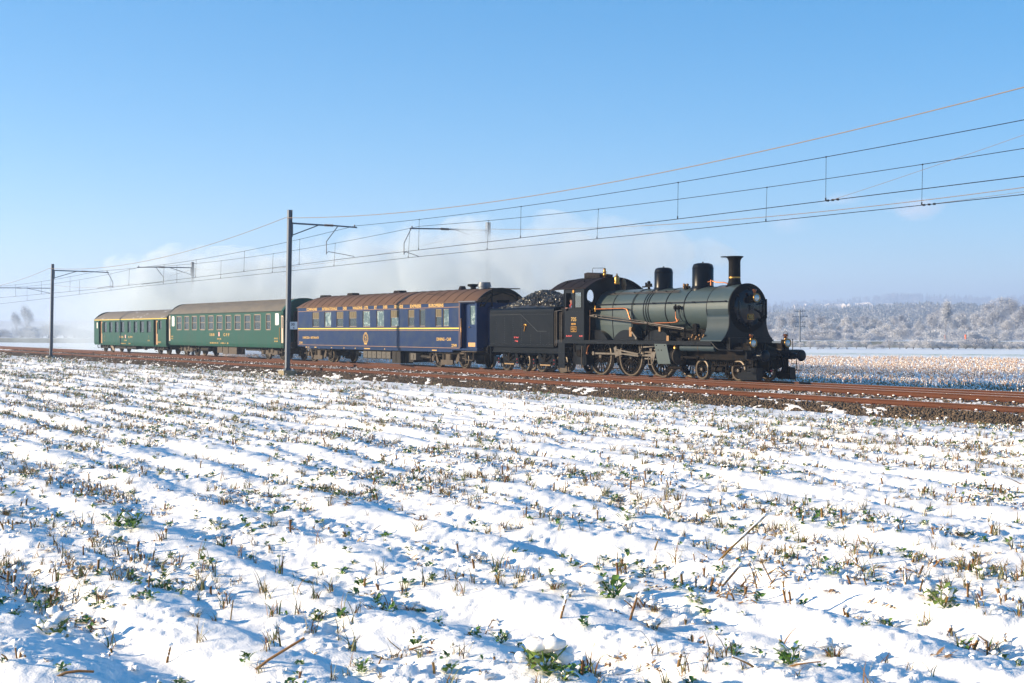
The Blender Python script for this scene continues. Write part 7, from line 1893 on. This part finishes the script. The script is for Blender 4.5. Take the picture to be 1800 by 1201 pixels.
def straw_clump(px, py, n, L, spread, label, seed):
    p = ground_hit(px, py); r = random.Random(seed); t = thing('straw_clump', p, label, 'straw clump')
    for k in range(n):
        b0 = p + Vector((r.gauss(0, spread), r.gauss(0, spread), 0)); b0.z = float(field_h(np.array([b0.x]), np.array([b0.y]))[0]) - .02
        a = r.uniform(0, 6.28); el = r.uniform(0.35, 1.35); l = L * r.uniform(.35, 1.0); rad = r.uniform(.004, .009)
        d = Vector((math.cos(a) * math.cos(el), math.sin(a) * math.cos(el), math.sin(el))); kink = r.uniform(.4, .8)
        d2 = (d + Vector((r.uniform(-.8, .8), r.uniform(-.8, .8), -r.uniform(.2, 1.2)))).normalized()
        pts = [b0, b0 + d * l * kink * .5, b0 + d * l * kink, b0 + d * l * kink + d2 * l * (1 - kink)]
        mb = MB(); mb.tube(pts, [rad * 1.1, rad, rad * .9, rad * .6], 6)
        if r.random() < .6: blade(mb, pts[1], r.uniform(0, 6.28), l * .6, rad * 1.1, r.uniform(.6, 1.6))
        obj('stem', mb, 'straw', t)
        if r.random() < .75:
            fine = [pts[1].lerp(pts[2], q / 6) for q in range(7)]
            mb = MB(); mb.tube([q + Vector((0, 0, rad)) for q in fine], [rad * r.uniform(.5, 1.9) for q in fine], 6)
            blob(mb, pts[2], rad * r.uniform(1.6, 3.0), k, n=8, m=5); obj('snow_cap', mb, 'snow_cap', t)
straw_clump(1330, 1010, 16, .34, .16, 'large clump of bent yellow straw with snow, right of centre in the foreground', 1)
straw_clump(1275, 1050, 8, .24, .10, 'small straw clump just left of the largest one at right', 2)
straw_clump(1120, 1065, 9, .20, .10, 'straw clump beside the bare leaning stalk right of centre', 3)
straw_clump(1625, 990, 12, .24, .16, 'loose straw clump near the right edge above the dark weed', 4)
straw_clump(1740, 1150, 9, .22, .12, 'straw clump in the bottom right corner', 5)
straw_clump(860, 1110, 8, .20, .10, 'straw clump below centre beside green weeds', 6)
straw_clump(1500, 935, 9, .22, .13, 'thin brown straw clump in the middle of the right foreground', 7)
straw_clump(700, 1150, 7, .18, .10, 'small straw clump at the bottom, left of centre', 8)
straw_clump(150, 870, 6, .26, .08, 'few dark bent stems standing together at left', 9)
straw_clump(1180, 880, 8, .20, .12, 'sparse straw clump in the middle distance right of centre', 10)
for k_, (px_, py_, sc_, lab_) in enumerate(((560, 1090, 1.5, 'flat green weed left of the bottom centre'), (880, 1130, 1.6, 'green weed below centre beside a straw clump'), (1225, 1075, 1.3, 'small green weed between two straw clumps at right'),
    (1560, 1080, 1.7, 'wide green weed left of the darkest one at right'), (1725, 1010, 1.5, 'green weed near the right edge in the middle foreground'), (1460, 1010, 1.2, 'little green weed right of the largest straw clump'),
    (760, 1020, 1.2, 'small green weed in the centre foreground'), (640, 1180, 1.6, 'green weed at the bottom edge left of centre'), (1290, 1150, 1.6, 'green weed at the bottom right of centre'),
    (1080, 820, 1.3, 'tiny green weed in the middle distance right of centre'), (1330, 890, 1.4, 'green weed above the largest straw clump'), (300, 980, 1.2, 'little weed between furrows at left'), (1780, 880, 1.3, 'green weed at the right edge, middle distance'))):
    solo('weed_plant', px_, py_, WEED[k_ % 6], sc_, lab_, 'weed')

# far stubble: orange cut stalks with snow on top
def p_far(mb, r, s):
    for k in range(r.randint(2, 4)):
        H = r.uniform(0.16, 0.34); b = Vector((r.uniform(-.12, .12), r.uniform(-.12, .12), -0.02)); le = Vector((r.uniform(-.25, .25), r.uniform(-.25, .25), 1)).normalized()
        mb.cur = 0; mb.tube([b, b + le * H], [0.013, 0.012], 5)
        if r.random() < 0.5: blade(mb, b + le * H * 0.5, r.uniform(0, 6.28), H * 0.6, 0.010, r.uniform(0.6, 1.4), 3)
        mb.cur = 1; blob(mb, b + le * (H + 0.005), r.uniform(0.016, 0.030), s + k, (1, 1, 0.9), 6, 4)
    mb.cur = 1
    blob(mb, (r.uniform(-.1, .1), r.uniform(-.1, .1), 0.02), r.uniform(0.05, 0.09), s + 11, n=7, m=4)
FARP = pr(p_far, ['straw_far', 'snow_cap'], 7, 900)
def far_plants():
    rng = np.random.default_rng(12)
    xs = []
    def add(n, x0, x1, y0, y1, qmax, s0, s1):
        x = rng.uniform(x0, x1, n); y = rng.uniform(y0, y1, n); q = x * QN[0] + y * QN[1]
        k = (q < qmax)
        line = np.abs(q - 66) < 0.5
        k &= (y > 3.3)
        q2 = np.round(q / 0.75) * 0.75; sh = (q2 - q) * (rng.random(n) < 0.75)
        x = x + sh * QN[0]; y = y + sh * QN[1]
        xs.append(np.stack([x[k], y[k], rng.uniform(s0, s1, n)[k]], -1))
    add(2100, -26, 9, 3.0, 14, 80, 0.8, 1.2)
    add(4300, -45, 5, 14, 42, 80, 0.55, 0.85)
    add(5500, -75, -10, 42, 90, 80, 0.6, 0.95)
    add(9000, -95, -20, 3.5, 30, 80, 0.4, 0.7)
    P = np.concatenate(xs); n = len(P)
    z = far_h(P[:, 0], P[:, 1])
    scatter('far_stubble', np.column_stack([P[:, :2], z]), np.stack([np.zeros(n), np.zeros(n), rng.uniform(0, 6.28, n)], -1), P[:, 2], rng.integers(0, 7, n), FARP,
            label='orange cut stalks capped with snow in the field beyond the tracks', cat='stubble')
far_plants()
# ================================================================== steam and haze
def weld(mb):
    import bmesh
    me = mb.mesh('v'); bm = bmesh.new(); bm.from_mesh(me)
    bmesh.ops.remove_doubles(bm, verts=bm.verts, dist=1e-4); bmesh.ops.triangulate(bm, faces=bm.faces)
    bmesh.ops.recalc_face_normals(bm, faces=bm.faces); bm.to_mesh(me); bm.free(); return me
def volume_material(name, build):
    m = bpy.data.materials.new(name); m.use_nodes = True; nt = m.node_tree; nt.nodes.clear()
    out = nt.nodes.new('ShaderNodeOutputMaterial'); v = nt.nodes.new('ShaderNodeVolumePrincipled')
    nt.links.new(v.outputs[0], out.inputs['Volume']); build(nt, v, m); return m
class NG:
    """tiny helper for math nodes"""
    def __init__(s, nt): s.nt = nt
    def op(s, o, a, b=None, clamp=False):
        n = s.nt.nodes.new('ShaderNodeMath'); n.operation = o; n.use_clamp = clamp
        for i, v in enumerate((a, b)):
            if v is None: continue
            if isinstance(v, (int, float)): n.inputs[i].default_value = v
            else: s.nt.links.new(v, n.inputs[i])
        return n.outputs[0]
    def mr(s, v, a, b, c, d):
        n = s.nt.nodes.new('ShaderNodeMapRange'); s.nt.links.new(v, n.inputs['Value'])
        for k, x in (('From Min', a), ('From Max', b), ('To Min', c), ('To Max', d)): n.inputs[k].default_value = x
        return n.outputs[0]
# plume: table of x -> centre y, centre z, half width, half height, density factor
PL = [(-170, 34, 2.6, 28, 6.5, .03), (-140, 24, 2.9, 19, 6.0, .035), (-118, 15, 3.6, 12, 5.6, .045), (-106, 11, 4.5, 8.0, 4.7, .10), (-97, 9.5, 4.7, 6.6, 4.6, .5), (-88, 8, 4.6, 5.5, 4.1, 1.0), (-70, 7.0, 4.4, 4.6, 3.3, 1.0), (-55, 6.6, 4.5, 4.0, 3.2, 1.0),
      (-42, 6.0, 4.8, 3.6, 3.1, 1.0), (-32, 5.2, 5.0, 3.1, 2.7, 1.0), (-22, 4.0, 5.2, 2.5, 2.2, .65), (-14, 2.6, 5.3, 1.7, 1.5, .45), (-8, 1.3, 5.3, 1.1, 1.0, .32), (-4.5, .35, 5.0, .55, .6, .45), (-2.7, 0, 4.75, .22, .28, .7), (-2.4, 0, 4.7, .1, .1, 0)]
X0, X1 = -170.0, -2.4
def steam():
    # container: a loose sleeve around the plume
    rings = []
    for x, cy, cz, ry, rz_, d in PL:
        rings.append([(x, cy + 1.35 * ry * math.cos(a), cz + 1.35 * rz_ * math.sin(a)) for a in np.linspace(0, 2 * PI, 17)[:-1]])
    b = MB(); b.loft(rings, False); b = weld(b)
    def build(nt, v, m):
        g = NG(nt); L_ = nt.links
        tc = nt.nodes.new('ShaderNodeTexCoord'); sp = nt.nodes.new('ShaderNodeSeparateXYZ'); L_.new(tc.outputs['Object'], sp.inputs[0])
        t = g.mr(sp.outputs[0], X0, X1, 0, 1)
        def curve(idx, lo, hi):
            n = nt.nodes.new('ShaderNodeFloatCurve'); c = n.mapping.curves[0]
            pts = [((p[0] - X0) / (X1 - X0), (p[idx] - lo) / (hi - lo)) for p in PL]
            c.points[0].location = pts[0]; c.points[-1].location = pts[-1]
            for q in pts[1:-1]: c.points.new(*q)
            for q in c.points: q.handle_type = 'VECTOR'
            n.mapping.use_clip = False
            n.mapping.update(); L_.new(t, n.inputs['Value'])
            return g.mr(n.outputs[0], 0, 1, lo, hi)
        cy, cz, ry, rz_, den = curve(1, 0, 40), curve(2, 0, 10), curve(3, 0, 30), curve(4, 0, 10), curve(5, 0, 1)
        # domain-warped billows
        no = nt.nodes.new('ShaderNodeTexNoise'); no.inputs['Scale'].default_value = .22; no.inputs['Detail'].default_value = 4; no.inputs['Roughness'].default_value = .55; L_.new(tc.outputs['Object'], no.inputs['Vector'])
        wv = nt.nodes.new('ShaderNodeVectorMath'); wv.operation = 'MULTIPLY_ADD'; wv.inputs[1].default_value = (2.6, 2.6, 2.6); L_.new(no.outputs['Color'], wv.inputs[0]); L_.new(tc.outputs['Object'], wv.inputs[2])
        n2 = nt.nodes.new('ShaderNodeTexNoise'); n2.inputs['Scale'].default_value = .30; n2.inputs['Detail'].default_value = 5; n2.inputs['Roughness'].default_value = .5; L_.new(wv.outputs[0], n2.inputs['Vector'])
        dy = g.op('DIVIDE', g.op('SUBTRACT', sp.outputs[1], cy), ry); dz = g.op('DIVIDE', g.op('SUBTRACT', sp.outputs[2], cz), rz_)
        d = g.op('SQRT', g.op('ADD', g.op('MULTIPLY', dy, dy), g.op('MULTIPLY', dz, dz)))
        s = g.op('ADD', g.op('SUBTRACT', 1.0, d), g.op('MULTIPLY', g.op('SUBTRACT', n2.outputs['Fac'], .5), 2.9))
        s = g.op('MULTIPLY', s, 3.2, clamp=True)
        L_.new(g.op('MULTIPLY', g.op('MULTIPLY', s, den), 0.75), v.inputs['Density'])
        v.inputs['Color'].default_value = (.74, .82, .89, 1); v.inputs['Anisotropy'].default_value = 0.1
        m.cycles.volume_step_rate = 1.0 if hasattr(m.cycles, 'volume_step_rate') else None
    mt = volume_material('steam', build)
    o = obj('steam_plume', b, mt, kind='stuff'); tagobj(o, 'white steam trailing from the chimney behind the whole train', 'steam')
steam()
def haze():
    b = MB(); b.box(-5200, 700, -500, 5200, -2.6, 135)
    def build(nt, v, m):
        v.inputs['Density'].default_value = 0.00048; v.inputs['Color'].default_value = (.52, .63, .82, 1); v.inputs['Anisotropy'].default_value = 0.3
    o = obj('haze', weld(b), volume_material('haze', build), kind='stuff')
haze()

def cloud(px, py, dep, rx, rz, dens, seed, label):
    """a small puff of cloud far beyond and above the haze"""
    x, y, _ = cam_pt(px, dep); z = 1.965 - (py - 581) / 2464.15 * dep
    b = MB(); b.ball((0, 0, 0), 1.0, 20, 12)
    def build(nt, v, m):
        g = NG(nt); L_ = nt.links; tc = nt.nodes.new('ShaderNodeTexCoord')
        ln = nt.nodes.new('ShaderNodeVectorMath'); ln.operation = 'LENGTH'; L_.new(tc.outputs['Object'], ln.inputs[0])
        no = nt.nodes.new('ShaderNodeTexNoise'); no.noise_dimensions = '4D'; no.inputs['W'].default_value = seed; no.inputs['Scale'].default_value = 1.7; no.inputs['Detail'].default_value = 4
        L_.new(tc.outputs['Object'], no.inputs['Vector'])
        s = g.op('ADD', g.op('SUBTRACT', .72, ln.outputs['Value']), g.op('MULTIPLY', g.op('SUBTRACT', no.outputs['Fac'], .5), 1.6))
        L_.new(g.op('MULTIPLY', g.op('MULTIPLY', s, 1.6, clamp=True), dens), v.inputs['Density'])
        v.inputs['Color'].default_value = (.95, .84, .84, 1); v.inputs['Anisotropy'].default_value = 0.2
    o = obj('cloud', weld(b), volume_material('cloud_vapour', build), at=(x, y, z), kind='stuff')
    o.scale = (rx, rx, rz); tagobj(o, label, 'cloud')
cloud(1612, 368, 6500, 170, 75, .0045, 1.0, 'small faint pink cloud low in the sky at right under the wires')
cloud(1480, 352, 6500, 150, 60, .0022, 4.0, 'very faint pinkish cloud left of the brighter one at right')
cloud(1385, 395, 6500, 150, 70, .0020, 9.0, 'very faint pinkish cloud above the chimney to the right')
